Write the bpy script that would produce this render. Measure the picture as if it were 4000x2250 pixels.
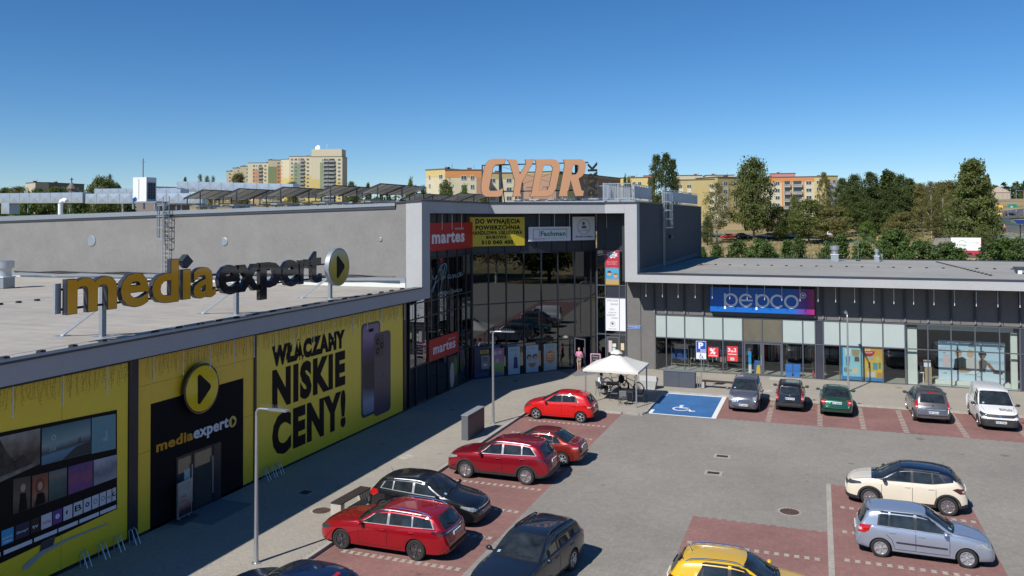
import bpy, bmesh, math, random
import numpy as np
from mathutils import Vector, Matrix
from mathutils.bvhtree import BVHTree
for _o in list(bpy.data.objects):
 bpy.data.objects.remove(_o)
SC = bpy.context.scene
COL = SC.collection
R = math.radians
random.seed(11)
# ------------------------------------------------------------------ camera, world, sun, exposure
CAM_H = 10.95
def look_axes(pitch_up, roll, yaw):
 cy, sy = math.cos(yaw), math.sin(yaw)
 B = Matrix(((cy, sy, 0), (0, 0, -1), (-sy, cy, 0)))
 Rx = Matrix(((1, 0, 0), (0, math.cos(pitch_up), math.sin(pitch_up)), (0, -math.sin(pitch_up), math.cos(pitch_up))))
 Rz = Matrix(((math.cos(roll), -math.sin(roll), 0), (math.sin(roll), math.cos(roll), 0), (0, 0, 1)))
 return Rz @ Rx @ B
A_ = look_axes(R(1.3), R(-.265), R(20.5))
cam_d = bpy.data.cameras.new('camera')
cam = bpy.data.objects.new('camera', cam_d)
COL.objects.link(cam)
rt, dn, fw = A_[0], A_[1], A_[2]
cam.matrix_world = Matrix(((rt[0], -dn[0], -fw[0], 0), (rt[1], -dn[1], -fw[1], 0), (rt[2], -dn[2], -fw[2], CAM_H), (0, 0, 0, 1)))
cam_d.sensor_width = 36
cam_d.lens = 28.8
cam_d.shift_y = -.08675
cam_d.clip_start = .2
cam_d.clip_end = 12000
SC.camera = cam
SUN_EL, SUN_AZ = R(43.3), math.atan2(-.374, -.927)     # azimuth measured from +Y towards +X
world = bpy.data.worlds.new('World')
SC.world = world
world.use_nodes = True
wn = world.node_tree
for n in list(wn.nodes):
 wn.nodes.remove(n)
sky = wn.nodes.new('ShaderNodeTexSky')
sky.sky_type = 'NISHITA'
sky.sun_disc = False
sky.sun_elevation = SUN_EL
sky.sun_rotation = SUN_AZ
sky.altitude = 250
sky.air_density = .85
sky.dust_density = 0
sky.ozone_density = 7
bg = wn.nodes.new('ShaderNodeBackground')
bg.inputs['Strength'].default_value = .092
wo = wn.nodes.new('ShaderNodeOutputWorld')
hs = wn.nodes.new('ShaderNodeHueSaturation')
hs.inputs['Saturation'].default_value = 1.17
wn.links.new(sky.outputs[0], hs.inputs['Color'])
wn.links.new(hs.outputs[0], bg.inputs[0])
wn.links.new(bg.outputs[0], wo.inputs[0])
sun_d = bpy.data.lights.new('sun', 'SUN')
sun_d.energy = 4.8
sun_d.angle = R(.53)
sun_d.color = (1, .955, .89)
sun = bpy.data.objects.new('sun', sun_d)
COL.objects.link(sun)
to_sun = Vector((-.374 * math.cos(SUN_EL), -.927 * math.cos(SUN_EL), math.sin(SUN_EL)))
sun.rotation_euler = to_sun.to_track_quat('Z', 'Y').to_euler()
sun.location = (-30, -60, 70)
vs = SC.view_settings
vs.view_transform = 'Standard'
vs.look = 'None'
vs.exposure = .2
vs.gamma = 1
vs.use_curve_mapping = False
SC.render.engine = 'CYCLES'
try:
 SC.cycles.max_bounces = 6
 SC.cycles.transparent_max_bounces = 12
 SC.cycles.caustics_reflective = False
 SC.cycles.caustics_refractive = False
except Exception:
 pass
# ------------------------------------------------------------------ materials
MATS = {}
def mat(name, col, rough=.6, metal=0., var=0., vscale=6., bump=0., bscale=60., coat=0., spec=.5, stain=0., sscale=.5, emit=0., stretch=None):
 """plain principled surface; var = fine tone variation, stain = broad weathering patches"""
 if name in MATS:
  return MATS[name]
 m = bpy.data.materials.new(name)
 m.use_nodes = True
 nt = m.node_tree
 b = nt.nodes['Principled BSDF']
 b.inputs['Base Color'].default_value = (*col, 1)
 b.inputs['Roughness'].default_value = rough
 b.inputs['Metallic'].default_value = metal
 b.inputs['Specular IOR Level'].default_value = spec
 b.inputs['Coat Weight'].default_value = coat
 b.inputs['Coat Roughness'].default_value = .04
 if emit:
  b.inputs['Emission Color'].default_value = (*col, 1)
  b.inputs['Emission Strength'].default_value = emit
 tc = None
 def coord():
  nonlocal tc
  if tc is None:
   t = nt.nodes.new('ShaderNodeNewGeometry')
   if stretch:
    mp = nt.nodes.new('ShaderNodeMapping')
    mp.inputs['Scale'].default_value = stretch
    nt.links.new(t.outputs['Position'], mp.inputs['Vector'])
    tc = mp.outputs[0]
   else:
    tc = t.outputs['Position']
  return tc
 cur = None
 for amt, sc, det in ((var, vscale, 5), (stain, sscale, 4)):
  if amt:
   n = nt.nodes.new('ShaderNodeTexNoise')
   n.inputs['Scale'].default_value = sc
   n.inputs['Detail'].default_value = det
   n.inputs['Roughness'].default_value = .62
   nt.links.new(coord(), n.inputs['Vector'])
   mr = nt.nodes.new('ShaderNodeMapRange')
   mr.inputs['From Min'].default_value = .28
   mr.inputs['From Max'].default_value = .72
   mr.inputs['To Min'].default_value = 1 - amt
   mr.inputs['To Max'].default_value = 1 + amt
   nt.links.new(n.outputs['Fac'], mr.inputs['Value'])
   mx = nt.nodes.new('ShaderNodeVectorMath')
   mx.operation = 'SCALE'
   if cur is None:
    mx.inputs[0].default_value = col
   else:
    nt.links.new(cur, mx.inputs[0])
   nt.links.new(mr.outputs[0], mx.inputs['Scale'])
   cur = mx.outputs[0]
 if cur is not None:
  nt.links.new(cur, b.inputs['Base Color'])
 if bump:
  n = nt.nodes.new('ShaderNodeTexNoise')
  n.inputs['Scale'].default_value = bscale
  n.inputs['Detail'].default_value = 3
  nt.links.new(coord(), n.inputs['Vector'])
  bp = nt.nodes.new('ShaderNodeBump')
  bp.inputs['Strength'].default_value = bump
  bp.inputs['Distance'].default_value = .02
  nt.links.new(n.outputs['Fac'], bp.inputs['Height'])
  nt.links.new(bp.outputs[0], b.inputs['Normal'])
 MATS[name] = m
 return m
def tone_mat(name, col, rough=.85, amt=.5, stain=.12, sscale=.25):
 """paver surface: every stone carries its own tone in a face attribute"""
 m = mat(name, col, rough, var=.10, vscale=9, stain=stain, sscale=sscale, bump=.25, bscale=90, spec=.3)
 nt = m.node_tree
 b = nt.nodes['Principled BSDF']
 src = b.inputs['Base Color'].links[0].from_socket
 at = nt.nodes.new('ShaderNodeAttribute')
 at.attribute_name = 'tone'
 mr = nt.nodes.new('ShaderNodeMapRange')
 mr.inputs['To Min'].default_value = 1 - amt
 mr.inputs['To Max'].default_value = 1 + amt
 nt.links.new(at.outputs['Fac'], mr.inputs['Value'])
 mx = nt.nodes.new('ShaderNodeVectorMath')
 mx.operation = 'SCALE'
 nt.links.new(src, mx.inputs[0])
 nt.links.new(mr.outputs[0], mx.inputs['Scale'])
 vo = nt.nodes.new('ShaderNodeTexVoronoi')
 vo.inputs['Scale'].default_value = .62
 g = nt.nodes.new('ShaderNodeNewGeometry')
 ns = nt.nodes.new('ShaderNodeTexNoise')
 ns.inputs['Scale'].default_value = 3
 wp = nt.nodes.new('ShaderNodeVectorMath')
 wp.operation = 'MULTIPLY_ADD'
 wp.inputs[1].default_value = (.35, .35, .35)
 nt.links.new(g.outputs['Position'], ns.inputs['Vector'])
 nt.links.new(ns.outputs['Color'], wp.inputs[0])
 nt.links.new(g.outputs['Position'], wp.inputs[2])
 nt.links.new(wp.outputs[0], vo.inputs['Vector'])
 sx = nt.nodes.new('ShaderNodeSeparateColor')
 nt.links.new(vo.outputs['Color'], sx.inputs[0])
 rr = nt.nodes.new('ShaderNodeMapRange')      # size of the oil spot in this cell, none in most
 rr.inputs['From Min'].default_value = .62
 rr.inputs['To Max'].default_value = .15
 nt.links.new(sx.outputs[0], rr.inputs['Value'])
 df = nt.nodes.new('ShaderNodeMath')
 df.operation = 'SUBTRACT'
 nt.links.new(vo.outputs['Distance'], df.inputs[0])
 nt.links.new(rr.outputs[0], df.inputs[1])
 ms = nt.nodes.new('ShaderNodeMapRange')
 ms.inputs['From Min'].default_value = -.03
 ms.inputs['From Max'].default_value = .03
 ms.inputs['To Min'].default_value = .66
 ms.inputs['To Max'].default_value = 1
 nt.links.new(df.outputs[0], ms.inputs['Value'])
 m3 = nt.nodes.new('ShaderNodeVectorMath')
 m3.operation = 'SCALE'
 nt.links.new(mx.outputs[0], m3.inputs[0])
 nt.links.new(ms.outputs[0], m3.inputs['Scale'])
 nt.links.new(m3.outputs[0], b.inputs['Base Color'])
 return m
def glass_mat(name, tint, refl=1.5, clear=.5, rough=.0):
 """window pane: tinted see-through body with a mirror-like sheen that grows towards grazing view"""
 if name in MATS:
  return MATS[name]
 m = bpy.data.materials.new(name)
 m.use_nodes = True
 nt = m.node_tree
 for n in list(nt.nodes):
  nt.nodes.remove(n)
 out = nt.nodes.new('ShaderNodeOutputMaterial')
 tr = nt.nodes.new('ShaderNodeBsdfTransparent')
 tr.inputs[0].default_value = (tint[0] * clear, tint[1] * clear, tint[2] * clear, 1)
 gl = nt.nodes.new('ShaderNodeBsdfGlossy')
 gl.inputs['Roughness'].default_value = rough
 gl.inputs['Color'].default_value = (.9, .95, 1, 1)
 lw = nt.nodes.new('ShaderNodeLayerWeight')
 lw.inputs['Blend'].default_value = .5
 pw = nt.nodes.new('ShaderNodeMath')
 pw.operation = 'POWER'
 pw.inputs[1].default_value = 4
 nt.links.new(lw.outputs['Facing'], pw.inputs[0])
 fr = nt.nodes.new('ShaderNodeMapRange')
 fr.inputs['To Min'].default_value = refl
 nt.links.new(pw.outputs[0], fr.inputs['Value'])
 mx = nt.nodes.new('ShaderNodeMixShader')
 nt.links.new(fr.outputs[0], mx.inputs[0])
 nt.links.new(tr.outputs[0], mx.inputs[1])
 nt.links.new(gl.outputs[0], mx.inputs[2])
 nt.links.new(mx.outputs[0], out.inputs[0])
 MATS[name] = m
 return m
def grad_mat(name, stops, axis=2, lo=0., hi=1., rough=.5, noise=0., nscale=2.):
 """printed colour ramp along one world axis, optionally broken up by noise (posters)"""
 if name in MATS:
  return MATS[name]
 m = mat(name, stops[0][1], rough)
 nt = m.node_tree
 b = nt.nodes['Principled BSDF']
 g = nt.nodes.new('ShaderNodeNewGeometry')
 sp = nt.nodes.new('ShaderNodeSeparateXYZ')
 nt.links.new(g.outputs['Position'], sp.inputs[0])
 mr = nt.nodes.new('ShaderNodeMapRange')
 mr.inputs['From Min'].default_value = lo
 mr.inputs['From Max'].default_value = hi
 nt.links.new(sp.outputs[axis], mr.inputs['Value'])
 fac = mr.outputs[0]
 if noise:
  n = nt.nodes.new('ShaderNodeTexNoise')
  n.inputs['Scale'].default_value = nscale
  n.inputs['Detail'].default_value = 4
  nt.links.new(g.outputs['Position'], n.inputs['Vector'])
  ma = nt.nodes.new('ShaderNodeMath')
  ma.operation = 'MULTIPLY_ADD'
  ma.inputs[1].default_value = noise * 2
  nt.links.new(n.outputs['Fac'], ma.inputs[0])
  m2 = nt.nodes.new('ShaderNodeMath')
  m2.operation = 'SUBTRACT'
  m2.inputs[1].default_value = noise
  nt.links.new(fac, m2.inputs[0])
  nt.links.new(m2.outputs[0], ma.inputs[2])
  fac = ma.outputs[0]
 cr = nt.nodes.new('ShaderNodeValToRGB')
 el = cr.color_ramp.elements
 el[0].position, el[0].color = stops[0][0], (*stops[0][1], 1)
 el[1].position, el[1].color = stops[-1][0], (*stops[-1][1], 1)
 for p, c in stops[1:-1]:
  e = el.new(p)
  e.color = (*c, 1)
 nt.links.new(fac, cr.inputs[0])
 nt.links.new(cr.outputs[0], b.inputs['Base Color'])
 return m
# ------------------------------------------------------------------ object helpers
def tag(o, label=None, cat=None, group=None, kind=None):
 if label: o['label'] = label
 if cat: o['category'] = cat
 if group: o['group'] = group
 if kind: o['kind'] = kind
 return o
def thing(name, loc, label, cat, group=None, rz=0.):
 o = bpy.data.objects.new(name, None)
 o.empty_display_size = .2
 COL.objects.link(o)
 o.location = loc
 o.rotation_euler = (0, 0, rz)
 return tag(o, label, cat, group)
def root_offset(o):
 v = Vector((0, 0, 0))
 while o:
  v = v + o.location
  o = o.parent
 return v
def link_mesh(name, me, parent=None):
 o = bpy.data.objects.new(name, me)
 COL.objects.link(o)
 if parent: o.parent = parent
 return o
def dup(o, parent=None):
 c = o.copy()
 COL.objects.link(c)
 if parent: c.parent = parent
 for ch in list(o.children):
  dup(ch, c)
 return c
class MB:
 """collects faces, then links them as ONE mesh object"""
 def __init__(s):
  s.v, s.f, s.mi, s.cur = [], [], [], 0
 def m(s, i):
  s.cur = i
  return s
 def face(s, pts):
  n = len(s.v)
  s.v += [tuple(p) for p in pts]
  s.f.append(tuple(range(n, n + len(pts))))
  s.mi.append(s.cur)
  return s
 def raw(s, vs, fs):
  n = len(s.v)
  s.v += [tuple(p) for p in vs]
  for f in fs:
   s.f.append(tuple(i + n for i in f))
   s.mi.append(s.cur)
  return s
 def frame_box(s, o, a, b, c):
  """box from corner o with edge vectors a, b, c"""
  o, a, b, c = Vector(o), Vector(a), Vector(b), Vector(c)
  if a.cross(b).dot(c) < 0:
   a, b = b, a
  p = [o, o + a, o + a + b, o + b, o + c, o + a + c, o + a + b + c, o + b + c]
  return s.raw(p, [(0, 3, 2, 1), (4, 5, 6, 7), (0, 1, 5, 4), (1, 2, 6, 5), (2, 3, 7, 6), (3, 0, 4, 7)])
 def box(s, x0, y0, z0, x1, y1, z1):
  return s.frame_box((min(x0, x1), min(y0, y1), min(z0, z1)), (abs(x1 - x0), 0, 0), (0, abs(y1 - y0), 0), (0, 0, abs(z1 - z0)))
 def bar(s, p, q, w, h=None, up=(0, 0, 1)):
  p, q = Vector(p), Vector(q)
  h = h or w
  d = (q - p)
  u = Vector(up)
  sd = d.cross(u)
  if sd.length < 1e-6:
   sd = d.cross(Vector((1, 0, 0)))
  sd.normalize()
  u = sd.cross(d).normalized()
  return s.frame_box(p - sd * w / 2 - u * h / 2, d, sd * w, u * h)
 def tube(s, pts, r, n=8, cap=True):
  pts = [Vector(p) for p in pts]
  rs = r if isinstance(r, (list, tuple)) else [r] * len(pts)
  rings = []
  prev = None
  for i, p in enumerate(pts):
   t = (pts[min(i + 1, len(pts) - 1)] - pts[max(i - 1, 0)])
   if t.length < 1e-9: t = Vector((0, 0, 1))
   t.normalize()
   if prev is None:
    a = t.orthogonal().normalized()
   else:
    a = (prev - t * prev.dot(t))
    if a.length < 1e-6: a = t.orthogonal()
    a.normalize()
   prev = a
   b = t.cross(a)
   rings.append([p + (a * math.cos(2 * math.pi * k / n) + b * math.sin(2 * math.pi * k / n)) * rs[i] for k in range(n)])
  vs = [q for rg in rings for q in rg]
  fs = []
  for i in range(len(pts) - 1):
   for k in range(n):
    k2 = (k + 1) % n
    fs.append((i * n + k, i * n + k2, (i + 1) * n + k2, (i + 1) * n + k))
  if cap:
   fs.append(tuple(reversed(range(n))))
   fs.append(tuple(range((len(pts) - 1) * n, len(pts) * n)))
  return s.raw(vs, fs)
 def lathe(s, prof, o=(0, 0, 0), ax=(0, 0, 1), n=20):
  """profile [(radius, height)] turned about axis ax through o"""
  o, ax = Vector(o), Vector(ax).normalized()
  a = ax.orthogonal().normalized()
  b = ax.cross(a)
  vs = [o + ax * h + (a * math.cos(2 * math.pi * k / n) + b * math.sin(2 * math.pi * k / n)) * r for r, h in prof for k in range(n)]
  fs = [(i * n + k, i * n + (k + 1) % n, (i + 1) * n + (k + 1) % n, (i + 1) * n + k) for i in range(len(prof) - 1) for k in range(n)]
  if prof[0][0] > 1e-4: fs.append(tuple(reversed(range(n))))
  if prof[-1][0] > 1e-4: fs.append(tuple(range((len(prof) - 1) * n, len(prof) * n)))
  return s.raw(vs, fs)
 def prism(s, poly, o, u, v, depth):
  """2D polygon laid in the frame (o; u, v), thickened by depth along u x v"""
  o, u, v = Vector(o), Vector(u).normalized(), Vector(v).normalized()
  w = u.cross(v) * depth
  n = len(poly)
  a = sum(poly[i][0] * poly[(i + 1) % n][1] - poly[(i + 1) % n][0] * poly[i][1] for i in range(n))
  if a < 0: poly = list(reversed(poly))
  p0 = [o + u * x + v * y for x, y in poly]
  p1 = [p + w for p in p0]
  fs = [tuple(reversed(range(n))), tuple(range(n, 2 * n))] + [(i, (i + 1) % n, n + (i + 1) % n, n + i) for i in range(n)]
  return s.raw(p0 + p1, fs)
 def sphere(s, c, r, n=12, m=8):
  c = Vector(c)
  rx, ry, rz = r if isinstance(r, (tuple, list)) else (r, r, r)
  vs = [c + Vector((0, 0, -rz))] + [c + Vector((rx * math.sin(math.pi * i / m) * math.cos(2 * math.pi * k / n), ry * math.sin(math.pi * i / m) * math.sin(2 * math.pi * k / n), -rz * math.cos(math.pi * i / m))) for i in range(1, m) for k in range(n)] + [c + Vector((0, 0, rz))]
  fs = [(0, 1 + (k + 1) % n, 1 + k) for k in range(n)]
  for i in range(m - 2):
   for k in range(n):
    a, b = 1 + i * n + k, 1 + i * n + (k + 1) % n
    fs.append((a, b, b + n, a + n))
  t = len(vs) - 1
  fs += [(1 + (m - 2) * n + k, 1 + (m - 2) * n + (k + 1) % n, t) for k in range(n)]
  return s.raw(vs, fs)
 def mesh(s, name, mats, off=(0, 0, 0), smooth=None):
  me = bpy.data.meshes.new(name)
  ox, oy, oz = off
  me.from_pydata([(x - ox, y - oy, z - oz) for x, y, z in s.v], [], s.f)
  if not isinstance(mats, (list, tuple)): mats = [mats]
  for q in mats: me.materials.append(q)
  if len(mats) > 1:
   me.polygons.foreach_set('material_index', s.mi)
  if smooth is not None:
   me.polygons.foreach_set('use_smooth', [True] * len(me.polygons))
   me.set_sharp_from_angle(angle=R(smooth))
  me.update()
  return me
 def build(s, name, mats, parent=None, smooth=None, local=False):
  off = (0, 0, 0) if (local or not parent) else root_offset(parent)
  return link_mesh(name, s.mesh(name, mats, off, smooth), parent)
def top_thing(name, mb, mats, label, cat, group=None, smooth=None, base=None):
 """a thing that is one mesh, with its origin at its base"""
 if base is None:
  a = np.array(mb.v)
  base = ((a[:, 0].min() + a[:, 0].max()) / 2, (a[:, 1].min() + a[:, 1].max()) / 2, a[:, 2].min())
 o = link_mesh(name, mb.mesh(name, mats, base, smooth))
 o.location = base
 return tag(o, label, cat, group)
def structure(name, mb, mats, parent=None, smooth=None):
 o = mb.build(name, mats, parent, smooth)
 if not parent: o['kind'] = 'structure'
 return o
def np_mesh(name, V, loops, sizes, mats, tone=None, smooth=False):
 me = bpy.data.meshes.new(name)
 V = np.asarray(V, np.float32)
 me.vertices.add(len(V))
 me.vertices.foreach_set('co', V.ravel())
 me.loops.add(len(loops))
 me.loops.foreach_set('vertex_index', np.asarray(loops, np.int32))
 st = np.concatenate(([0], np.cumsum(sizes)[:-1])).astype(np.int32)
 me.polygons.add(len(sizes))
 me.polygons.foreach_set('loop_start', st)
 me.polygons.foreach_set('loop_total', np.asarray(sizes, np.int32))
 if tone is not None:
  at = me.attributes.new('tone', 'FLOAT', 'FACE')
  at.data.foreach_set('value', np.asarray(tone, np.float32))
 for q in (mats if isinstance(mats, (list, tuple)) else [mats]): me.materials.append(q)
 me.polygons.foreach_set('use_smooth', [bool(smooth)] * len(sizes))
 me.update(calc_edges=True)
 return me
# ------------------------------------------------------------------ lettering
FONT_CACHE = {}
def text_mesh(txt, bold=0., shear=0., spacing=1., depth=0.):
 """2D lettering as (verts, faces, x0, x1, y0, y1), unit letter size"""
 key = (txt, bold, shear, spacing, depth)
 if key in FONT_CACHE: return FONT_CACHE[key]
 cu = bpy.data.curves.new('lettering', 'FONT')
 cu.body = txt
 cu.size = 1
 cu.offset = bold
 cu.shear = shear
 cu.space_character = spacing
 cu.extrude = depth / 2
 cu.resolution_u = 3
 cu.fill_mode = 'BOTH' if depth else 'FRONT'
 ob = bpy.data.objects.new('lettering', cu)
 me = ob.to_mesh()
 vs = [tuple(v.co) for v in me.vertices]
 fs = [tuple(p.vertices) for p in me.polygons]
 ob.to_mesh_clear()
 bpy.data.objects.remove(ob)
 bpy.data.curves.remove(cu)
 xs = [v[0] for v in vs] or [0, 1]
 ys = [v[1] for v in vs] or [0, 1]
 FONT_CACHE[key] = (vs, fs, min(xs), max(xs), min(ys), max(ys))
 return FONT_CACHE[key]
def lettering(mb, txt, o, u, v, x0, x1, y0, y1, bold=.01, shear=0., spacing=1., depth=0., off=0.):
 """stretch a line of text into the rectangle x0..x1, y0..y1 of the frame (o; u, v)"""
 if bold > .015 and spacing == 1: spacing = 1 + bold * 2.5
 vs, fs, a, b, c, d = text_mesh(txt, bold, shear, spacing, 0.)
 o, u, v = Vector(o), Vector(u).normalized(), Vector(v).normalized()
 w = u.cross(v)
 sx, sy = (x1 - x0) / max(b - a, 1e-6), (y1 - y0) / max(d - c, 1e-6)
 P = [(x0 + (p[0] - a) * sx, y0 + (p[1] - c) * sy) for p in vs]
 mb.raw([o + u * x + v * y + w * (off + depth) for x, y in P], fs)
 if depth:
  cnt = {}
  for f in fs:
   for i in range(len(f)):
    e = (f[i], f[(i + 1) % len(f)])
    cnt[e] = 1
  n0 = len(mb.v)
  for (i, j) in list(cnt):
   if (j, i) not in cnt:
    p, q = P[i], P[j]
    mb.face([o + u * p[0] + v * p[1] + w * off, o + u * q[0] + v * q[1] + w * off,
       o + u * q[0] + v * q[1] + w * (off + depth), o + u * p[0] + v * p[1] + w * (off + depth)])
 return mb
def ring_poly(cx, cy, r, n=24, a0=0, a1=360, ry=None):
 ry = ry or r
 return [(cx + r * math.cos(R(a0 + (a1 - a0) * i / n)), cy + ry * math.sin(R(a0 + (a1 - a0) * i / n))) for i in range(n + (0 if abs(a1 - a0) == 360 else 1))]
def ring_band(mb, cx, cy, r0, r1, o, u, v, a0=0, a1=360, n=28, depth=.02):
 """flat ring or arc with thickness"""
 for i in range(n):
  b0, b1 = a0 + (a1 - a0) * i / n, a0 + (a1 - a0) * (i + 1) / n
  q = [(cx + r * math.cos(R(b)), cy + r * math.sin(R(b))) for r, b in ((r0, b0), (r1, b0), (r1, b1), (r0, b1))]
  mb.prism(q, o, u, v, depth)
ORD = ['first', 'second', 'third', 'fourth', 'fifth', 'sixth', 'seventh', 'eighth', 'ninth', 'tenth', 'eleventh', 'twelfth', 'thirteenth', 'fourteenth', 'fifteenth', 'sixteenth', 'seventeenth', 'eighteenth', 'nineteenth', 'twentieth', 'twenty-first', 'twenty-second', 'twenty-third', 'twenty-fourth', 'twenty-fifth', 'twenty-sixth']
# ------------------------------------------------------------------ ground
BASE_T = ((0, -.09), (95, -.09), (150, .5), (200, 1.8), (246, 4.4), (285, 8.5), (460, 11.5), (520, 16), (610, 24), (900, 30), (2500, 40), (9000, 40))
RIGHT_T = ((0, -.09), (95, -.09), (130, 2.5), (188, 6.6), (246, 6.6), (330, 8.5), (460, 11), (520, 16), (610, 21), (900, 27), (2500, 42), (9000, 42))
def hgt(x, y):
 D = math.hypot(x, y)
 az = math.degrees(math.atan2(x, y)) + 20.5
 if az < -180: az += 360
 if abs(az) > 90: return -.09
 w = min(max((az - 20) / 8, 0), 1)
 w = w * w * (3 - 2 * w)
 f = lambda T: float(np.interp(D, [t[0] for t in T], [t[1] for t in T]))
 k = min(max((90 - abs(az)) / 25, 0), 1)
 return (f(BASE_T) * (1 - w) + f(RIGHT_T) * w + .09) * k - .09
def grass_mat():
 m = mat('dry_grass', (.27, .21, .11), .95, var=.3, vscale=1.2, bump=.6, bscale=8, spec=.1)
 nt = m.node_tree
 b = nt.nodes['Principled BSDF']
 g = nt.nodes.new('ShaderNodeNewGeometry')
 mp = nt.nodes.new('ShaderNodeMapping')
 mp.inputs['Scale'].default_value = (.012, .05, .05)
 nt.links.new(g.outputs['Position'], mp.inputs['Vector'])
 n = nt.nodes.new('ShaderNodeTexNoise')
 n.inputs['Scale'].default_value = 2.2
 n.inputs['Detail'].default_value = 6
 nt.links.new(mp.outputs[0], n.inputs['Vector'])
 cr = nt.nodes.new('ShaderNodeValToRGB')
 e = cr.color_ramp.elements
 e[0].position, e[0].color = .40, (.15, .145, .055, 1)
 e[1].position, e[1].color = .56, (.36, .27, .15, 1)
 nt.links.new(n.outputs['Fac'], cr.inputs[0])
 old = b.inputs['Base Color'].links[0].from_socket
 mx = nt.nodes.new('ShaderNodeMix')
 mx.data_type = 'RGBA'
 mx.inputs[0].default_value = .7
 nt.links.new(old, mx.inputs[6])
 nt.links.new(cr.outputs[0], mx.inputs[7])
 nt.links.new(mx.outputs[2], b.inputs['Base Color'])
 return m
RINGS = [4, 20, 45, 70, 95, 105, 115, 125, 135, 150, 165, 180, 200, 215, 230, 246, 262, 285, 310, 350, 400, 460, 490, 520, 560, 610, 700, 900, 1300, 2500, 5000, 9000]
NS = 144
gb = MB()
gv = [(0, 0, -.09)]
for D in RINGS:
 for k in range(NS):
  a = 2 * math.pi * k / NS
  gv.append((D * math.sin(a), D * math.cos(a), hgt(D * math.sin(a), D * math.cos(a))))
gf = [(0, 1 + (k + 1) % NS, 1 + k) for k in range(NS)]
for i in range(len(RINGS) - 1):
 for k in range(NS):
  a, b = 1 + i * NS + k, 1 + i * NS + (k + 1) % NS
  gf.append((a, b, b + NS, a + NS))
gb.raw(gv, gf)
structure('ground', gb, grass_mat(), smooth=180)
M_lane = tone_mat('lane_paver', (.252, .234, .205), .9, .08, stain=.14, sscale=.16)
M_walk = tone_mat('walk_paver', (.335, .308, .262), .88, .06, stain=.08, sscale=.3)
M_red = tone_mat('red_paver', (.245, .132, .117), .9, .08, stain=.18, sscale=.35)
M_mark = mat('marking_paver', (.36, .33, .28), .88, var=.18, vscale=12, stain=.15, sscale=2)
M_joint = mat('joint_sand', (.25, .23, .20), .95, var=.2)
M_jwalk = mat('footway_joint_sand', (.32, .29, .245), .95, var=.2)
M_jred = mat('bay_joint_sand', (.225, .12, .105), .95, var=.2)
M_kerb = mat('kerb_concrete', (.36, .345, .31), .85, var=.15, vscale=14, stain=.15, sscale=1.5, bump=.2)
lot = structure('parking_lot', MB().box(-15.4, -26, -.09, 60, 51.4, -.006), M_joint)
wb_ = MB()
wb_.box(-22.2, 4, -.085, -15.55, 58.9, .094)
wb_.box(-15.55, 45.2, -.085, -9.25, 58.9, .094)
wb_.box(-9.25, 51.55, -.085, 30, 58.9, .094)
walk = structure('pavement', wb_, M_jwalk)
rb_ = MB()
for q in ((-15.4, 4, -10.35, 45.05), (-5.35, 45.8, 30, 51.39), (.35, 4, 5.33, 36.06), (-4.44, 4, .15, 30.66)): rb_.box(q[0], q[1], -.02, q[2], q[3], -.0035)
structure('bay_bed', rb_, M_jred, lot)
def in_walk(x, y):
 c = (x < -15.55) | ((y > 45.2) & (x < -9.25)) | (y > 51.55)
 return c & ~((x > -9.75) & (x < -9.25) & (y < 45.7) & (((x + 9.75) ** 2 + (y - 45.7) ** 2) > .25) & (y < 51))
def in_red(x, y):
 return ((x > -15.4) & (x < -10.35) & (y < 45.05)) | ((x > -5.35) & (y > 45.8)) | ((x > .35) & (x < 5.33) & (y < 36.06)) | ((x > -4.44) & (x < .15) & (y < 30.66))
def in_blue(x, y):
 return (x > -9.1) & (x < -5.35) & (y > 45.72)
def blocked(x, y):        # building footprints and wings that stand on the footway
 diag = (x - (-21.95)) * 7.65 - (y - 50.85) * 6.65 < 0
 return (x < -21.95) | ((y > 50.85) & (x < -15.3) & diag) | (y > 58.45)
def cam_uv(x, y, z=0.):
 P = np.stack([x, y, np.full_like(x, z - CAM_H)])
 c = np.array([[*rt], [*dn], [*fw]]) @ P
 return 2000 + 3200 * c[0] / c[2], 778 + 3200 * c[1] / c[2], c[2]
def lay(name, xs, ys, tmpl, ztop, depth, parent, material, n_ind=300, single='paving_stone'):
 """pavers at xs, ys with the outline tmpl: the largest in view one by one, the rest as one piece"""
 rng = np.random.default_rng(len(xs))
 u, v, d = cam_uv(xs, ys, ztop)
 vis = (u > 0) & (u < 4000) & (v < 2250) & (d > 1)
 order = np.argsort(np.where(vis, d, 1e6))
 ind = order[:n_ind]
 keep = np.ones(len(xs), bool)
 keep[ind] = False
 T = np.array(tmpl)
 n = len(T)
 tv = np.concatenate([np.c_[T, np.zeros(n)], np.c_[T * 1.006, np.full(n, -depth)]])
 tl = list(range(n)) + [j for i in range(n) for j in (i, n + i, n + (i + 1) % n, (i + 1) % n)]
 ts = [n] + [4] * n
 kx, ky = xs[keep], ys[keep]
 N = len(kx)
 zj = ztop + rng.normal(0, .0008, N)
 V = (tv[None] + np.stack([kx, ky, zj], 1)[:, None]).reshape(-1, 3)
 L = (np.array(tl)[None] + (np.arange(N) * 2 * n)[:, None]).ravel()
 tone = np.repeat(np.clip(rng.normal(.5, .22, N), 0, 1), n + 1)
 o = link_mesh(name, np_mesh(name, V, L, np.tile(ts, N), material, tone), parent)
 o['kind'] = 'stuff'
 meshes = [np_mesh(single, tv, np.array(tl), np.array(ts), material, np.full(n + 1, t)) for t in (.1, .25, .4, .5, .6, .75, .9)]
 for i in ind:
  q = link_mesh(single, meshes[int(rng.integers(0, 7))], parent)
  q.location = (float(xs[i]), float(ys[i]), ztop + float(rng.normal(0, .0016)))
cx = np.arange(-15.4, 13.5, .17)
cy_ = np.arange(17, 51.4, .165)
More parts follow.
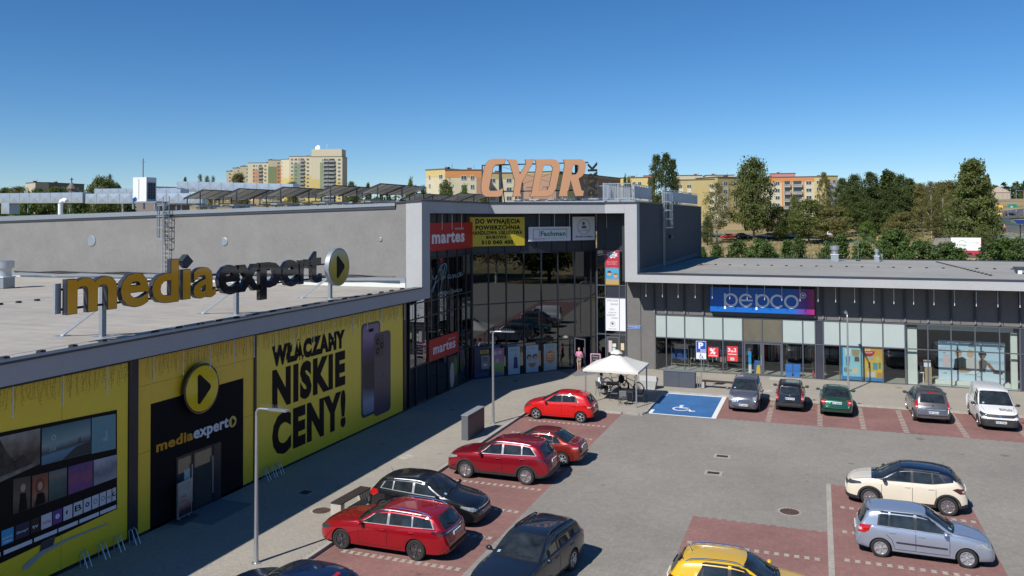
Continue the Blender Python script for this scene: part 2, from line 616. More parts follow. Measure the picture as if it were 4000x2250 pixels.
gx, gy = np.meshgrid(cx, cy_, indexing='ij')
gy = gy + (np.arange(len(cx)) % 2)[:, None] * .0825
gx, gy = gx.ravel(), gy.ravel()
ok = ~in_walk(gx, gy) & ~in_blue(gx, gy) & (gx > -15.36) & (gy < 51.36) & ~((gx < -9.2) & (gy > 45.0))
gx, gy = gx[ok], gy[ok]
u_, v_, d_ = cam_uv(gx, gy)
ok = (u_ > -500) & (u_ < 4500) & (v_ < 2700)
gx, gy = gx[ok], gy[ok]
red = in_red(gx, gy)
bone = [(-.098, -.081), (.098, -.081), (.069, 0), (.098, .081), (-.098, .081), (-.069, 0)]
lay('lane_paving', gx[~red], gy[~red], bone, 0, .007, lot, M_lane)
lay('bay_paving', gx[red], gy[red], bone, 0, .007, lot, M_red, single='bay_stone')
bx = np.arange(-21.9, 13.5, .2)
by = np.arange(17, 58.4, .1)
gx, gy = np.meshgrid(bx, by, indexing='ij')
gx = gx + (np.arange(len(by)) % 2)[None] * .1
gx, gy = gx.ravel(), gy.ravel()
ok = in_walk(gx, gy) & ~blocked(gx, gy) & ~((gx > -15.66) & (gy < 45.2)) & ~((gy > 45.2) & (gy < 45.28) & (gx > -15.6) & (gx < -9.3))
gx, gy = gx[ok], gy[ok]
u_, v_, d_ = cam_uv(gx, gy)
ok = (u_ > -500) & (u_ < 4500) & (v_ < 2700)
gx, gy = gx[ok], gy[ok]
lay('footway_paving', gx, gy, [(-.0985, -.0485), (.0985, -.0485), (.0985, .0485), (-.0985, .0485)], .1, .007, walk, M_walk)
kb = MB().box(-.075, -.495, -.09, .075, .495, .108)
km = kb.mesh('kerbstone', M_kerb)
def kerb(x, y, rz):
 o = link_mesh('kerbstone', km, walk)
 o.location = (x, y, 0)
 o.rotation_euler = (0, 0, rz)
for i in range(28): kerb(-15.475, 17.6 + i, 0)
for i in range(5): kerb(-14.9 + i, 45.125, R(90))
for i in range(6): kerb(-9.175, 46.4 + i * .95, 0)
for i in range(22): kerb(-8.6 + i, 51.475, R(90))
for i in range(3):
 a = R(15 + 30 * i)
 q = link_mesh('kerbstone', MB().box(-.075, -.20, -.09, .075, .20, .108).mesh('kerbstone', M_kerb), walk)
 q.location = (-9.85 + .675 * math.cos(a), 45.8 - .675 * math.sin(a), 0)
 q.rotation_euler = (0, 0, -a)
d1 = MB().prism([(-.085, -.11), (.085, -.11), (.085, -.06), (.05, 0), (.085, .06), (.085, .11), (-.085, .11), (-.085, .06), (-.05, 0), (-.085, -.06)], (0, 0, -.01), (1, 0, 0), (0, 1, 0), .0145).mesh('marking_stone', M_mark)
d2 = MB().box(-.13, -.082, -.01, .13, .082, .0045).mesh('marking_stone', M_mark)
def dash(x, y, me):
 o = link_mesh('marking_stone', me, lot)
 o.location = (x, y, 0)
for yl in (20.9, 23.55, 26.2, 28.85, 31.5, 34.15, 36.8, 39.45, 42.1):
 for k in range(16): dash(-14.75 + k * .272, yl + random.uniform(-.006, .006), d1)
for yl in (33.45, 30.9, 28.4, 25.85, 23.3):
 for k in range(15): dash(.72 + k * .31, yl, d1)
for yl in (28.15, 25.6):
 for k in range(14): dash(-4.2 + k * .31, yl, d1)
for xl in (-2.66, -.06, 2.05, 4.05, 6.75, 9.5):
 for k in range(15): dash(xl, 46.1 + k * .345, d2)
for y in np.arange(22, 36, .62):
 o = link_mesh('marking_strip', MB().box(.16, y, -.01, .34, y + .6, .0045).mesh('marking_strip', M_mark), lot)
M_blue = mat('bay_blue_paint', (.035, .135, .33), .75, var=.12, vscale=3, stain=.16, sscale=.9, bump=.2, bscale=12)
M_white = mat('road_white_paint', (.72, .72, .70), .75, var=.08, vscale=8, stain=.08, sscale=2)
bp = structure('painted_bay', MB().box(-9.08, 45.72, -.014, -5.35, 51.38, .001), M_blue, lot)
we = MB()
we.box(-5.60, 45.72, .001, -5.35, 51.38, .005)
we.box(-9.0, 45.72, .001, -5.6, 45.85, .005)
we.box(-9.05, 51.24, .001, -5.6, 51.38, .005)
we.box(-9.05, 45.85, .001, -8.85, 46.75, .005)
we.box(-9.05, 50.5, .001, -8.85, 51.24, .005)
structure('edge_line', we, M_white, bp)
wc = MB()
wo_, wu, wv = (-7.45, 47.55, .001), (1, 0, 0), (0, 1, 0)
ring_band(wc, -.05, -.15, .36, .47, wo_, wu, wv, 100, 385, 30, .004)
wc.prism(ring_poly(-.12, .68, .13, 16), wo_, wu, wv, .004)
wc.prism([(-.2, .5), (-.02, .5), (.0, .22), (.36, .20), (.36, .05), (-.17, .05)], wo_, wu, wv, .0045)
wc.prism([(.26, .05), (.38, .05), (.62, -.45), (.78, -.40), (.82, -.52), (.55, -.62), (.48, -.58)], wo_, wu, wv, .004)
structure('wheelchair_symbol', wc, M_white, bp)
M_rust = mat('rusty_iron', (.10, .060, .045), .75, metal=.2, var=.3, vscale=14, bump=.5, bscale=40)
M_iron = mat('grey_iron', (.055, .05, .048), .6, metal=.4, var=.25, vscale=20)
M_conc = mat('pale_concrete', (.42, .39, .33), .9, var=.12, vscale=15, bump=.2)
def manhole(x, y, r, z, label, m):
 t = thing('manhole_cover', (x, y, z), label, 'manhole cover')
 b = MB().lathe([(r, 0), (r, .006), (r * .93, .010), (r * .9, .006), (0, .006)], n=28)
 for k in range(6):
  ring_band(b, 0, 0, r * (.12 + .13 * k), r * (.18 + .13 * k), (0, 0, .006), (1, 0, 0), (0, 1, 0), 0, 360, 24, .004)
 b.build('lid', m, t, local=True)
 c = MB()
 for k in range(20):
  a = 2 * math.pi * k / 20
  c.bar((r * 1.02 * math.cos(a), r * 1.02 * math.sin(a), .002), (r * 1.28 * math.cos(a), r * 1.28 * math.sin(a), .002), .24 * r, .006)
 c.build('collar', M_mark, t, local=True)
manhole(-17.43, 26.26, .33, .1, 'round rusty manhole cover on the pavement beside the slatted bench', M_rust)
manhole(-17.71, 33.45, .34, .1, 'round pale manhole cover at the edge of the building shadow on the pavement', M_conc)
manhole(-1.14, 32.29, .34, .003, 'round rusty manhole cover in the grey lane above the yellow car', M_rust)
manhole(-13.3, 52.6, .32, .1, 'round pale cover in the pavement behind the gazebo', M_conc)
manhole(-3.05, 53.6, .3, .1, 'round pale cover in the pavement between grey minivan and small black car', M_conc)
def drain(x, y, z, label, w=.5, l=.34):
 t = thing('drain_grate', (x, y, z), label, 'drain')
 fr = MB()
 fr.box(-w / 2 - .12, -l / 2 - .12, 0, w / 2 + .12, -l / 2, .008); fr.box(-w / 2 - .12, l / 2, 0, w / 2 + .12, l / 2 + .12, .008)
 fr.box(-w / 2 - .12, -l / 2, 0, -w / 2, l / 2, .008); fr.box(w / 2, -l / 2, 0, w / 2 + .12, l / 2, .008)
 fr.build('surround', M_mark, t, local=True)
 g = MB()
 for k in range(7):
  g.box(-w / 2 + .02, -l / 2 + .01 + k * l / 7, .001, w / 2 - .02, -l / 2 + .01 + k * l / 7 + l / 12, .007)
 g.box(-w / 2, -l / 2, .0005, w / 2, l / 2, .003)
 g.build('grating', M_iron, t, local=True)
drain(-4.25, 38.67, .003, 'rectangular iron drain in the lane, the farther of the pair in the middle')
drain(-4.34, 36.04, .003, 'rectangular iron drain in the lane, the nearer of the pair in the middle')
drain(2.41, 38.9, .003, 'rectangular iron drain in the lane behind the cream car')
drain(-19.19, 27.77, .1, 'dark iron drain in the shaded pavement before the shop poster', .42, .42)
drain(-19.0, 51.3, .1, 'small dark drain in the shaded pavement before the entrance posters', .35, .3)
M_mat = mat('door_mat', (.17, .175, .185), .95, var=.2, vscale=30)
tag(structure('door_mat', MB().box(-21.85, 23.7, .1, -20.3, 26.0, .104), M_mat), 'dark grey mat set in the pavement before the black shop doorway', 'door mat')
bpy.data.objects['door_mat'].pop('kind', None)
tag(structure('door_mat', MB().prism([(-17.6, 56.0), (-15.8, 57.8), (-13.9, 56.0), (-15.7, 54.2)], (0, 0, .1), (1, 0, 0), (0, 1, 0), .004), M_mat), 'dark grey mat on the ground before the glass entrance door', 'door mat')
bpy.data.objects['door_mat.001'].pop('kind', None)
tag(structure('door_mat', MB().box(-3.2, 57.2, .1, -1.2, 58.35, .104), M_conc), 'pale mat before the doors of the shop with blue sign', 'door mat')
bpy.data.objects['door_mat.002'].pop('kind', None)
# ------------------------------------------------------------------ building materials
M_plaster = mat('grey_plaster', (.205, .202, .195), .9, var=.07, vscale=5, stain=.10, sscale=.7, bump=.35, bscale=30)
M_fasc = mat('pale_render', (.39, .40, .405), .85, var=.04, vscale=8, stain=.05, sscale=.5, bump=.15, bscale=60)
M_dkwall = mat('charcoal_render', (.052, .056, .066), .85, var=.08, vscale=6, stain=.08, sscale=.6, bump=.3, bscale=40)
M_clad = mat('dark_cladding', (.030, .033, .042), .42, var=.05, vscale=3)
M_shopw = mat('shop_wall_render', (.155, .15, .145), .88, var=.08, vscale=6, stain=.07, sscale=.8, bump=.3, bscale=40)
M_frame = mat('window_frame_metal', (.085, .095, .115), .4, var=.03)
M_dkframe = mat('dark_frame_metal', (.022, .026, .036), .35)
M_cap = mat('dark_metal_cap', (.045, .05, .062), .4, var=.05)
M_soff = mat('dark_soffit', (.03, .03, .034), .7)
M_galv = mat('galvanised_steel', (.50, .53, .56), .38, metal=.75, var=.1, vscale=12)
M_galv2 = mat('grey_steel', (.30, .33, .36), .45, metal=.5, var=.1, vscale=9)
M_dksteel = mat('dark_steel', (.035, .042, .055), .45, metal=.3)
M_black = mat('black_plastic', (.014, .014, .016), .5)
M_rubber = mat('black_rubber', (.022, .022, .023), .85, var=.15, vscale=30)
M_wht = mat('white_paint', (.78, .78, .77), .5)
M_wall_in = mat('interior_white', (.62, .64, .60), .8)
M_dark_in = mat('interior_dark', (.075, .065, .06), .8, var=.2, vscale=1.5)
M_floor_in = mat('interior_floor', (.42, .41, .37), .35, var=.05)
M_frost = mat('frosted_pane', (.40, .465, .455), .18, var=.03, vscale=1.2, spec=.6)
M_tint = mat('tinted_pane', (.135, .125, .095), .08, var=.15, vscale=.8, spec=.7)
M_panel = mat('dark_infill_panel', (.04, .045, .065), .12, spec=.6)
G_ent = glass_mat('entrance_glass', (.5, .56, .62), .15, .5)
G_shop = glass_mat('shop_glass', (.94, .97, .96), .05, .97)
def roof_mat(name, col, ang, w=1.0):
 """bitumen or membrane sheets: broad strips of slightly different tone with darker laps and streaks"""
 m = mat(name, col, .85, var=.10, vscale=1.6, stain=.10, sscale=.22, bump=.25, bscale=25, spec=.3)
 nt = m.node_tree
 b = nt.nodes['Principled BSDF']
 src = b.inputs['Base Color'].links[0].from_socket
 g = nt.nodes.new('ShaderNodeNewGeometry')
 mp = nt.nodes.new('ShaderNodeMapping')
 mp.inputs['Rotation'].default_value = (0, 0, ang)
 nt.links.new(g.outputs['Position'], mp.inputs['Vector'])
 br = nt.nodes.new('ShaderNodeTexBrick')
 br.inputs['Scale'].default_value = 1
 br.inputs['Brick Width'].default_value = 8.3
 br.inputs['Row Height'].default_value = w
 br.inputs['Mortar Size'].default_value = .018
 br.inputs['Color1'].default_value = (1.02, 1.02, 1.02, 1)
 br.inputs['Color2'].default_value = (.97, .97, .97, 1)
 br.inputs['Mortar'].default_value = (.84, .84, .84, 1)
 nt.links.new(mp.outputs[0], br.inputs['Vector'])
 n = nt.nodes.new('ShaderNodeTexNoise')
 n.inputs['Scale'].default_value = 1
 n.inputs['Detail'].default_value = 5
 m2 = nt.nodes.new('ShaderNodeMapping')
 m2.inputs['Rotation'].default_value = (0, 0, ang)
 m2.inputs['Scale'].default_value = (.12, 2.2, 1)
 nt.links.new(g.outputs['Position'], m2.inputs['Vector'])
 nt.links.new(m2.outputs[0], n.inputs['Vector'])
 mr = nt.nodes.new('ShaderNodeMapRange')
 mr.inputs['From Min'].default_value = .3
 mr.inputs['From Max'].default_value = .7
 mr.inputs['To Min'].default_value = .91
 mr.inputs['To Max'].default_value = 1.07
 nt.links.new(n.outputs['Fac'], mr.inputs['Value'])
 a = nt.nodes.new('ShaderNodeVectorMath'); a.operation = 'MULTIPLY'
 nt.links.new(src, a.inputs[0]); nt.links.new(br.outputs['Color'], a.inputs[1])
 c = nt.nodes.new('ShaderNodeVectorMath'); c.operation = 'SCALE'
 nt.links.new(a.outputs[0], c.inputs[0]); nt.links.new(mr.outputs[0], c.inputs['Scale'])
 nt.links.new(c.outputs[0], b.inputs['Base Color'])
 return m
M_roofL = roof_mat('beige_roof_membrane', (.365, .34, .30), R(0), 1.05)
M_roofR = roof_mat('grey_roof_felt', (.305, .297, .272), R(0), 1.0)
def pt(o, u, s, z, off):           # point on a facade: s along, z up, off outward
 o, u = Vector(o), Vector(u).normalized()
 w = u.cross(Vector((0, 0, 1)))
 return o + u * s + Vector((0, 0, z)) + w * off
def fbox(mb, o, u, s0, s1, z0, z1, d0, d1):
 u = Vector(u).normalized()
 w = u.cross(Vector((0, 0, 1)))
 return mb.frame_box(pt(o, u, s0, z0, d0), u * (s1 - s0), Vector((0, 0, z1 - z0)), w * (d1 - d0))
def one(name, o, u, s0, s1, z0, z1, d0, d1, m, parent):
 mb = MB()
 fbox(mb, o, u, s0, s1, z0, z1, d0, d1)
 return mb.build(name, m, parent)
FM = ((-21.95, 0, 0), (0, 1, 0))                       # facade of the long wing on the left (faces +X)
FB = ((-21.95, 50.85, 0), (6.65, 7.65, 0))              # slanted glass front of the entrance
FP = ((0, 58.5, 0), (1, 0, 0))                         # facade of the right wing (faces -Y)
# ------------------------------------------------------------------ left wing
left = thing('retail_wing', (-40, 25, 0), 'low grey shop wing on the left with flat beige roof and yellow panels', 'building')
MB().box(-60, 6, 0, -22.12, 41.38, 6.36).build('wall', M_clad, left)
MB().box(-60.4, 5.6, 6.62, -21.3, 41.38, 7.03).build('roof', M_roofL, left)
MB().box(-22.1, 5.6, 6.40, -20.9, 41.4, 7.0).build('fascia', M_fasc, left)
MB().box(-21.36, 5.6, 7.003, -20.86, 41.4, 7.075).build('roof_edge_cap', M_cap, left)
MB().box(-22.12, 5.6, 6.34, -20.98, 41.4, 6.397).build('soffit', M_soff, left)
MB().box(-22.115, 6, .085, -21.9, 41.8, .20).build('plinth', M_dkframe, left)
for y0, y1 in ((21.5, 21.9), (28.06, 28.2), (41.03, 41.36)):
 MB().box(-22.115, y0, .21, -21.86, y1, 6.33).build('pilaster', M_dkframe, left)
one('portal_panel', *FM, 22.5, 27.4, .1, 4.5, .02, .05, mat('portal_black', (.010, .010, .011), .7, spec=.12), left)
one('door_recess', *FM, 23.7, 26.06, .1, 2.32, .051, .056, M_dkframe, left)
for a, b in ((23.78, 24.42), (24.62, 25.52)):
 dl = one('door', *FM, a - .07, b + .07, .11, 2.30, .057, .075, M_dkframe, left)
 one('pane', *FM, a, b, .2, 2.22, .076, .08, mat('door_glass', (.05, .05, .045), .02, spec=1.0), dl)
 one('handle', *FM, b + .0, b + .03, .5, 1.9, .12, .15, M_galv, dl)
one('door_jamb', *FM, 25.62, 26.04, .11, 2.3, .058, .10, M_dkframe, left)
nt_ = one('notice_sheet', *FM, 24.08, 24.38, 1.2, 1.75, .081, .083, mat('notice_paper', (.45, .55, .55), .7, var=.3, vscale=14), left)
# ------------------------------------------------------------------ entrance block (taller, in the corner)
def ztop(x): return 11.88 + min(0, (x + 21)) * .0248
blk = thing('entrance_block', (-24, 60, 0), 'tall grey corner block with glass front and pale frame around the entrance', 'building')
def wall_xz(name, poly, y0, y1, m):
 b = MB()
 b.prism(poly, (0, y1, 0), (1, 0, 0), (0, 0, 1), y1 - y0)
 return b.build(name, m, blk)
wall_xz('side_wall', [(-57, 6.9), (-57, ztop(-57)), (-22.0, ztop(-22.0) - .02), (-21.9, ztop(-21.9)), (-21.9, 6.6)], 41.41, 41.75, M_plaster)
wall_xz('parapet_cap', [(-57.1, ztop(-57.1) - .30), (-57.1, ztop(-57.1) - .19), (-22.56, ztop(-22.56) - .36 + .16), (-22.56, ztop(-22.56) - .34)], 41.34, 41.80, M_cap)
wall_xz('parapet_cap', [(-57.1, ztop(-57.1) - .20 + .015), (-57.1, ztop(-57.1) + .16), (-22.56, ztop(-22.56) - .02), (-22.56, ztop(-22.56) - .19)], 41.30, 41.83, M_galv2)
wall_xz('parapet_cap', [(-22.54, ztop(-22.5) - .03), (-22.54, ztop(-22.5) + .05), (-20.9, 11.98), (-20.9, 11.90)], 41.33, 41.85, M_cap)
wall_xz('flashing', [(-57, 6.86 + .22), (-57, 7.1 + .22), (-21.92, 7.56), (-21.92, 7.30)], 41.36, 41.409, M_galv2)
wall_xz('upstand', [(-57, 6.8), (-57, 7.07), (-21.92, 7.29), (-21.92, 6.8)], 41.34, 41.408, M_wall_in)
rb = MB()
rb.face([(-57, 41.7, ztop(-57) - .25), (-21, 41.7, 11.6), (-21, 90, 11.6), (-57, 90, ztop(-57) - .25)])
rb.face([(-21, 41.7, 11.6), (-20.95, 41.7, 11.6), (-20.95, 51.4, 11.6), (-14.1, 56.5, 11.6), (-11.9, 56.5, 11.6), (-11.9, 90, 11.6), (-21, 90, 11.6)])
rb.build('roof', M_roofR, blk)
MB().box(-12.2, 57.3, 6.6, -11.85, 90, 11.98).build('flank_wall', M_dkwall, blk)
MB().box(-12.25, 57.32, 11.985, -11.80, 90.05, 12.07).build('parapet_cap', M_cap, blk)
MB().box(-11.845, 57.3, 6.9, -11.83, 86.5, 7.25).build('flashing', mat('blue_grey_felt', (.10, .12, .15), .8, var=.15), blk)
MB().box(-21.9, 41.4, 6.38, -20.9, 42.42, 11.9).build('frame_upright', M_fasc, blk)
lin = MB()
def band(mb, pts, thick, z0, z1, grow=0.):
 """vertical band along a plan polyline, thickness to the left of travel"""
 P = [Vector((x, y, 0)) for x, y in pts]
 N = []
 for i in range(len(P)):
  ds = []
  if i > 0: ds.append((P[i] - P[i - 1]).normalized())
  if i < len(P) - 1: ds.append((P[i + 1] - P[i]).normalized())
  nn = sum((Vector((-d.y, d.x, 0)) for d in ds), Vector()).normalized()
  N.append(nn / max(.3, nn.dot(Vector((-ds[0].y, ds[0].x, 0)))))
 o = [p - q * grow for p, q in zip(P, N)]
 i_ = [p + q * thick for p, q in zip(P, N)]
 n = len(P)
 vs = [(p.x, p.y, z) for z in (z0, z1) for p in o] + [(p.x, p.y, z) for z in (z0, z1) for p in i_]
 fs = []
 for k in range(n - 1):
  fs += [(k, k + 1, n + k + 1, n + k), (3 * n + k, 3 * n + k + 1, 2 * n + k + 1, 2 * n + k), (n + k, n + k + 1, 3 * n + k + 1, 3 * n + k), (2 * n + k, 2 * n + k + 1, k + 1, k)]
 fs += [(0, n, 3 * n, 2 * n), (n - 1, 3 * n - 1, 4 * n - 1, 2 * n - 1)]
 mb.raw(vs, fs)
FR = [(-20.9, 42.425), (-20.9, 51.35), (-14.1, 56.4), (-12.7, 56.4)]
band(lin, FR, .9, 11.24, 11.9)
lin.build('frame_lintel', M_fasc, blk)
cp = MB()
band(cp, [(-20.9, 41.86), (-20.9, 51.35), (-14.1, 56.4), (-11.83, 56.4)], 1.0, 11.905, 12.02, .05)
cp.build('parapet_cap', M_cap, blk)
MB().box(-12.695, 56.4, 6.44, -11.83, 57.29, 11.9).build('frame_upright', M_fasc, blk)
cl = MB()
cl.face([(-21.95, 42.4, 11.235), (-21.0, 42.4, 11.235), (-21.0, 51.3, 11.235), (-14.1, 56.5, 11.235), (-12.7, 56.5, 11.235), (-12.7, 58.6, 11.235), (-15.3, 58.6, 11.235), (-21.95, 50.9, 11.235)][::-1])
cl.build('soffit', M_soff, blk)
MB().box(-21.96, 41.76, 6.4, -21.91, 42.42, 11.2).build('cladding_panel', M_clad, blk)
MB().box(-13.09, 57.3, 6.4, -12.21, 58.75, 11.3).build('cladding_panel', M_clad, blk)
def grid_front(F, ss, zs, zpanels, parent, frame_m, pane_fn, proud=.05, mw=.035):
 """curtain wall: a pane per cell, mullions and transoms standing proud"""
 for i in range(len(ss) - 1):
  for (z0, z1) in zpanels(i):
   pm, nm = pane_fn(i, z0, z1)
   if pm is None: continue
   one(nm, *F, ss[i] + mw * .7, ss[i + 1] - mw * .7, z0 + .03, z1 - .03, -.03, -.012, pm, parent)
 for s in ss:
  one('mullion', *F, s - mw, s + mw, zs[0], zs[-1], -.06, proud, frame_m, parent)
 for z in zs:
  for i in range(len(ss) - 1):
   if any(abs(z - q) < .02 for p in zpanels(i) for q in p):
    one('transom', *F, ss[i] + mw + .002, ss[i + 1] - mw - .002, z - .035, z + .035, -.06, proud - .012, frame_m, parent)
SL = [41.85, 42.66, 44.19, 45.56, 47.01, 48.48, 49.91, 50.80]
grid_front(FM, SL, [.12, 2.35, 3.35, 5.1, 6.0, 8.5], lambda i: [(.12, 2.35), (2.35, 3.35), (3.35, 5.1), (5.1, 6.0)] + ([(6.0, 8.5)] if i else []), blk, M_dkframe, lambda i, a, b: (G_ent, 'pane'))
SB = [.06, 1.28, 2.65, 4.03, 5.46, 6.82, 8.25, 9.65, 10.1]
def bc_cells(i):
 if i == 6: return [(2.3, 5.08), (5.08, 8.5)]
 return [(.12, 2.25), (2.25, 5.08), (5.08, 8.5)]
grid_front(FB, SB, [.12, 2.25, 2.3, 5.08, 8.5], bc_cells, blk, M_dkframe, lambda i, a, b: (G_ent, 'pane'))
SR = [-15.25, -14.62, -13.58, -13.12]
FR_ = ((0, 58.5, 0), (1, 0, 0))
grid_front(FR_, SR, [.12, 2.45, 5.1, 6.0, 8.55], lambda i: [(.12, 2.45), (2.45, 5.1), (5.1, 6.0), (6.0, 8.55)], blk, M_frame, lambda i, a, b: (M_panel if (a == 5.1 and i) else G_ent, 'pane'))
for i in range(len(SL) - 1):
 if i: one('cladding_panel', *FM, SL[i] + .01, SL[i + 1] - .01, 8.54, 11.23, -.10, -.02 - .004 * (i % 2), M_clad, blk)
for i in range(8): one('cladding_panel', *FB, .05 + i * 1.262, .05 + (i + 1) * 1.262 - .02, 8.54, 11.23, -.10, -.02 - .004 * (i % 2), M_clad, blk)
for i in range(3): one('cladding_panel', *FR_, SR[i] + .01, SR[i + 1] - .01, 8.6, 11.23, -.10, -.02, M_clad, blk)
for s in SL[1:]: one('seam_rib', *FM, s - .015, s + .015, 8.56, 11.22, -.015, .03, M_dkframe, blk)
for i in range(1, 8): one('seam_rib', *FB, .04 + i * 1.262 - .015, .04 + i * 1.262 + .015, 8.56, 11.22, -.015, .03, M_dkframe, blk)
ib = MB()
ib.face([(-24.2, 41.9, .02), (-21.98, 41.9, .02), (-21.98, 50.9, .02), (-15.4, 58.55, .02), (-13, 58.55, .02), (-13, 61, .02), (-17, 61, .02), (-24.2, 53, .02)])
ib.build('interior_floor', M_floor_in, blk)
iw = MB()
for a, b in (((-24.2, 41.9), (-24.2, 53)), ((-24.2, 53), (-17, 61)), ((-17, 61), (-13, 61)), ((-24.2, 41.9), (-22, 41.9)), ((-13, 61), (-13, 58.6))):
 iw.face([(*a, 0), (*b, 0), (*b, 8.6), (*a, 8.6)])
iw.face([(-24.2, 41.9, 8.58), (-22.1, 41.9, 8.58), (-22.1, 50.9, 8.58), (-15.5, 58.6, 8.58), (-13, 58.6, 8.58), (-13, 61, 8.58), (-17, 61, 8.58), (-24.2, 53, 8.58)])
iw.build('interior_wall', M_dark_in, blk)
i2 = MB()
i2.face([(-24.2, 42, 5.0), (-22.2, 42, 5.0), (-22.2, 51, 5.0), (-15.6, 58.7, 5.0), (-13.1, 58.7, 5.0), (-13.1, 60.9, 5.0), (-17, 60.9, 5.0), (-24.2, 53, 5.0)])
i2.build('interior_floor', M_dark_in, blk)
for x, y in ((-23.2, 45.5), (-22.9, 49.5), (-20.4, 54.9), (-17.6, 58.3)):
 MB().box(x - .2, y - .2, .03, x + .2, y + .2, 8.5).build('column', M_wall_in, blk)
ld = MB()
lo_ = pt(*FB, 8.2, 0, .06)
oe = lo_ + Vector((.86, -.42, 0))
for p, q, in ((lo_, lo_ + Vector((0, 0, 2.3))), (oe, oe + Vector((0, 0, 2.3)))):
 ld.bar(p + Vector((0, 0, .14)), q, .07, .07)
for z in (.16, 1.0, 2.27): ld.bar(lo_ + Vector((0, 0, z)), oe + Vector((0, 0, z)), .05, .07)
door = ld.build('door', M_frame, blk)
gd = MB()
gd.bar(lo_.lerp(oe, .06) + Vector((0, 0, 1.2)), lo_.lerp(oe, .94) + Vector((0, 0, 1.2)), .012, 2.0)
gd.build('pane', G_shop, door)
MB().bar(oe + Vector((-.06, -.06, .6)), oe + Vector((-.06, -.06, 1.7)), .035).build('handle', M_galv, door)
one('door_closer_lamp', *FB, 7.0, 7.42, 2.36, 2.5, .05, .3, mat('beige_plastic', (.55, .5, .38), .5), blk)
dr = one('door', *FR_, -14.55, -13.62, .14, 2.3, .03, .06, M_frame, blk)
one('pane', *FR_, -14.45, -13.72, .25, 2.2, .061, .065, mat('door_glass_dark', (.03, .03, .03), .03, spec=1), dr)
for (a, b, z0, z1, c) in ((-14.4, -14.15, 1.15, 2.0, (.55, .45, .5)), (-14.12, -13.85, 1.55, 1.8, (.6, .66, .55)), (-14.12, -13.9, 1.2, 1.5, (.5, .6, .5)), (-13.5, -13.25, 1.35, 1.85, (.62, .5, .32))):
 one('notice_sheet', *FR_, a, b, z0, z1, .07, .073, mat('paper_%d' % int(abs(a) * 100 + z0 * 10), c, .7, var=.25, vscale=16), blk)
# ------------------------------------------------------------------ right wing
right = thing('retail_wing', (5, 70, 0), 'low grey shop wing on the right with long shop windows and felt roof', 'building')
MB().box(-13.12, 58.55, .1, -11.02, 58.9, 6.40).build('wall', M_shopw, right)
MB().box(-11.02, 58.55, 4.06, 30, 58.9, 6.40).build('wall', M_shopw, right)
MB().box(-12.06, 58.52, .1, -12.04, 58.549, 6.39).build('wall_joint', M_dkframe, right)
MB().box(13.65, 58.55, .1, 30, 58.9, 4.058).build('wall', M_shopw, right)
MB().box(-11.83, 56.4, 6.44, 30, 57.3, 7.0).build('fascia', M_fasc, right)
MB().box(-11.83, 56.36, 7.003, 30, 56.86, 7.09).build('roof_edge_cap', M_cap, right)
MB().box(-12.69, 57.305, 6.402, 30, 58.9, 6.437).build('soffit', M_soff, right)
MB().box(-11.8, 56.5, 6.397, 30, 57.30, 6.436).build('soffit', M_soff, right)
rr = MB()
rr.face([(-11.8, 56.88, 6.98), (30, 56.88, 6.98), (30, 86.5, 6.72), (-11.8, 86.5, 6.72)])
rr.face([(-11.8, 86.5, 0), (-11.8, 86.5, 6.72), (30, 86.5, 6.72), (30, 86.5, 0)])
rr.build('roof', M_roofR, right)
MB().box(-11.8, 86.3, 6.722, 30, 86.6, 6.80).build('roof_edge_cap', M_cap, right)
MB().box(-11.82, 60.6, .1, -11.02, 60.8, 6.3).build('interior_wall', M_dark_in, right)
SP = [-11.0, -10.22, -8.93, -7.62, -6.31, -4.99, -3.71, -2.4, -1.09, -.3, .2, 1.22, 2.51, 3.82, 5.13, 6.45, 7.77, 9.11, 10.45, 11.56, 12.3, 13.6]
def pep_cells(i): return [(.1, 2.4), (2.4, 4.0)]
def pep_pane(i, a, b):
 if i in (9, 19): return M_panel, 'infill_panel'
 if i in (5, 6): return (M_tint, 'pane') if a > 2 else (None, '')
 if i < 14 and a > 2: return M_frost, 'frosted_pane'
 return G_shop, 'pane'
grid_front(FP, SP, [.1, 2.4, 4.0], pep_cells, right, M_frame, pep_pane, .04, .035)
for a, b in ((-4.92, -3.74), (-3.68, -2.43)):
 dl = MB()
 for s0, s1, z0, z1 in ((a, a + .1, .12, 2.34), (b - .1, b, .12, 2.34), (a + .1, b - .1, .12, .24), (a + .1, b - .1, 2.24, 2.34)):
  fbox(dl, *FP, s0, s1, z0, z1, -.03, .03)
 d = dl.build('door', M_frame, right)
 one('pane', *FP, a + .1, b - .1, .24, 2.24, -.006, .006, G_shop, d)
one('handle', *FP, -3.79, -3.75, .8, 1.5, .06, .09, M_galv, right)
for x in (-11.04, -10.23, -8.93, -7.64, -.3, .2, 1.22, 2.52, 3.84, 5.15, 6.47, 7.79, 9.13, 10.47, 11.58, 12.9):
 rbm = MB()
 fbox(rbm, *FP, x - .045, x + .045, 4.28, 6.39, -.04, .09)
 q = rbm.build('wall_rib', M_dkframe, right)
 one('rib_foot', *FP, x - .04, x + .04, 4.16, 4.30, .091, .13, M_galv2, q)
fl = MB()
fl.face([(-11, 58.53, .105), (30, 58.53, .105), (30, 66, .105), (-11, 66, .105)])
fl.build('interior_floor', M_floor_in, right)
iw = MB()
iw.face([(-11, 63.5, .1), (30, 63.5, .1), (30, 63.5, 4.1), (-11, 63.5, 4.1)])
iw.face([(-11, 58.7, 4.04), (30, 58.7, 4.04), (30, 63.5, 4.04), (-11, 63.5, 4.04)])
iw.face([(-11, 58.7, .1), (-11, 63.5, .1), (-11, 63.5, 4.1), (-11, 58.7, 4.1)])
iw.build('interior_wall', M_dark_in, right)
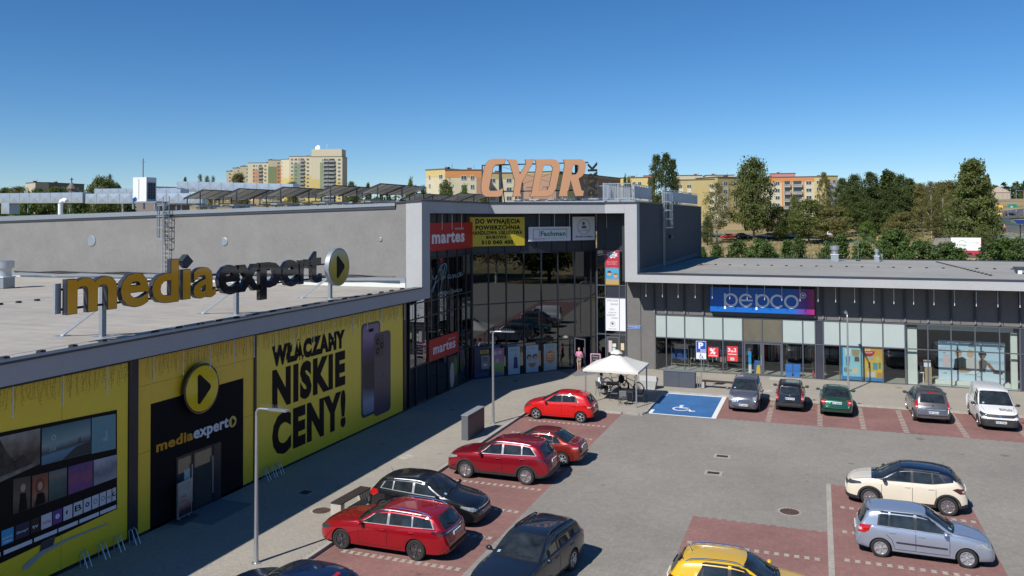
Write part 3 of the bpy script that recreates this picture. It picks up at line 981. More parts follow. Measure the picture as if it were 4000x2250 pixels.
MB().box(5.22, 58.8, .11, 5.85, 59.4, 3.75).build('column', M_wall_in, right)
wf = MB()
wf.box(5.9, 59.0, 3.62, 11.3, 59.2, 3.98); wf.box(11.15, 59.0, .12, 11.5, 59.2, 3.62)
wf.build('window_surround', M_wall_in, right)
MB().box(6.95, 59.4, .11, 11.2, 60.35, .32).build('display_plinth', M_wall_in, right)
# ------------------------------------------------------------------ shop posters and signs
M_yel = mat('yellow_print', (.88, .66, .012), .45, var=.03, vscale=3)
M_yel2 = mat('orange_yellow_print', (.88, .58, .010), .45, var=.03, vscale=3)
M_ink = mat('black_print', (.013, .010, .010), .6, spec=.15)
for q in (M_yel, M_yel2):
 nb = q.node_tree.nodes['Principled BSDF']
 nb.inputs['Coat Weight'].default_value = 1
 nb.inputs['Coat Roughness'].default_value = .38
M_whitep = mat('white_print', (.72, .74, .78), .5)
M_redp = mat('red_print', (.46, .012, .018), .4, var=.04, vscale=2)
M_ylet = mat('amber_acrylic', (.95, .42, .006), .12, spec=.6, coat=.5)
M_blet = mat('black_acrylic', (.008, .009, .014), .08, spec=.6, coat=.5)
MX, MU, MV = (-21.95, 0, 0), (0, 1, 0), (0, 0, 1)
def flat(name, F, s0, s1, z0, z1, d0, d1, m, parent=None):
 b = MB(); fbox(b, *F, s0, s1, z0, z1, d0, d1)
 return b.build(name, m, parent)
def shape(name, F, poly, d0, d1, m, parent=None):
 u = Vector(F[1]).normalized()
 b = MB(); b.prism(poly, pt(F[0], u, 0, 0, d0), u, MV, d1 - d0)
 return b.build(name, m, parent)
def words(name, F, lines, off, m, parent, depth=.0, u2=None):
 u = Vector(F[1]).normalized()
 b = MB()
 for (t, x0, x1, z0, z1, bold, shear) in lines:
  lettering(b, t, F[0], u, MV, x0, x1, z0, z1, bold, shear, 1., depth, off)
 return b.build(name, m, parent)
def sign(name, F, s, z, label, cat, group=None, off=0.):
 return thing(name, tuple(pt(F[0], Vector(F[1]), s, z, off)), label, cat, group)
tv = sign('poster', FM, 16, .2, 'big yellow wall poster showing a television with app tiles', 'poster')
flat('poster_panel', FM, 8, 21.48, .22, 6.12, 0, .05, M_yel, tv)
scr = [(10.5, 1.2), (21.04, 1.37), (21.01, 4.64), (16.9, 5.35), (10.5, 6.0)]
shape('tv_screen', FM, [(11, .95), (21.04, 1.37), (21.01, 4.64), (16.9, 4.9), (11, 5.2)], .051, .062, M_ink, tv)
def pm(name, stops, noise, ns, axis=2, lo=0., hi=1.): return grad_mat(name, stops, axis, lo, hi, .45, noise, ns)
tiles = [
 ('show_tile', [(15.2, 3.3), (18.14, 3.66), (18.14, 4.72), (15.2, 4.86)], pm('tile_rocky', [(0, (.30, .30, .27)), (.45, (.05, .04, .03)), (.6, (.12, .09, .06)), (1, (.34, .32, .30))], .35, 2.2, 2, 3.3, 4.8)),
 ('show_tile', [(18.20, 3.6), (19.96, 3.49), (19.95, 4.60), (18.20, 4.70)], pm('tile_lake', [(0, (.05, .13, .18)), (.28, (.10, .26, .36)), (.36, (.05, .06, .06)), (.55, (.22, .34, .36)), (1, (.05, .16, .18))], .05, 1.5, 2, 3.5, 4.65)),
 ('show_tile', [(20.0, 3.46), (20.96, 3.37), (20.95, 4.52), (20.0, 4.60)], mat('tile_teal', (.14, .30, .34), .5, var=.06)),
 ('show_tile', [(17.28, 2.45), (17.83, 2.45), (17.83, 3.40), (17.28, 3.46)], pm('tile_dark_suit', [(0, (.02, .02, .02)), (.5, (.12, .09, .07)), (1, (.05, .05, .04))], .3, 5, 2, 2.4, 3.4)),
 ('show_tile', [(17.89, 2.44), (18.42, 2.43), (18.42, 3.33), (17.89, 3.38)], pm('tile_portrait', [(0, (.02, .02, .04)), (.35, (.28, .16, .10)), (.6, (.30, .08, .03)), (1, (.10, .08, .06))], .35, 4, 2, 2.4, 3.4)),
 ('show_tile', [(18.45, 2.43), (19.08, 2.42), (19.08, 3.29), (18.45, 3.33)], pm('tile_wreck', [(0, (.02, .06, .06)), (.5, (.05, .12, .12)), (.75, (.2, .18, .14)), (1, (.10, .16, .2))], .25, 4, 2, 2.4, 3.4)),
 ('show_tile', [(19.14, 2.42), (20.05, 2.41), (20.05, 3.24), (19.14, 3.29)], pm('tile_purple', [(0, (.10, .05, .22)), (.45, (.26, .07, .16)), (1, (.06, .05, .20))], .5, 6, 2, 2.4, 3.3)),
 ('show_tile', [(20.09, 2.41), (21.01, 2.41), (21.01, 3.16), (20.09, 3.23)], pm('tile_ice', [(0, (.30, .33, .36)), (.5, (.16, .18, .22)), (1, (.42, .45, .5))], .4, 3, 2, 2.4, 3.2)),
]
for nm, poly, m in tiles: shape(nm, FM, poly, .063, .068, m, tv)
shape('portrait_print', FM, ring_poly(18.14, 3.02, .15, 12, ry=.24), .0685, .070, mat('auburn_print', (.20, .045, .02), .6), tv)
shape('portrait_print', FM, ring_poly(18.15, 3.0, .085, 12, ry=.13), .0705, .072, mat('face_pale', (.45, .30, .24), .6), tv)
shape('portrait_print', FM, [(17.98, 2.46), (18.34, 2.46), (18.28, 2.78), (18.05, 2.80)], .0685, .070, M_ink, tv)
shape('portrait_print', FM, [(17.45, 2.46), (17.74, 2.46), (17.68, 2.95), (17.5, 2.98)], .0685, .070, M_ink, tv)
shape('portrait_print', FM, ring_poly(17.59, 3.12, .08, 10, ry=.12), .0685, .070, mat('face_pale', (.45, .30, .24), .6), tv)
shape('rock_print', FM, [(15.4, 3.5), (17.9, 3.75), (17.6, 4.1), (17.3, 3.98), (17.05, 4.32), (16.85, 4.72), (16.6, 4.75), (16.4, 4.3), (15.9, 4.45), (15.4, 4.4)], .0685, .070, mat('rock_brown', (.05, .04, .03), .7, var=.7, vscale=5), tv)
shape('shore_print', FM, [(18.9, 3.56), (19.95, 3.51), (19.95, 3.88), (19.4, 3.84)], .0685, .070, mat('shore_print', (.035, .04, .042), .6), tv)
for k in range(8):                                  # sun mark and temperature on the weather tile
 a = k * math.pi / 4
 flat('weather_mark', FM, 18.6 + .07 * math.cos(a) - .012, 18.6 + .07 * math.cos(a) + .012, 4.33 + .07 * math.sin(a) - .012, 4.33 + .07 * math.sin(a) + .012, .069, .071, M_whitep, tv)
words('weather_text', FM, [('38°', 18.45, 18.78, 3.93, 4.08, 0, 0)], .070, mat('print_grey', (.3, .4, .42), .5), tv)
shape('weather_figures', FM, [(19.50, 3.93), (19.52, 3.93), (19.52, 4.10), (19.50, 4.10)], .069, .071, M_ink, tv)
shape('weather_figures', FM, [(19.55, 3.93), (19.57, 3.93), (19.57, 4.11), (19.55, 4.11)], .069, .071, M_ink, tv)
shape('chair_print', FM, [(20.45, 3.75), (20.62, 3.72), (20.62, 4.05), (20.54, 4.05), (20.54, 3.84), (20.45, 3.84)], .069, .071, mat('pale_teal_print', (.3, .42, .42), .5), tv)
apps = [(16.93, 17.30, (.03, .35, .62), 'prime\nvideo', M_whitep), (17.36, 17.81, (.012, .02, .06), 'Disney+', M_whitep), (17.86, 18.14, (.012, .012, .012), 'tv', M_whitep),
  (18.20, 18.56, (.6, .62, .68), 'YouTube', M_redp), (18.60, 18.92, (.12, .05, .28), '', None), (18.97, 19.29, (.6, .62, .68), '', None), (19.34, 19.67, (.6, .62, .68), 'B', M_ink),
  (19.71, 19.99, (.6, .62, .68), '', None), (20.03, 20.29, (.6, .62, .68), '', None), (20.33, 20.57, (.6, .62, .68), '', None), (20.61, 20.80, (.6, .62, .68), 'PLAY', M_ink), (20.84, 20.98, (.6, .62, .68), '', None)]
for (a, b, c, t, tm) in apps:
 q = flat('app_tile', FM, a, b, 1.68, 2.10, .063, .068, mat('app_%d' % int(a * 100), c, .5), tv)
 if t:
  ls = t.split('\n')
  hgt_ = .09 if len(t) < 9 else .07
  words('app_name', FM, [(l, a + .04, b - .04, 1.86 - .1 * i - hgt_ / 2, 1.86 - .1 * i + hgt_ / 2 + (.1 if t in ('B',) else 0), .01, 0) for i, l in enumerate(ls)], .069, tm, q)
 else:
  bb = MB()
  ring_band(bb, (a + b) / 2, 1.9, .02 + .02 * (int(a * 50) % 3), .075, pt(*FM, 0, 0, .068), MU, MV, int(a * 100) % 200, int(a * 100) % 200 + 360 - 110 * (int(a * 30) % 3), 14, .003)
  bb.build('app_mark', M_ink if c[0] > .3 else M_whitep, q)
for a, b in ((14, 16.9), (17.0, 17.9), (17.97, 18.75), (18.8, 19.5), (19.56, 20.3), (20.35, 21.0)):
 flat('screen_bar', FM, a, b, 1.40, 1.52, .063, .067, M_whitep, tv)
shape('tv_neck', FM, [(18.15, .98), (18.6, 1.02), (18.7, 1.34), (18.2, 1.32)], .063, .07, mat('print_dark_grey', (.05, .05, .055), .4), tv)
shape('tv_foot', FM, [(17.60, .72), (17.75, .72), (18.3, .95), (19.2, 1.03), (20.67, 1.0), (20.67, 1.04), (19.2, 1.10), (18.2, 1.06), (17.62, .86)], .071, .078, mat('print_silver', (.36, .38, .42), .4), tv)
pn = sign('poster', FM, 25, .1, 'orange yellow wall panel around the black shop doorway', 'wall panel')
po = MB()
fbox(po, *FM, 21.92, 22.49, .1, 6.15, .0, .045); fbox(po, *FM, 27.42, 28.05, .1, 6.15, 0, .045); fbox(po, *FM, 22.495, 27.415, 4.51, 6.15, 0, .045)
po.build('poster_panel', M_yel2, pn)
def disc_sign(F, s, z, r, d0, thick, label, face, parent=None, side=M_blet, mark=M_ink, name='disc_sign', cat='sign'):
 u = Vector(F[1]).normalized()
 t = sign(name, F, s, z - r, label, cat, None, d0) if parent is None else parent
 w = u.cross(Vector(MV))
 c = pt(F[0], u, s, z, d0)
 b = MB(); b.lathe([(r, 0), (r, thick), (r * .93, thick + .01)], c, w, 40)
 b.build('disc_case' if parent is None else 'disc', side, t, smooth=30)
 b = MB(); b.lathe([(r * .925, thick + .004), (r * .9, thick + .03), (0, thick + .045)], c, w, 40)
 b.build('disc_face', face, t, smooth=40)
 pl = [(-.30, .52), (-.20, .60), (.40, .10), (.44, 0), (.40, -.10), (-.20, -.60), (-.30, -.52)]
 b = MB(); b.prism([(s + x * r, z + y * r) for x, y in pl], pt(F[0], u, 0, 0, d0 + thick + .03), u, MV, .025)
 b.build('play_mark', mark, t)
 return t
disc_sign(FM, 24.80, 4.62, .93, .1, .16, 'round yellow disc with black play triangle above the shop doorway', mat('amber_disc', (.80, .60, .010), .12, coat=.5))
nm = sign('sign', FM, 24.8, 2.7, 'flat orange and white shop name over the black doorway', 'sign')
words('letters', FM, [('media', 22.74, 24.55, 2.76, 3.14, .03, 0)], .056, mat('orange_print', (.62, .30, .012), .5), nm, .02)
words('letters', FM, [('expert', 24.58, 26.50, 2.62, 3.14, .03, 0)], .056, M_whitep, nm, .02)
disc_sign(FM, 26.71, 2.92, .24, .055, .02, '', mat('small_disc', (.62, .50, .10), .3), nm)
sl = sign('poster', FM, 34.6, .15, 'big yellow wall poster with black slogan and two phones', 'poster')
flat('poster_panel', FM, 28.2, 41.0, .17, 6.12, 0, .05, M_yel, sl)
words('slogan', FM, [('WŁĄCZAMY', 29.24, 35.0, 4.40, 5.55, .085, 0), ('NISKIE', 29.27, 35.03, 2.78, 4.50, .06, 0), ('CENY!', 29.27, 35.06, .74, 2.58, .06, 0)], .055, M_ink, sl)
def rrect(x0, x1, z0, z1, r, n=6):
 out = []
 for cx_, cz, a in ((x1 - r, z1 - r, 0), (x0 + r, z1 - r, 90), (x0 + r, z0 + r, 180), (x1 - r, z0 + r, 270)):
  out += [(cx_ + r * math.cos(R(a + 90 * i / n)), cz + r * math.sin(R(a + 90 * i / n))) for i in range(n + 1)]
 return out
M_phone = mat('phone_edge_print', (.045, .04, .06), .35)
shape('phone_front', FM, rrect(36.53, 38.45, .75, 5.55, .28), .051, .06, M_phone, sl)
shape('phone_screen', FM, rrect(36.68, 38.36, .88, 5.44, .24), .061, .064, pm('phone_screen_print', [(0, (.22, .26, .36)), (.14, (.28, .32, .45)), (.3, (.03, .03, .06)), (.55, (.02, .016, .03)), (.72, (.12, .05, .16)), (.88, (.30, .20, .34)), (1, (.25, .20, .30))], .06, .8, 2, .9, 5.4), sl)
shape('phone_notch', FM, rrect(37.25, 37.75, 5.05, 5.22, .085), .065, .068, M_ink, sl)
shape('phone_back', FM, rrect(37.80, 39.56, .56, 4.90, .28), .066, .074, mat('phone_back_print', (.075, .060, .095), .35, var=.12, vscale=.5), sl)
shape('phone_camera_bump', FM, rrect(37.92, 38.82, 3.62, 4.78, .2), .075, .08, mat('phone_camera_print', (.035, .03, .045), .3), sl)
for x, z in ((38.16, 4.45), (38.16, 3.95), (38.58, 4.2)):
 b = MB(); ring_band(b, x, z, .10, .17, pt(*FM, 0, 0, .081), MU, MV, 0, 360, 18, .004); b.build('phone_lens', M_ink, sl)
shape('phone_mark', FM, ring_poly(38.7, 2.62, .10, 10, ry=.17), .075, .078, M_phone, sl)
M_joint2 = mat('panel_joint', (.30, .22, .01), .6)
for s0, s1, z in ((21.93, 22.48, 2.9), (27.43, 28.04, 2.9), (21.93, 28.04, 5.2)): flat('panel_joint', FM, s0, s1, z, z + .012, .046, .048, M_joint2, pn)
for x in (31.4, 34.6, 37.8): flat('panel_joint', FM, x, x + .012, .18, 6.1, .0505, .0512, M_joint2, sl)
for x in (12.5, 15.7, 18.9): flat('panel_joint', FM, x, x + .012, .23, 6.1, .0505, .0508, M_joint2, tv)
M_wire = mat('light_string_wire', (.20, .17, .05), .6)
M_tube = mat('light_tube', (.68, .70, .70), .35)
def icicles(s0, s1, label):
 rng = random.Random(int(s0 * 10))
 b = MB()
 u = Vector((0, 1, 0))
 zt = 6.28
 k = s0
 b.bar((-21.6, s0, zt), (-21.6, s1, zt), .012, .012)
 while k < s1:
  L = rng.choice((.45, .65, .75, .55, .7))
  z = zt
  x = k
  while z > zt - L:
   nx = x + rng.uniform(-.035, .035)
   b.bar((-21.6, x, z), (-21.6, nx, z - .11), .006, .006)
   if rng.random() < .6: b.bar((-21.6, nx, z - .11), (-21.6, nx + rng.choice((-.06, .06)), z - .14), .006, .006)
   x, z = nx, z - .11
  k += rng.uniform(.08, .12)
 return top_thing('icicle_lights', b, M_wire, label, 'light string', 'icicle light strings under the left canopy')
icicles(14.5, 21.4, 'icicle light string hanging over the yellow television poster')
icicles(22.0, 28.0, 'icicle light string hanging over the black shop doorway panel')
icicles(28.3, 40.9, 'icicle light string hanging over the slogan and phones poster')
def tube(p, L, label, group):
 b = MB()
 b.tube([(0, 0, -.0), (0, 0, -L + .06)], .019, 8)
 t = thing('hanging_light_tube', p, label, 'light tube', group)
 b.build('tube', M_tube, t, local=True, smooth=40)
 MB().tube([(0, 0, -L + .06), (0, 0, -L)], .024, 8).build('end_cap', M_whitep, t, local=True, smooth=40)
 return t
for i, y in enumerate((16.9, 18.55, 20.2, 22.15, 23.55, 24.95, 26.3, 27.5, 28.9, 30.2, 31.7, 33.3, 35.0, 36.4, 37.9, 39.3, 40.4)):
 tube((-21.45, y, 6.33), .98, '%s white hanging light tube from the left under the left canopy' % ORD[i], 'light tubes under the left canopy')
px = [-11.41, -10.26, -9.17, -8.01, -6.86, -5.70, -4.56, -3.44, -2.34, -1.20, -.09, .98, 2.12, 3.26, 4.42, 5.55, 6.70, 7.84, 9.03, 10.19, 11.36, 12.5]
for i, x in enumerate(px):
 tube((x, 57.31, 6.39), 1.02, '%s white hanging light tube from the left under the right canopy' % ORD[i], 'light tubes under the right canopy')
for i, s in enumerate((.35, .9, 1.5)): tube(tuple(pt(*FM, 45.1 + i * 1.45, 11.2, .55)), .95, '%s white light tube from the left before the large red shop sign' % ORD[i], 'light tubes in the entrance recess')
for i, (s, L) in enumerate(((4.9, .95), (6.15, .95), (7.4, .95), (10.6, 1.0))): tube(tuple(pt(*FB, s, 11.2, .7)), L, '%s white light tube from the left before the white signs of the entrance' % ORD[i], 'light tubes in the entrance recess')
rs = thing('rooftop_sign', (-22.3, 27.5, 7.03), 'rooftop letters in orange and black with yellow play disc on the left roof', 'sign')
Fr = ((-22.30, 0, 0), (0, 1, 0))
def raised(txt, x0, x1, z0, z1, face, bold=.028):
 u = Vector((0, 1, 0))
 b = MB(); lettering(b, txt, Fr[0], u, MV, x0, x1, z0, z1, bold, 0, 1., .18, 0)
 q = b.build('letter', M_blet if face is M_blet else mat('letter_case_grey', (.03, .034, .045), .35), rs)
 b = MB(); lettering(b, txt, Fr[0], u, MV, x0 + .02, x1 - .02, z0 + .02, z1 - .02, bold - .008, 0, 1., .0, .185)
 b.build('letter_face', face, q)
for t, a, b_, z0, z1 in (('m', 19.23, 21.21, 7.96, 9.10), ('e', 21.34, 22.62, 7.92, 9.12), ('d', 22.73, 24.05, 7.92, 9.5), ('ı', 24.23, 24.66, 7.96, 9.08), ('a', 24.78, 26.03, 7.92, 9.12)):
 raised(t, a, b_, z0, z1, M_ylet)
for t, a, b_, z0, z1 in (('e', 26.18, 27.48, 7.92, 9.12), ('x', 27.36, 28.74, 7.96, 9.08), ('p', 28.74, 30.22, 7.52, 9.1), ('e', 30.25, 31.52, 7.92, 9.12), ('r', 31.56, 32.42, 7.96, 9.08), ('t', 32.3, 33.34, 7.92, 9.42)):
 raised(t, a, b_, z0, z1, M_blet)
shape('letter_dot', Fr, [(24.41, 9.12), (24.73, 9.37), (24.42, 9.64), (24.10, 9.37)], 0, .24, M_dksteel, rs)
disc_sign(Fr, 34.75, 8.58, .93, .0, .24, '', pm('disc_fade', [(0, (.42, .28, .01)), (.5, (.58, .42, .015)), (.85, (.55, .50, .25)), (1, (.5, .5, .4))], .1, 1.5, 2, 7.7, 9.5), rs, side=M_galv2)
fr_ = MB()
for z in (8.12, 8.75): fr_.bar((-22.42, 19.1, z), (-22.42, 34.2, z), .07, .07)
fr_.build('support_rail', M_dksteel, rs)
flat('side_plate', ((-22.44, 0, 0), (0, 1, 0)), 19.0, 19.22, 8.0, 8.95, 0, .1, M_galv, rs)
for y in (20.98, 27.71, 34.64):
 MB().box(-22.58, y - .09, 7.03, -22.44, y + .09, 8.8).build('post', M_galv2, rs)
 MB().box(-22.75, y - .25, 7.031, -22.25, y + .25, 7.05).build('base_plate', M_galv, rs)
 b = MB(); b.bar((-23.95, y - .35, 7.05), (-22.58, y - .05, 8.05), .09, .09); b.build('brace', M_galv, rs)
 MB().box(-24.15, y - .55, 7.031, -23.75, y - .15, 7.05).build('base_plate', M_galv, rs)
ms = sign('sign', FM, 47.9, 8.94, 'large red sign with white lettering left in the entrance recess', 'sign', 'red shop signs')
flat('sign_board', FM, 42.6, 50.82, 8.95, 10.66, .04, .12, M_redp, ms)
words('letters', FM, [('martes', 44.55, 49.4, 9.38, 10.10, .035, .0)], .125, M_whitep, ms, .01)
words('letters', FM, [('SPORT', 47.9, 49.4, 10.2, 10.32, .0, .0)], .125, M_whitep, ms, .005)
ms = sign('sign', FM, 46.3, 2.35, 'small red sign with white lettering low on the entrance glass', 'sign', 'red shop signs')
flat('sign_board', FM, 44.24, 48.46, 2.36, 3.66, .055, .085, M_redp, ms)
words('letters', FM, [('martes', 44.8, 48.0, 2.70, 3.22, .02, .0)], .087, M_whitep, ms, .008)
words('letters', FM, [('SPORT', 46.9, 48.0, 3.28, 3.37, .0, .0)], .087, M_whitep, ms, .005)
bn = sign('banner', FB, 2.1, 9.0, 'yellow banner with black lettering offering space to let', 'banner')
flat('banner_sheet', FB, -.42, 4.05, 9.02, 11.0, .10, .125, mat('banner_yellow', (.60, .47, .03), .5, var=.05, vscale=2), bn)
words('letters', FB, [('DO WYNAJĘCIA', .25, 3.70, 10.46, 10.90, .05, 0), ('POWIERZCHNIA', .25, 3.72, 10.14, 10.44, .05, 0), ('HANDLOWA USŁUGOWA', -.05, 3.88, 9.80, 10.08, .045, 0), ('BIUROWA', 1.05, 2.65, 9.52, 9.74, .045, 0), ('510 040 400', .7, 3.15, 9.14, 9.42, .05, 0)], .13, M_ink, bn)
fa = sign('sign', FB, 6.1, 9.3, 'wide white sign with green lettering and orange door outline', 'sign')
flat('sign_board', FB, 4.36, 7.83, 9.29, 10.30, .06, .16, M_whitep, fa)
M_gr = mat('green_print', (.02, .24, .12), .5); M_or = mat('orange_red_print', (.60, .12, .03), .5)
words('letters', FB, [('Fachman', 5.32, 7.40, 9.64, 9.99, .045, 0)], .165, M_gr, fa)
words('letters', FB, [('drzwi • podłogi • montaż', 5.75, 7.3, 9.44, 9.52, .0, 0)], .165, M_gr, fa)
b = MB()
for (a, c, z0, z1) in ((4.70, 5.70, 9.43, 9.47), (4.70, 4.74, 9.43, 10.16), (4.70, 5.24, 10.13, 10.16), (5.20, 5.24, 9.58, 10.16)): fbox(b, *FB, a, c, z0, z1, .162, .168)
b.build('door_outline', M_or, fa)
b = MB()
for (a, c, z0, z1) in ((5.34, 7.52, 10.10, 10.14), (7.48, 7.52, 9.50, 10.10)): fbox(b, *FB, a, c, z0, z1, .162, .168)
b.build('frame_outline', M_gr, fa)
sk = sign('sign', FB, 8.97, 9.3, 'square white cafe sign with round emblem on the entrance block', 'sign')
flat('sign_board', FB, 8.02, 9.93, 9.30, 11.0, .06, .14, M_whitep, sk)
words('letters', FB, [('Słodka kafejka', 8.22, 9.75, 9.46, 9.64, .015, .3)], .145, M_ink, sk)
words('letters', FB, [('Sól z Miodu', 8.55, 9.40, 9.95, 10.06, .0, .25)], .145, mat('print_mid_grey', (.12, .12, .13), .5), sk)
b = MB(); ring_band(b, 8.98, 10.27, .52, .55, pt(*FB, 0, 0, .142), Vector(FB[1]).normalized(), MV, 0, 360, 32, .004)
b.prism(ring_poly(8.95, 10.52, .12, 12), pt(*FB, 0, 0, .142), Vector(FB[1]).normalized(), MV, .004)
b.prism([(8.75, 10.16), (9.22, 10.16), (9.12, 10.36), (8.85, 10.34)], pt(*FB, 0, 0, .142), Vector(FB[1]).normalized(), MV, .004)
b.build('emblem', mat('print_mid_grey', (.12, .12, .13), .5), sk)
ds = sign('sign', FM, 47, 6.1, 'white script lettering of a dance studio on the dark entrance glass', 'lettering')
STK = [[(44.77,7.49),(44.74,7.34),(44.89,7.24),(45.12,7.28),(45.33,7.44)],[(45.39,7.49),(45.18,7.13),(44.97,6.76),(44.74,6.49),(44.61,6.54),(44.74,6.72),(45.18,6.99),(45.57,7.17)],[(45.86,6.51),(46.02,6.87),(46.3,7.51),(46.61,8.09)],[(45.57,7.62),(45.84,7.93),(46.27,8.1),(46.64,8.11),(46.79,7.93),(46.7,7.62),(46.42,7.24),(46.08,7.09),(45.9,7.21),(46.14,7.32),(46.6,7.26)],[(47.23,7.38),(46.95,7.34),(46.91,7.19),(47.1,7.14),(47.33,7.31),(47.39,7.13),(47.58,7.16)],[(47.68,7.37),(47.74,7.12),(47.84,7.27),(48.04,7.34),(48.1,7.13),(48.26,7.14)],[(48.56,7.38),(48.36,7.32),(48.36,7.16),(48.63,7.14)],[(48.73,7.23),(49.0,7.33),(48.93,7.44),(48.73,7.37),(48.76,7.18),(49.03,7.18),(49.31,7.33)]]
b = MB()
for s_ in STK: b.tube([(-21.885, y, z) for y, z in s_], .022, 5)
b.build('letters', mat('pale_blue_print', (.30, .40, .44), .5), ds)
words('letters', FM, [('STUDIO TAŃCA', 45.5, 49.2, 6.16, 6.42, -.004, 0)], .055, mat('pale_blue_print', (.30, .40, .44), .5), ds)
hk = sign('poster', FR_, -14.1, 6.1, 'upright red and blue children poster high at the right of the entrance glass', 'poster')
flat('poster_panel', FR_, -14.58, -13.6, 6.05, 8.52, .06, .07, pm('kids_print', [(0, (.5, .30, .10)), (.12, (.45, .32, .12)), (.2, (.05, .30, .50)), (.46, (.06, .38, .60)), (.52, (.42, .03, .06)), (1, (.46, .03, .05))], .05, 2.5, 2, 6.05, 8.5), hk)
shape('burst', FR_, [(-14.1 + (.46 if k % 2 else .32) * math.cos(k * math.pi / 9), 8.22 + (.27 if k % 2 else .19) * math.sin(k * math.pi / 9)) for k in range(18)], .071, .074, M_whitep, hk)
words('letters', FR_, [('HAPPY', -14.38, -13.82, 8.22, 8.36, .02, 0), ('KIDS', -14.32, -13.88, 8.05, 8.19, .02, 0)], .076, M_ink, hk)
words('letters', FR_, [('SALA ZABAW', -14.5, -13.7, 7.66, 7.76, .01, 0), ('DLA DZIECI', -14.45, -13.75, 7.50, 7.60, .01, 0)], .073, mat('pink_print', (.7, .35, .38), .5), hk)
for x, z, c in ((-14.3, 6.85, (.05, .03, .02)), (-13.85, 6.7, (.30, .12, .05))):
 shape('child_print', FR_, ring_poly(x, z, .15, 12), .071, .074, mat('skin_print', (.55, .34, .22), .5), hk)
 shape('child_print', FR_, ring_poly(x, z + .06, .16, 10, 0, 180), .0742, .077, mat('hair_%d' % int(c[0] * 100), c, .6), hk)
sm = sign('poster', FR_, -13.9, 2.7, 'tall white menu poster with grey words right of the entrance', 'poster')
flat('poster_panel', FR_, -14.6, -13.6, 2.72, 5.06, .06, .07, M_whitep, sm)
flat('poster_panel', FR_, -13.56, -13.14, 2.72, 5.06, .06, .07, M_whitep, sm)
M_gp = mat('print_mid_grey', (.12, .12, .13), .5)
words('letters', FR_, [('SMACZNE', -14.5, -13.7, 4.84, 4.97, .0, 0), ('OBIADKI', -14.25, -13.68, 4.58, 4.7, .0, 0), ('ZUPY', -14.3, -13.95, 4.2, 4.32, 0, 0), ('CIASTA', -14.4, -13.8, 3.98, 4.08, 0, 0), ('DESERY', -14.5, -13.85, 3.78, 3.9, 0, 0), ('KAWA', -14.15, -13.7, 3.58, 3.7, 0, 0), ('Słodka kafejka', -14.4, -13.8, 2.8, 2.9, 0, .2)], .072, M_gp, sm)
b = MB(); ring_band(b, -14.1, 3.22, .17, .19, pt(*FR_, 0, 0, .071), (1, 0, 0), MV, 0, 360, 20, .003); b.prism(ring_poly(-14.1, 3.24, .09, 10), pt(*FR_, 0, 0, .071), (1, 0, 0), MV, .003); b.build('emblem', M_gp, sm)
def low(s0, s1, label, m):
 t = sign('poster', FB, (s0 + s1) / 2, .12, label, 'poster', 'posters low in the entrance glass')
 flat('poster_panel', FB, s0, s1, .16, 2.04, .056, .064, m, t)
 return t
q = low(1.42, 2.42, 'pink and green poster low in the entrance glass', pm('pink_green', [(0, (.05, .10, .40)), (.16, (.30, .36, .10)), (.5, (.34, .38, .16)), (.58, (.42, .20, .28)), (1, (.38, .16, .27))], .12, 2, 2, .2, 2))
for a, z in ((1.75, 1.72), (2.1, 1.75), (1.9, 1.2)): shape('figure_print', FB, ring_poly(a, z, .14, 12), .065, .068, mat('pink_pale', (.6, .42, .48), .5), q)
q = low(2.73, 3.66, 'pale blue poster with two cartoon workers low in the entrance glass', mat('pale_blue_poster', (.40, .50, .56), .5, var=.05))
words('letters', FB, [('Czystość', 2.82, 3.5, 1.72, 1.92, 0, .3)], .066, M_gp, q)
shape('figure_print', FB, [(3.15, .55), (3.5, .55), (3.45, 1.3), (3.2, 1.35)], .065, .068, mat('navy_print', (.02, .04, .14), .5), q)
shape('figure_print', FB, ring_poly(3.33, 1.45, .1, 12), .065, .068, mat('skin_print', (.55, .34, .22), .5), q)
shape('figure_print', FB, [(2.85, .6), (3.08, .6), (3.05, 1.2), (2.88, 1.2)], .065, .068, mat('pink_pale', (.6, .42, .48), .5), q)
q = low(4.14, 5.14, 'pale blue poster with two faces low in the entrance glass', mat('pale_blue_poster', (.40, .50, .56), .5, var=.05))
words('letters', FB, [('Cytrus', 4.3, 4.9, 1.75, 1.92, 0, .3)], .066, M_gp, q)
for a, c in ((4.4, (.10, .05, .03)), (4.88, (.08, .05, .04))):
 shape('face_print', FB, ring_poly(a, 1.22, .2, 14), .065, .067, mat('hair_%d' % int(c[0] * 100), c, .6), q)
 shape('face_print', FB, ring_poly(a + .03, 1.12, .16, 14), .068, .07, mat('skin_print', (.55, .34, .22), .5), q)
shape('face_print', FB, ring_poly(4.64, .8, .3, 14, 180, 360), .065, .068, mat('wood_print', (.4, .2, .09), .5), q)
q = low(5.58, 6.64, 'pale grey poster with orange hexagon low in the entrance glass', mat('pale_grey_poster', (.42, .45, .47), .5, var=.08, vscale=3))
shape('hexagon', FB, [(6.12 + .42 * math.cos(R(60 * k + 30)), 1.12 + .5 * math.sin(R(60 * k + 30))) for k in range(6)], .065, .068, mat('orange_hex', (.60, .22, .03), .5), q)
words('letters', FB, [('DRZWI', 5.86, 6.4, 1.22, 1.36, .02, 0), ('PODŁOGI', 5.84, 6.42, 1.06, 1.16, .01, 0), ('MONTAŻ', 5.86, 6.4, .9, 1.0, .01, 0)], .07, M_whitep, q)
words('letters', FB, [('Fachman', 5.8, 6.45, 1.76, 1.88, .01, 0)], .066, M_gr, q)
b = MB(); fbox(b, *FB, 5.68, 6.56, 1.66, 1.68, .065, .067); fbox(b, *FB, 5.68, 6.56, 1.94, 1.96, .065, .067); b.build('frame_outline', M_gr, q)
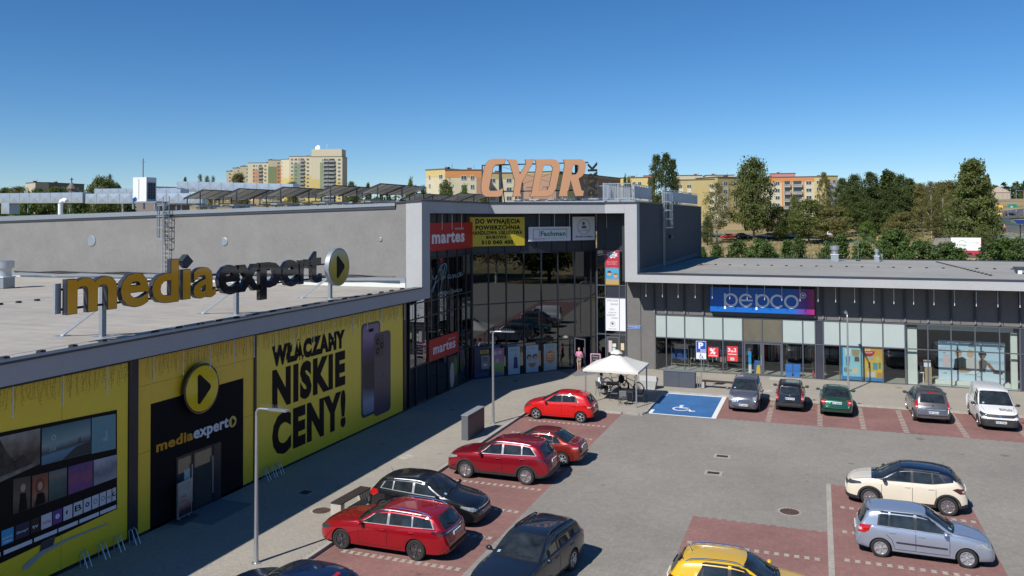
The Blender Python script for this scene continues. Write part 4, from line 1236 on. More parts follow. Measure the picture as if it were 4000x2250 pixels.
q = sign('poster', FM, 47.8, .12, 'tall poster with green bottle shapes on the left entrance glass', 'poster')
flat('poster_panel', FM, 47.06, 48.44, .2, 2.2, .056, .062, mat('bottle_poster', (.05, .05, .045), .4), q)
shape('bottle_print', FM, ring_poly(47.55, 1.0, .32, 16, ry=.8), .063, .066, mat('pale_print', (.45, .45, .43), .5), q)
shape('bottle_print', FM, ring_poly(48.05, 1.45, .28, 16, ry=.6), .0665, .069, mat('green_bottle', (.10, .20, .05), .5, var=.4, vscale=5), q)
atm = sign('cash_machine', FB, .68, .1, 'dark blue cash machine with yellow header in the entrance glass', 'cash machine')
M_atm = mat('atm_blue', (.012, .022, .085), .4)
flat('housing', FB, .12, 1.25, .14, 2.24, .05, .14, M_atm, atm)
flat('header', FB, .55, 1.2, 1.78, 2.0, .141, .16, mat('atm_yellow', (.65, .40, .02), .5), atm)
words('letters', FB, [('24h', .62, 1.12, 1.83, 1.95, .02, 0)], .162, M_ink, atm)
fa_ = flat('fascia', FB, .62, 1.2, .75, 1.66, .141, .19, mat('atm_grey', (.20, .25, .28), .4), atm)
flat('screen', FB, .72, 1.08, 1.25, 1.55, .191, .195, M_panel, fa_)
flat('keypad', FB, .78, 1.02, .95, 1.08, .191, .215, M_galv, fa_)
words('letters', FB, [('Euronet', .15, 1.2, .25, .6, .0, .3)], .142, mat('atm_light_blue', (.05, .10, .32), .5), atm)
ps = sign('sign', FP, -3.7, 4.4, 'wide blue and magenta shop sign with rounded white lettering', 'sign')
flat('sign_case', FP, -7.12, -.31, 4.40, 6.12, .06, .435, M_black, ps)
flat('sign_face', FP, -7.10, -.33, 4.42, 6.10, .436, .45, grad_mat('blue_magenta', [(0, (.006, .13, .52)), (.80, (.006, .13, .52)), (.93, (.17, .02, .22)), (1, (.40, .02, .15))], 0, -7.1, -.33, .35), ps)
lt = MB()
M_sgn = mat('sign_white', (.86, .88, .90), .4)
po_ = pt(*FP, 0, 0, .452)
xu = Vector((1, 0, 0))
def bowl(cx_, a0=0, a1=360): ring_band(lt, cx_, 5.24, .325, .465, po_, xu, MV, a0, a1, 34, .035)
for px_ in (-5.70, -3.62):
 bowl(px_); fbox(lt, *FP, px_ - .455, px_ - .33, 4.62, 5.69, .4525, .489)
bowl(-4.70, 28, 335); fbox(lt, *FP, -5.12, -4.26, 5.19, 5.30, .4525, .489)
bowl(-2.66, 42, 318)
bowl(-1.77)
ring_band(lt, -1.02, 5.68, .15, .19, po_, xu, MV, 0, 360, 24, .03)
lt.prism([(-1.02, 5.58), (-.93, 5.68), (-.94, 5.74), (-.98, 5.75), (-1.02, 5.72), (-1.06, 5.75), (-1.10, 5.74), (-1.11, 5.68)], po_, xu, MV, .03)
lt.build('letters', M_sgn, ps)
st_ = sign('street_plate', FP, -12.55, 2.95, 'small blue street name plate on the grey wall', 'street sign')
flat('plate', FP, -13.03, -12.06, 2.92, 3.17, -.04, -.02, mat('plate_blue', (.015, .10, .42), .4), st_)
words('letters', FP, [('ul. Unii Europejskiej 18', -12.99, -12.10, 2.98, 3.11, .01, 0)], -.018, M_whitep, st_)
b = MB(); fbox(b, *FP, -13.03, -12.06, 3.155, 3.17, -.0195, -.016); fbox(b, *FP, -13.03, -12.06, 2.92, 2.935, -.0195, -.016); b.build('border', M_whitep, st_)
def wposter(s0, s1, z0, z1, label, m, off=-.005, cat='poster'):
 t = sign('poster', FP, (s0 + s1) / 2, z0, label, cat)
 flat('poster_panel', FP, s0, s1, z0, z1, off - .007, off, m, t)
 return t
M_sale = mat('sale_red', (.62, .035, .04), .5)
t = wposter(-7.34, -6.62, 1.19, 1.88, 'red window poster with a white percent sign', M_sale)
words('letters', FP, [('%', -7.22, -6.82, 1.38, 1.80, .03, 0)], -.003, M_whitep, t); flat('underline', FP, -7.28, -6.7, 1.27, 1.31, -.004, -.001, M_whitep, t)
t = wposter(-6.04, -5.32, .97, 2.0, 'red window poster reading three for two', M_sale)
words('letters', FP, [('3', -5.98, -5.82, 1.62, 1.88, .03, 0), ('za', -5.80, -5.60, 1.60, 1.72, .02, 0), ('2', -5.58, -5.42, 1.62, 1.88, .03, 0)], -.003, M_whitep, t)
flat('underline', FP, -5.96, -5.4, 1.44, 1.48, -.004, -.001, M_whitep, t); flat('price_card', FP, -5.83, -5.55, 1.03, 1.24, -.004, -.001, mat('pale_print', (.45, .45, .43), .5), t)
t = wposter(1.30, 2.62, .19, 2.32, 'pale blue window poster with children clothes', mat('aqua_poster', (.26, .52, .60), .5, var=.06), -.05)
flat('blue_band', FP, 1.30, 2.62, .19, .42, -.049, -.046, mat('band_blue', (.02, .20, .45), .5), t)
flat('blue_band', FP, 1.30, 1.4, .42, 2.32, -.049, -.046, mat('band_blue', (.02, .20, .45), .5), t)
for (poly, c) in (([(1.55, 1.75), (1.85, 1.75), (1.9, 2.2), (1.5, 2.2)], (.55, .6, .6)), ([(1.6, 1.1), (1.78, 1.1), (1.86, 1.7), (1.56, 1.7)], (.08, .22, .40)), ([(2.0, 1.75), (2.35, 1.75), (2.45, 2.18), (1.92, 2.18)], (.30, .24, .12)), ([(2.1, 1.4), (2.4, 1.4), (2.38, 1.72), (2.12, 1.72)], (.09, .07, .05)), ([(1.95, .6), (2.3, .6), (2.3, 1.0), (1.95, 1.0)], (.55, .48, .36))):
 shape('garment_print', FP, poly, -.049, -.046, mat('garment_%d' % int(c[0] * 1000 + c[2] * 77), c, .6), t)
words('letters', FP, [('8', 1.46, 1.66, .68, .98, .02, 0), ('zł*', 1.7, 1.95, .72, .86, .01, 0)], -.045, M_gp, t)
t = wposter(2.72, 3.80, .19, 2.32, 'yellow orange window poster with price circle', pm('orange_poster', [(0, (.55, .28, .03)), (.5, (.62, .42, .05)), (1, (.58, .26, .03))], .05, 1, 2, .2, 2.3), -.05)
flat('blue_band', FP, 2.72, 3.80, .19, .40, -.049, -.046, mat('band_blue', (.02, .20, .45), .5), t)
shape('price_circle', FP, ring_poly(2.98, 2.13, .36, 20, 180, 360), -.049, -.045, M_redp, t)
words('letters', FP, [('HIT', 2.76, 3.1, 2.12, 2.26, .02, 0), ('CENOWY', 2.72, 3.2, 1.97, 2.07, .01, 0)], -.044, M_whitep, t)
for k, (x, z, w_, h_, c) in enumerate(((3.05, 1.72, .4, .2, (.3, .4, .35)), (3.5, 1.65, .2, .3, (.5, .45, .2)), (3.0, 1.2, .12, .4, (.05, .05, .08)), (3.35, 1.15, .3, .45, (.06, .26, .34)), (3.62, 1.2, .14, .4, (.10, .20, .08)), (3.1, .62, .5, .35, (.55, .5, .42)), (3.6, .58, .3, .3, (.4, .22, .04)))):
 flat('product_print', FP, x - w_ / 2, x + w_ / 2, z - h_ / 2, z + h_ / 2, -.049, -.046, mat('product_%d' % k, c, .5), t)
ad = thing('poster', (9.1, 60.0, .3), 'large pale blue sports poster with three children behind the right window', 'poster')
FA = ((0, 59.9, 0), (1, 0, 0))
flat('poster_panel', FA, 7.2, 11.0, .33, 2.86, 0, .04, grad_mat('ice_blue', [(0, (.50, .60, .68)), (.42, (.42, .53, .63)), (.5, (.30, .40, .52)), (.56, (.42, .56, .66)), (1, (.36, .50, .60))], 2, .33, 2.86, .5), ad)
def fig(poly, c, d=.05): shape('figure_print', FA, poly, d - .009, d, mat('fig_%d_%d' % (int(c[0] * 100), int(c[1] * 1000)), c, .6), ad)
SKN = (.50, .30, .20)
fig([(7.45, 1.2), (7.85, 1.15), (7.85, 1.95), (7.5, 1.95)], (.55, .42, .44))
fig(ring_poly(8.36, 2.02, .19, 14), SKN); fig(ring_poly(8.36, 2.12, .20, 12, 0, 180), (.22, .07, .03), .06)
fig([(8.05, 1.0), (8.85, .9), (8.95, 1.6), (8.6, 1.85), (8.15, 1.7)], (.025, .03, .032), .055)
fig([(8.3, .86), (9.0, .9), (8.95, 1.12), (8.4, 1.12)], SKN, .065)
fig(ring_poly(9.03, 2.02, .2, 14), SKN); fig(ring_poly(9.03, 2.15, .18, 12, 0, 180), (.45, .34, .18), .06)
fig([(8.8, 1.1), (9.55, 1.05), (9.5, 1.7), (9.1, 1.85), (8.78, 1.65)], (.46, .46, .44), .062)
fig(ring_poly(9.72, 1.98, .19, 14), (.22, .11, .06)); fig(ring_poly(9.72, 2.06, .23, 12, -10, 190), (.02, .015, .012), .06)
fig([(9.55, .95), (9.85, .95), (10.0, 1.6), (9.75, 1.8), (9.5, 1.6)], (.10, .10, .09), .066)
fig([(9.9, 1.5), (10.1, 1.55), (10.5, .98), (10.35, .92)], (.22, .11, .06), .07)
fig([(10.3, .9), (10.8, .86), (10.85, 1.0), (10.45, 1.1)], (.02, .02, .022), .072)
fig([(8.7, .78), (9.3, .74), (9.55, .95), (9.3, 1.08), (8.95, .9)], (.62, .64, .66), .075)
words('letters', FA, [('adidas', 8.95, 9.3, 2.5, 2.6, .02, 0), ('adidas', 10.55, 10.85, 2.42, 2.52, .02, 0), ('Reebok', 7.3, 7.72, 2.70, 2.79, .02, 0), ('Reebok', 7.52, 7.82, 1.75, 1.84, .01, 0), ('129zł', 7.45, 7.62, 2.02, 2.1, 0, 0), ('149zł', 7.45, 7.68, .7, .79, 0, 0), ('129zł', 9.4, 9.62, .58, .66, 0, 0), ('119zł', 10.7, 10.9, .52, .6, 0, 0)], .045, M_ink, ad)
b = MB()
for x0, k in ((9.0, 0), (9.1, 1), (9.2, 2), (10.6, 0), (10.68, 1), (10.76, 2)):
 b.prism([(x0, 2.64 - (.1 if x0 > 10 else 0)), (x0 + .06, 2.64 - (.1 if x0 > 10 else 0)), (x0 + .06 - .03 * k, 2.72 + .05 * k - (.1 if x0 > 10 else 0)), (x0 - .03 * k, 2.70 + .05 * k - (.1 if x0 > 10 else 0))], pt(*FA, 0, 0, .041), xu, MV, .005)
b.build('stripes_mark', M_ink, ad)
# ------------------------------------------------------------------ cars
def pchip(T, s):
 x = np.array([t[0] for t in T], float); y = np.array([t[1] for t in T], float)
 s = np.clip(s, x[0], x[-1])
 h = np.diff(x); d = np.diff(y) / h
 m = np.zeros_like(y)
 for i in range(1, len(x) - 1):
  if d[i - 1] * d[i] > 0:
   w1, w2 = 2 * h[i] + h[i - 1], h[i] + 2 * h[i - 1]
   m[i] = (w1 + w2) / (w1 / d[i - 1] + w2 / d[i])
 m[0], m[-1] = d[0], d[-1]
 i = np.clip(np.searchsorted(x, s) - 1, 0, len(h) - 1)
 t = (s - x[i]) / h[i]
 return (2 * t**3 - 3 * t**2 + 1) * y[i] + (t**3 - 2 * t**2 + t) * h[i] * m[i] + (-2 * t**3 + 3 * t**2) * y[i + 1] + (t**3 - t**2) * h[i] * m[i + 1]
def paint(name, col, metal=.25, rough=.32):
 m = mat(name, col, rough, metal, coat=1.0, spec=.5, stain=.04, sscale=1.5)
 return m
M_cglass = mat('car_glass', (.020, .026, .030), .03, spec=.55, var=.75, vscale=2.2)
M_tyre = mat('tyre_rubber', (.018, .018, .019), .8, var=.2, vscale=20)
M_alloy = mat('alloy_rim', (.52, .53, .55), .28, metal=.85)
M_dalloy = mat('dark_alloy', (.16, .165, .175), .3, metal=.8)
M_hubcap = mat('hubcap_plastic', (.42, .43, .45), .35, metal=.5)
M_under = mat('car_underside', (.010, .010, .011), .9)
M_plast = mat('car_black_plastic', (.028, .028, .030), .6, var=.1, vscale=20)
M_lamp = mat('headlamp_glass', (.42, .45, .48), .08, metal=.45, coat=1, var=.5, vscale=18)
M_lampd = mat('dark_headlamp', (.07, .08, .09), .06, metal=.4, coat=1, var=.7, vscale=22)
M_tail = mat('tail_lamp_red', (.42, .008, .008), .1, coat=1, var=.3, vscale=14)
M_taild = mat('tail_lamp_dark', (.07, .006, .008), .1, coat=1)
M_tailw = mat('tail_lamp_clear', (.55, .42, .40), .1, coat=1)
M_chrome = mat('chrome', (.75, .76, .78), .12, metal=1)
M_trim = mat('satin_trim', (.30, .31, .33), .42, metal=.6)
M_plate = mat('number_plate', (.66, .68, .68), .45)
M_plateb = mat('plate_blue_strip', (.02, .06, .32), .45)
M_sticker = mat('windscreen_sticker', (.25, .38, .48), .5)
M_seam = mat('door_seam', (.008, .008, .009), .8)
WHEELS = {}
def wheel_meshes(r, w, kind):
 k = (round(r, 3), w, kind)
 if k in WHEELS: return WHEELS[k]
 rr = r * .68
 t = MB().lathe([(rr, -w / 2 + .02), (r * .80, -w / 2), (r * .93, -w / 2 + .004), (r, -w / 2 + .03), (r, w / 2 - .03), (r * .93, w / 2 - .004), (r * .80, w / 2), (rr, w / 2 - .02), (rr, -w / 2 + .02)], (0, 0, 0), (0, 1, 0), 32)
 tm = t.mesh('tyre', M_tyre, smooth=35)
 b = MB()
 b.m(0).lathe([(rr + .002, w / 2 - .055), (rr + .002, w / 2 - .012), (rr * .93, w / 2 - .008), (rr * .91, w / 2 - .04), (rr * .88, w / 2 - .055)], (0, 0, 0), (0, 1, 0), 32)
 b.m(1).lathe([(rr * .95, w / 2 - .075), (0, w / 2 - .075)], (0, 0, 0), (0, 1, 0), 24)
 n, pair = {'ten': (5, .16), 'five': (5, 0), 'cap': (7, .0), 'multi': (9, 0), 'steel': (6, .0)}[kind]
 wi, wo = {'ten': (.055, .05), 'five': (.10, .13), 'cap': (.11, .12), 'multi': (.05, .055), 'steel': (.14, .16)}[kind]
 b.m(0)
 for i in range(n):
  for sgn in ((-1, 1) if pair else (0,)):
   a = 2 * math.pi * i / n + sgn * pair
   d = Vector((math.cos(a), 0, math.sin(a)))
   q = Vector((-math.sin(a), 0, math.cos(a)))
   y0, y1 = w / 2 - .028, w / 2 - .014
   p = [d * rr * .14 - q * wi * rr * .9, d * rr * .14 + q * wi * rr * .9, d * rr * .93 + q * wo * rr, d * rr * .93 - q * wo * rr]
   lo = [v + Vector((0, y0 - .02, 0)) for v in p]
   hi = [p[0] + Vector((0, y0, 0)), p[1] + Vector((0, y0, 0)), p[2] + Vector((0, y1, 0)), p[3] + Vector((0, y1, 0))]
   b.raw(lo + hi, [(3, 2, 1, 0), (4, 5, 6, 7), (0, 1, 5, 4), (1, 2, 6, 5), (2, 3, 7, 6), (3, 0, 4, 7)])
 b.lathe([(rr * .22, w / 2 - .05), (rr * .22, w / 2 - .022), (rr * .16, w / 2 - .015), (0, w / 2 - .013)], (0, 0, 0), (0, 1, 0), 16)
 WHEELS[k] = (tm, b)
 return WHEELS[k]
RIMS = {}
class Car:
 def __init__(c, sp, name, loc, heading, label, col, cat='car'):
  c.sp = sp
  L, W = sp['L'], sp['W']
  c.L, c.W = L, W
  c.t = thing(name, loc, label, cat, None, heading)
  c.col = col
  c.build_body()
 def X(c, s): return c.L / 2 - s
 def zu(c, s, y):
  yy = (y / (c.W / 2)) ** 2
  sp = c.sp
  mid = (sp['rf'] + sp['rr']) / 2
  sh = np.where(np.asarray(s) < mid, -.16, .10) * yy
  blend = np.clip(np.abs(np.asarray(s) - mid) / .5, 0, 1)
  return pchip(sp['up'], np.asarray(s) + sh * blend) - .035 * yy
 def belt(c, s): return np.minimum(pchip(c.sp['belt'], s), pchip(c.sp['up'], s) - .012)
 def section(c, s):
  sp = c.sp
  w = float(pchip(sp['plan'], s)) * c.W / 2
  zl = float(pchip(sp['low'], s))
  zb = float(c.belt(s))
  tum = sp.get('tum', .30)
  u = float(pchip(sp['up'], s)) - zb
  zm = zl + (zb - zl) * .52
  pts = [(0, zl), (.72 * w, zl), (.90 * w, zl + .012), (.965 * w, zl + .06), (.985 * w, zl + .17), (.995 * w, zm - .05), (1.0 * w, zm + .06), (.992 * w, zb - .14), (.975 * w, zb - .06), (.955 * w, zb - .015), (.925 * w, zb)]
  yb = .925 * w - .012
  def up(fr, y): return (y, zb + (float(c.zu(s, y)) - zb) * fr)
  uu = max(u, 0)
  y1 = yb - tum * uu * .45; y2 = yb - tum * uu * .80; y3 = yb - tum * uu - .035; y4 = y3 - .11
  pts += [up(.02, yb), up(.45, y1), up(.80, y2), up(.945, y3), up(.99, max(y4, .3 * w)), (.62 * max(y4, .3 * w), float(c.zu(s, .62 * y4))), (0, float(c.zu(s, 0)))]
  return pts
 def build_body(c):
  sp = c.sp
  L = c.L
  st = sorted(set([round(v, 3) for v in list(np.concatenate([np.array([0, .012, .035, .07, .12, .18, .26]), np.arange(.36, L - .34, .11), L - np.array([.26, .18, .12, .07, .035, .012, 0])]))]))
  secs = [c.section(s) for s in st]
  n = len(secs[0])
  ring = 2 * n - 2
  V, F = [], []
  for s, q in zip(st, secs):
   V += [(c.X(s), y, z) for y, z in q] + [(c.X(s), -y, z) for y, z in q[-2:0:-1]]
  for i in range(len(st) - 1):
   for j in range(ring):
    a, b = i * ring + j, i * ring + (j + 1) % ring
    F.append((a, b, b + ring, a + ring))
  F.append(tuple(reversed(range(ring))))
  F.append(tuple(range((len(st) - 1) * ring, len(st) * ring)))
  F = [tuple(reversed(f)) for f in F]
  me = bpy.data.meshes.new('body')
  me.from_pydata(V, [], F)
  bm = bmesh.new(); bm.from_mesh(me)
  bmesh.ops.recalc_face_normals(bm, faces=bm.faces)
  c.bvh = BVHTree.FromBMesh(bm)
  c.mats = [c.col, M_under, M_plast, sp.get('roofm') or c.col]
  for f in bm.faces:
   f.smooth = True
  bm.to_mesh(me); bm.free()
  for m in c.mats: me.materials.append(m)
  ob = bpy.data.objects.new('body', me); COL.objects.link(ob)
  r = sp['r']; ra = r + .045
  c.axles = (sp['fo'], sp['fo'] + sp['wb'])
  cut = MB()
  for s in c.axles:
   for sg in (-1, 1):
    cut.lathe([(ra, c.W / 2 - .34), (ra, c.W / 2 + .3)], (c.X(s), 0, r), (0, sg, 0), 36)
  cm = bpy.data.objects.new('cutter', cut.mesh('cutter', M_under)); COL.objects.link(cm)
  md = ob.modifiers.new('b', 'BOOLEAN'); md.operation = 'DIFFERENCE'; md.object = cm; md.solver = 'EXACT'
  dg = bpy.context.evaluated_depsgraph_get()
  nm = bpy.data.meshes.new_from_object(ob.evaluated_get(dg))
  ob.modifiers.remove(md)
  ob.data = nm
  nm.name = 'body'
  bpy.data.objects.remove(cm)
  bpy.data.meshes.remove(me)
  nm.materials.clear()
  for m in c.mats: nm.materials.append(m)
  clad = sp.get('clad', 0)
  mi, sm = [], []
  for p in nm.polygons:
   k = 0
   cen = p.center
   s = L / 2 - cen.x
   for a in c.axles:
    d = math.hypot(cen.x - c.X(a), cen.z - r)
    if d < ra + .004 and abs(cen.y) < c.W / 2 and (abs(abs(cen.y) - (c.W / 2 - .34)) < .01 or abs(d - ra) < .012 and abs(p.normal.y) < .4): k = 1
   if p.normal.z < -.6 and cen.z < .45: k = 1
   if k == 0 and clad and cen.z < float(pchip(sp['low'], s)) + clad: k = 2
   if k == 0 and sp.get('fclad') and s < .5 and cen.z < .62: k = 2
   if k == 0 and sp.get('roofm') and cen.z > float(c.belt(s)) + .04 and sp['cowl'] - .1 < s: k = 3
   mi.append(k); sm.append(k != 1)
  nm.polygons.foreach_set('material_index', mi)
  nm.polygons.foreach_set('use_smooth', sm)
  nm.set_sharp_from_angle(angle=R(38))
  ob.parent = c.t
  c.body = ob
  tm, rb = wheel_meshes(r, .205, sp['rim'])
  rm = sp.get('rimm', M_alloy)
  key = (id(tm), rm.name)
  if key not in RIMS: RIMS[key] = rb.mesh('rim', [rm, M_under], smooth=30)
  for a in c.axles:
   for sg in (1, -1):
    w = bpy.data.objects.new('wheel', None); COL.objects.link(w); w.empty_display_size = .1
    w.parent = c.t
    w.location = (c.X(a), sg * (c.W / 2 - .115), r)
    w.rotation_euler = (0, random.uniform(0, 6), 0) if sg > 0 else (0, random.uniform(0, 6), math.pi)
    for nm_, me_ in (('tyre', tm), ('rim', RIMS[key])):
     o = bpy.data.objects.new(nm_, me_); COL.objects.link(o); o.parent = w
 # ---- pieces laid on the body by ray casting
 def frame(c, ax):
  L, W = c.L, c.W
  if ax == 'l': return lambda a, z: (Vector((c.X(a), 3, z)), Vector((0, -1, 0)))
  if ax == 'r': return lambda a, z: (Vector((c.X(a), -3, z)), Vector((0, 1, 0)))
  if ax == 'f': return lambda a, z: (Vector((5, a, z)), Vector((-1, 0, 0)))
  if ax == 'b': return lambda a, z: (Vector((-5, a, z)), Vector((1, 0, 0)))
  if ax == 't': return lambda a, y: (Vector((c.X(a), y, 4)), Vector((0, 0, -1)))
  cx = {'fl': (1, 1), 'fr': (1, -1), 'bl': (-1, 1), 'br': (-1, -1)}[ax]
  d = Vector((-cx[0] * .75, -cx[1] * .66, 0)).normalized()
  h = Vector((-d.y, d.x, 0))
  if cx[0] * cx[1] < 0: h = -h
  if cx[0] < 0: h = h
  ctr = Vector((cx[0] * (L / 2 - .28), cx[1] * (W / 2 - .22), 0))
  sgn = 1 if (h.y * cx[1]) > 0 else -1
  return lambda a, z: (ctr + h * a * sgn + Vector((0, 0, z)) - d * 3, d)
 def lay(c, name, pts, ax, m, parent=None, off=.006, smooth=True):
  """pts: grid [rows][cols] of (a, z); returns an object hugging the body"""
  fr = c.frame(ax)
  rows, cols = len(pts), len(pts[0])
  V, ok = [], []
  for row in pts:
   for a, z in row:
    o, d = fr(a, z)
    hit, nrm, _, _ = c.bvh.ray_cast(o, d)
    if hit is None:
     V.append((0, 0, 0)); ok.append(False)
    else:
     if nrm.dot(d) > 0: nrm = -nrm
     V.append(tuple(hit + (nrm * .6 - d * .4).normalized() * off)); ok.append(True)
  F = []
  for i in range(rows - 1):
   for j in range(cols - 1):
    q = (i * cols + j, i * cols + j + 1, (i + 1) * cols + j + 1, (i + 1) * cols + j)
    if all(ok[k] for k in q): F.append(q)
  if not F: return None
  b = MB(); b.raw(V, F)
  me = b.mesh(name, m)
  bm = bmesh.new(); bm.from_mesh(me)
  bmesh.ops.delete(bm, geom=[v for v in bm.verts if not v.link_faces], context='VERTS')
  bmesh.ops.recalc_face_normals(bm, faces=bm.faces)
  f0 = max(bm.faces, key=lambda f: f.calc_area())
  o, d = fr(*pts[rows // 2][cols // 2])
  if f0.normal.dot(d) > 0: bmesh.ops.reverse_faces(bm, faces=bm.faces)
  ext = bmesh.ops.extrude_face_region(bm, geom=list(bm.faces))
  vs = [e for e in ext['geom'] if isinstance(e, bmesh.types.BMVert)]
  for v in vs: v.co += d * (off + .012)
  bmesh.ops.recalc_face_normals(bm, faces=bm.faces)
  for f in bm.faces: f.smooth = smooth
  bm.to_mesh(me); bm.free()
  me.set_sharp_from_angle(angle=R(32))
  o_ = link_mesh(name, me, parent or c.t)
  if parent and parent.type == 'EMPTY': pass
  return o_
 def quad(c, name, q, ax, m, n=8, k=4, **kw):
  """four corners (a,z): bottom-left, bottom-right, top-right, top-left"""
  g = []
  for i in range(k + 1):
   t = i / k
   l = (q[0][0] + (q[3][0] - q[0][0]) * t, q[0][1] + (q[3][1] - q[0][1]) * t)
   r_ = (q[1][0] + (q[2][0] - q[1][0]) * t, q[1][1] + (q[2][1] - q[1][1]) * t)
   g.append([(l[0] + (r_[0] - l[0]) * j / n, l[1] + (r_[1] - l[1]) * j / n) for j in range(n + 1)])
  return c.lay(name, g, ax, m, **kw)
 def poly(c, name, P, ax, m, n=12, k=4, **kw):
  """any outline that is single-valued along its first coordinate"""
  xs = sorted(set([p[0] for p in P] + list(np.linspace(min(p[0] for p in P), max(p[0] for p in P), n))))
  e = 1e-4
  xs[0] += e; xs[-1] -= e
  cols = []
  for x in xs:
   zz = []
   for i in range(len(P)):
    a, b = P[i], P[(i + 1) % len(P)]
    if (a[0] - x) * (b[0] - x) <= 0 and abs(a[0] - b[0]) > 1e-9:
     zz.append(a[1] + (b[1] - a[1]) * (x - a[0]) / (b[0] - a[0]))
   if len(zz) < 2: continue
   lo, hi = min(zz), max(zz)
   cols.append([(x, lo + (hi - lo) * i / k) for i in range(k + 1)])
  g = [[cols[j][i] for j in range(len(cols))] for i in range(k + 1)]
  return c.lay(name, g, ax, m, **kw)
 def strip(c, name, P, w, ax, m, **kw):
  pts = []
  for i in range(len(P) - 1):
   L = math.dist(P[i], P[i + 1]); q = max(1, int(L / .12))
   for j in range(q): pts.append((P[i][0] + (P[i + 1][0] - P[i][0]) * j / q, P[i][1] + (P[i + 1][1] - P[i][1]) * j / q))
  pts.append(P[-1])
  a, b = [], []
  for i, p in enumerate(pts):
   u, v = pts[max(i - 1, 0)], pts[min(i + 1, len(pts) - 1)]
   d = (v[0] - u[0], v[1] - u[1]); l = math.hypot(*d) or 1
   nx, nz = -d[1] / l * w / 2, d[0] / l * w / 2
   a.append((p[0] + nx, p[1] + nz)); b.append((p[0] - nx, p[1] - nz))
  return c.lay(name, [b, a], ax, m, **kw)
 def lohi(c, s):
  zb = float(c.belt(s)); u = float(pchip(c.sp['up'], s)) - zb
  return zb + .035, zb + .86 * u - .005
 def side_glass(c, name, a_lo, a_hi, b_lo, b_hi, ax, m, off, grow=0., n=8, k=4, parent=None):
  g = []
  for i in range(k + 1):
   t = i / k
   row = []
   for j in range(n + 1):
    q = j / n
    s = (a_lo + (a_hi - a_lo) * t) * (1 - q) + (b_lo + (b_hi - b_lo) * t) * q
    lo, hi = c.lohi(s)
    hi = max(hi, lo + .004)
    row.append((s, (lo - grow) + (hi - lo + 2 * grow) * t))
   g.append(row)
  return c.lay(name, g, ax, m, off=off, parent=parent)
 def detail(c, plate_f='', plate_r=''):
  sp = c.sp
  L, W, H = c.L, c.W, sp['H']
  d = sp['dlo']           # front tip, front top, B pillar, C pillar, rear bottom, rear top
  for ax in ('l', 'r'):
   fr = c.side_glass('window_surround', d[0] - .06, d[1] - .05, d[4] + .05, d[5] + .05, ax, sp.get('trim', M_plast), .004, .020, 14, 4)
   f1 = c.side_glass('side_window', d[0], d[1], d[2] - .045, d[2] - .045, ax, M_cglass, .009, 0, 8, 4)
   c.side_glass('side_window', d[2] + .045, d[2] + .045, d[3] - .02, d[3] - .05, ax, M_cglass, .009, 0, 8, 4)
   if d[4] - d[3] > .12: c.side_glass('side_window', d[3] + .035, d[3] + .01, d[4], d[5], ax, M_cglass, .009, 0, 6, 4)
   zs = float(pchip(sp['low'], L / 2)) + (.14 if not sp.get('clad') else sp['clad'] - .02)
   sa, sb = sp['doors'][0], sp['doors'][1]
   for a0, a1 in ((sa, d[2]), (d[2], sb)):
    zt0, zt1 = float(c.belt(a0)) - .02, float(c.belt(a1)) - .02
    arch = c.axles[1] - sp['r'] - .10
    if a1 > arch:
     line = [(a0, zt0), (a0, zs), (arch - .02, zs), (arch + .06, zs + .28), (a1, zs + .42), (a1, zt1)]
    else:
     line = [(a0, zt0), (a0, zs), (a1, zs), (a1, zt1)]
    dr = c.strip('door_seam', line, .014, ax, M_seam, off=.003)
    hz = float(c.belt((a0 + a1) / 2)) - .13
    h = c.quad('door_handle', [(a1 - .26, hz - .018), (a1 - .07, hz - .012), (a1 - .07, hz + .022), (a1 - .26, hz + .016)], ax, sp.get('handle', c.col), n=3, k=1, off=.028)
   if sp.get('rub'): c.quad('rub_strip', [(sa + .06, .50), (sb - .28, .52), (sb - .28, .57), (sa + .06, .55)], ax, M_plast, n=12, k=1, off=.012)
   if sp.get('clad'):
    for a in c.axles:
     r0, r1 = sp['r'] + .048, sp['r'] + .115
     g = [[(a + r_ * math.cos(R(th)), sp['r'] + r_ * math.sin(R(th))) for th in range(-12, 193, 9)] for r_ in (r1, r0)]
     c.lay('arch_trim', g, ax, M_plast, off=.009)
   if sp.get('filler'): c.quad('fuel_flap', [(L - .62, .78), (L - .46, .78), (L - .46, .92), (L - .62, .92)], ax, c.col, n=2, k=2, off=.004) if ax == 'r' else None
   sg = 1 if ax == 'l' else -1
   ms = sp['mir']
   zb = float(c.belt(ms)) + .07
   yb = float(pchip(sp['plan'], ms)) * W / 2
   b = MB()
   b.sphere((c.X(ms), sg * (yb + .10), zb), (.075, .11, .075), 12, 8)
   b.bar((c.X(ms), sg * (yb - .10), zb - .05), (c.X(ms), sg * (yb + .06), zb - .03), .05, .03)
   b.build('mirror', sp.get('mirm', c.col), c.t, smooth=50, local=True)
  wy = W / 2 * .925
  s0, s1 = sp['cowl'] + .03, sp['rf'] - .02
  def wind(name, e, m, off, fr=0.):
   g = []
   for i in range(9):
    t = i / 8
    yy = []
    for j in range(13):
     v = -1 + 2 * j / 12
     hw0 = wy - .10 - .0; hw1 = wy - sp.get('tum', .30) * (H - float(c.belt(sp['rf']))) - .12
     hw = hw0 + (hw1 - hw0) * t + e
     bow = .15 * (v * hw / (W / 2)) ** 2
     yy.append((s0 - e + (s1 - s0 + 2 * e) * t + bow, v * hw))
    g.append(yy)
   return c.lay(name, g, 't', m, off=off)
  wind('windscreen_surround', .03, M_black, .004)
  wind('windscreen', 0, M_cglass, .009)
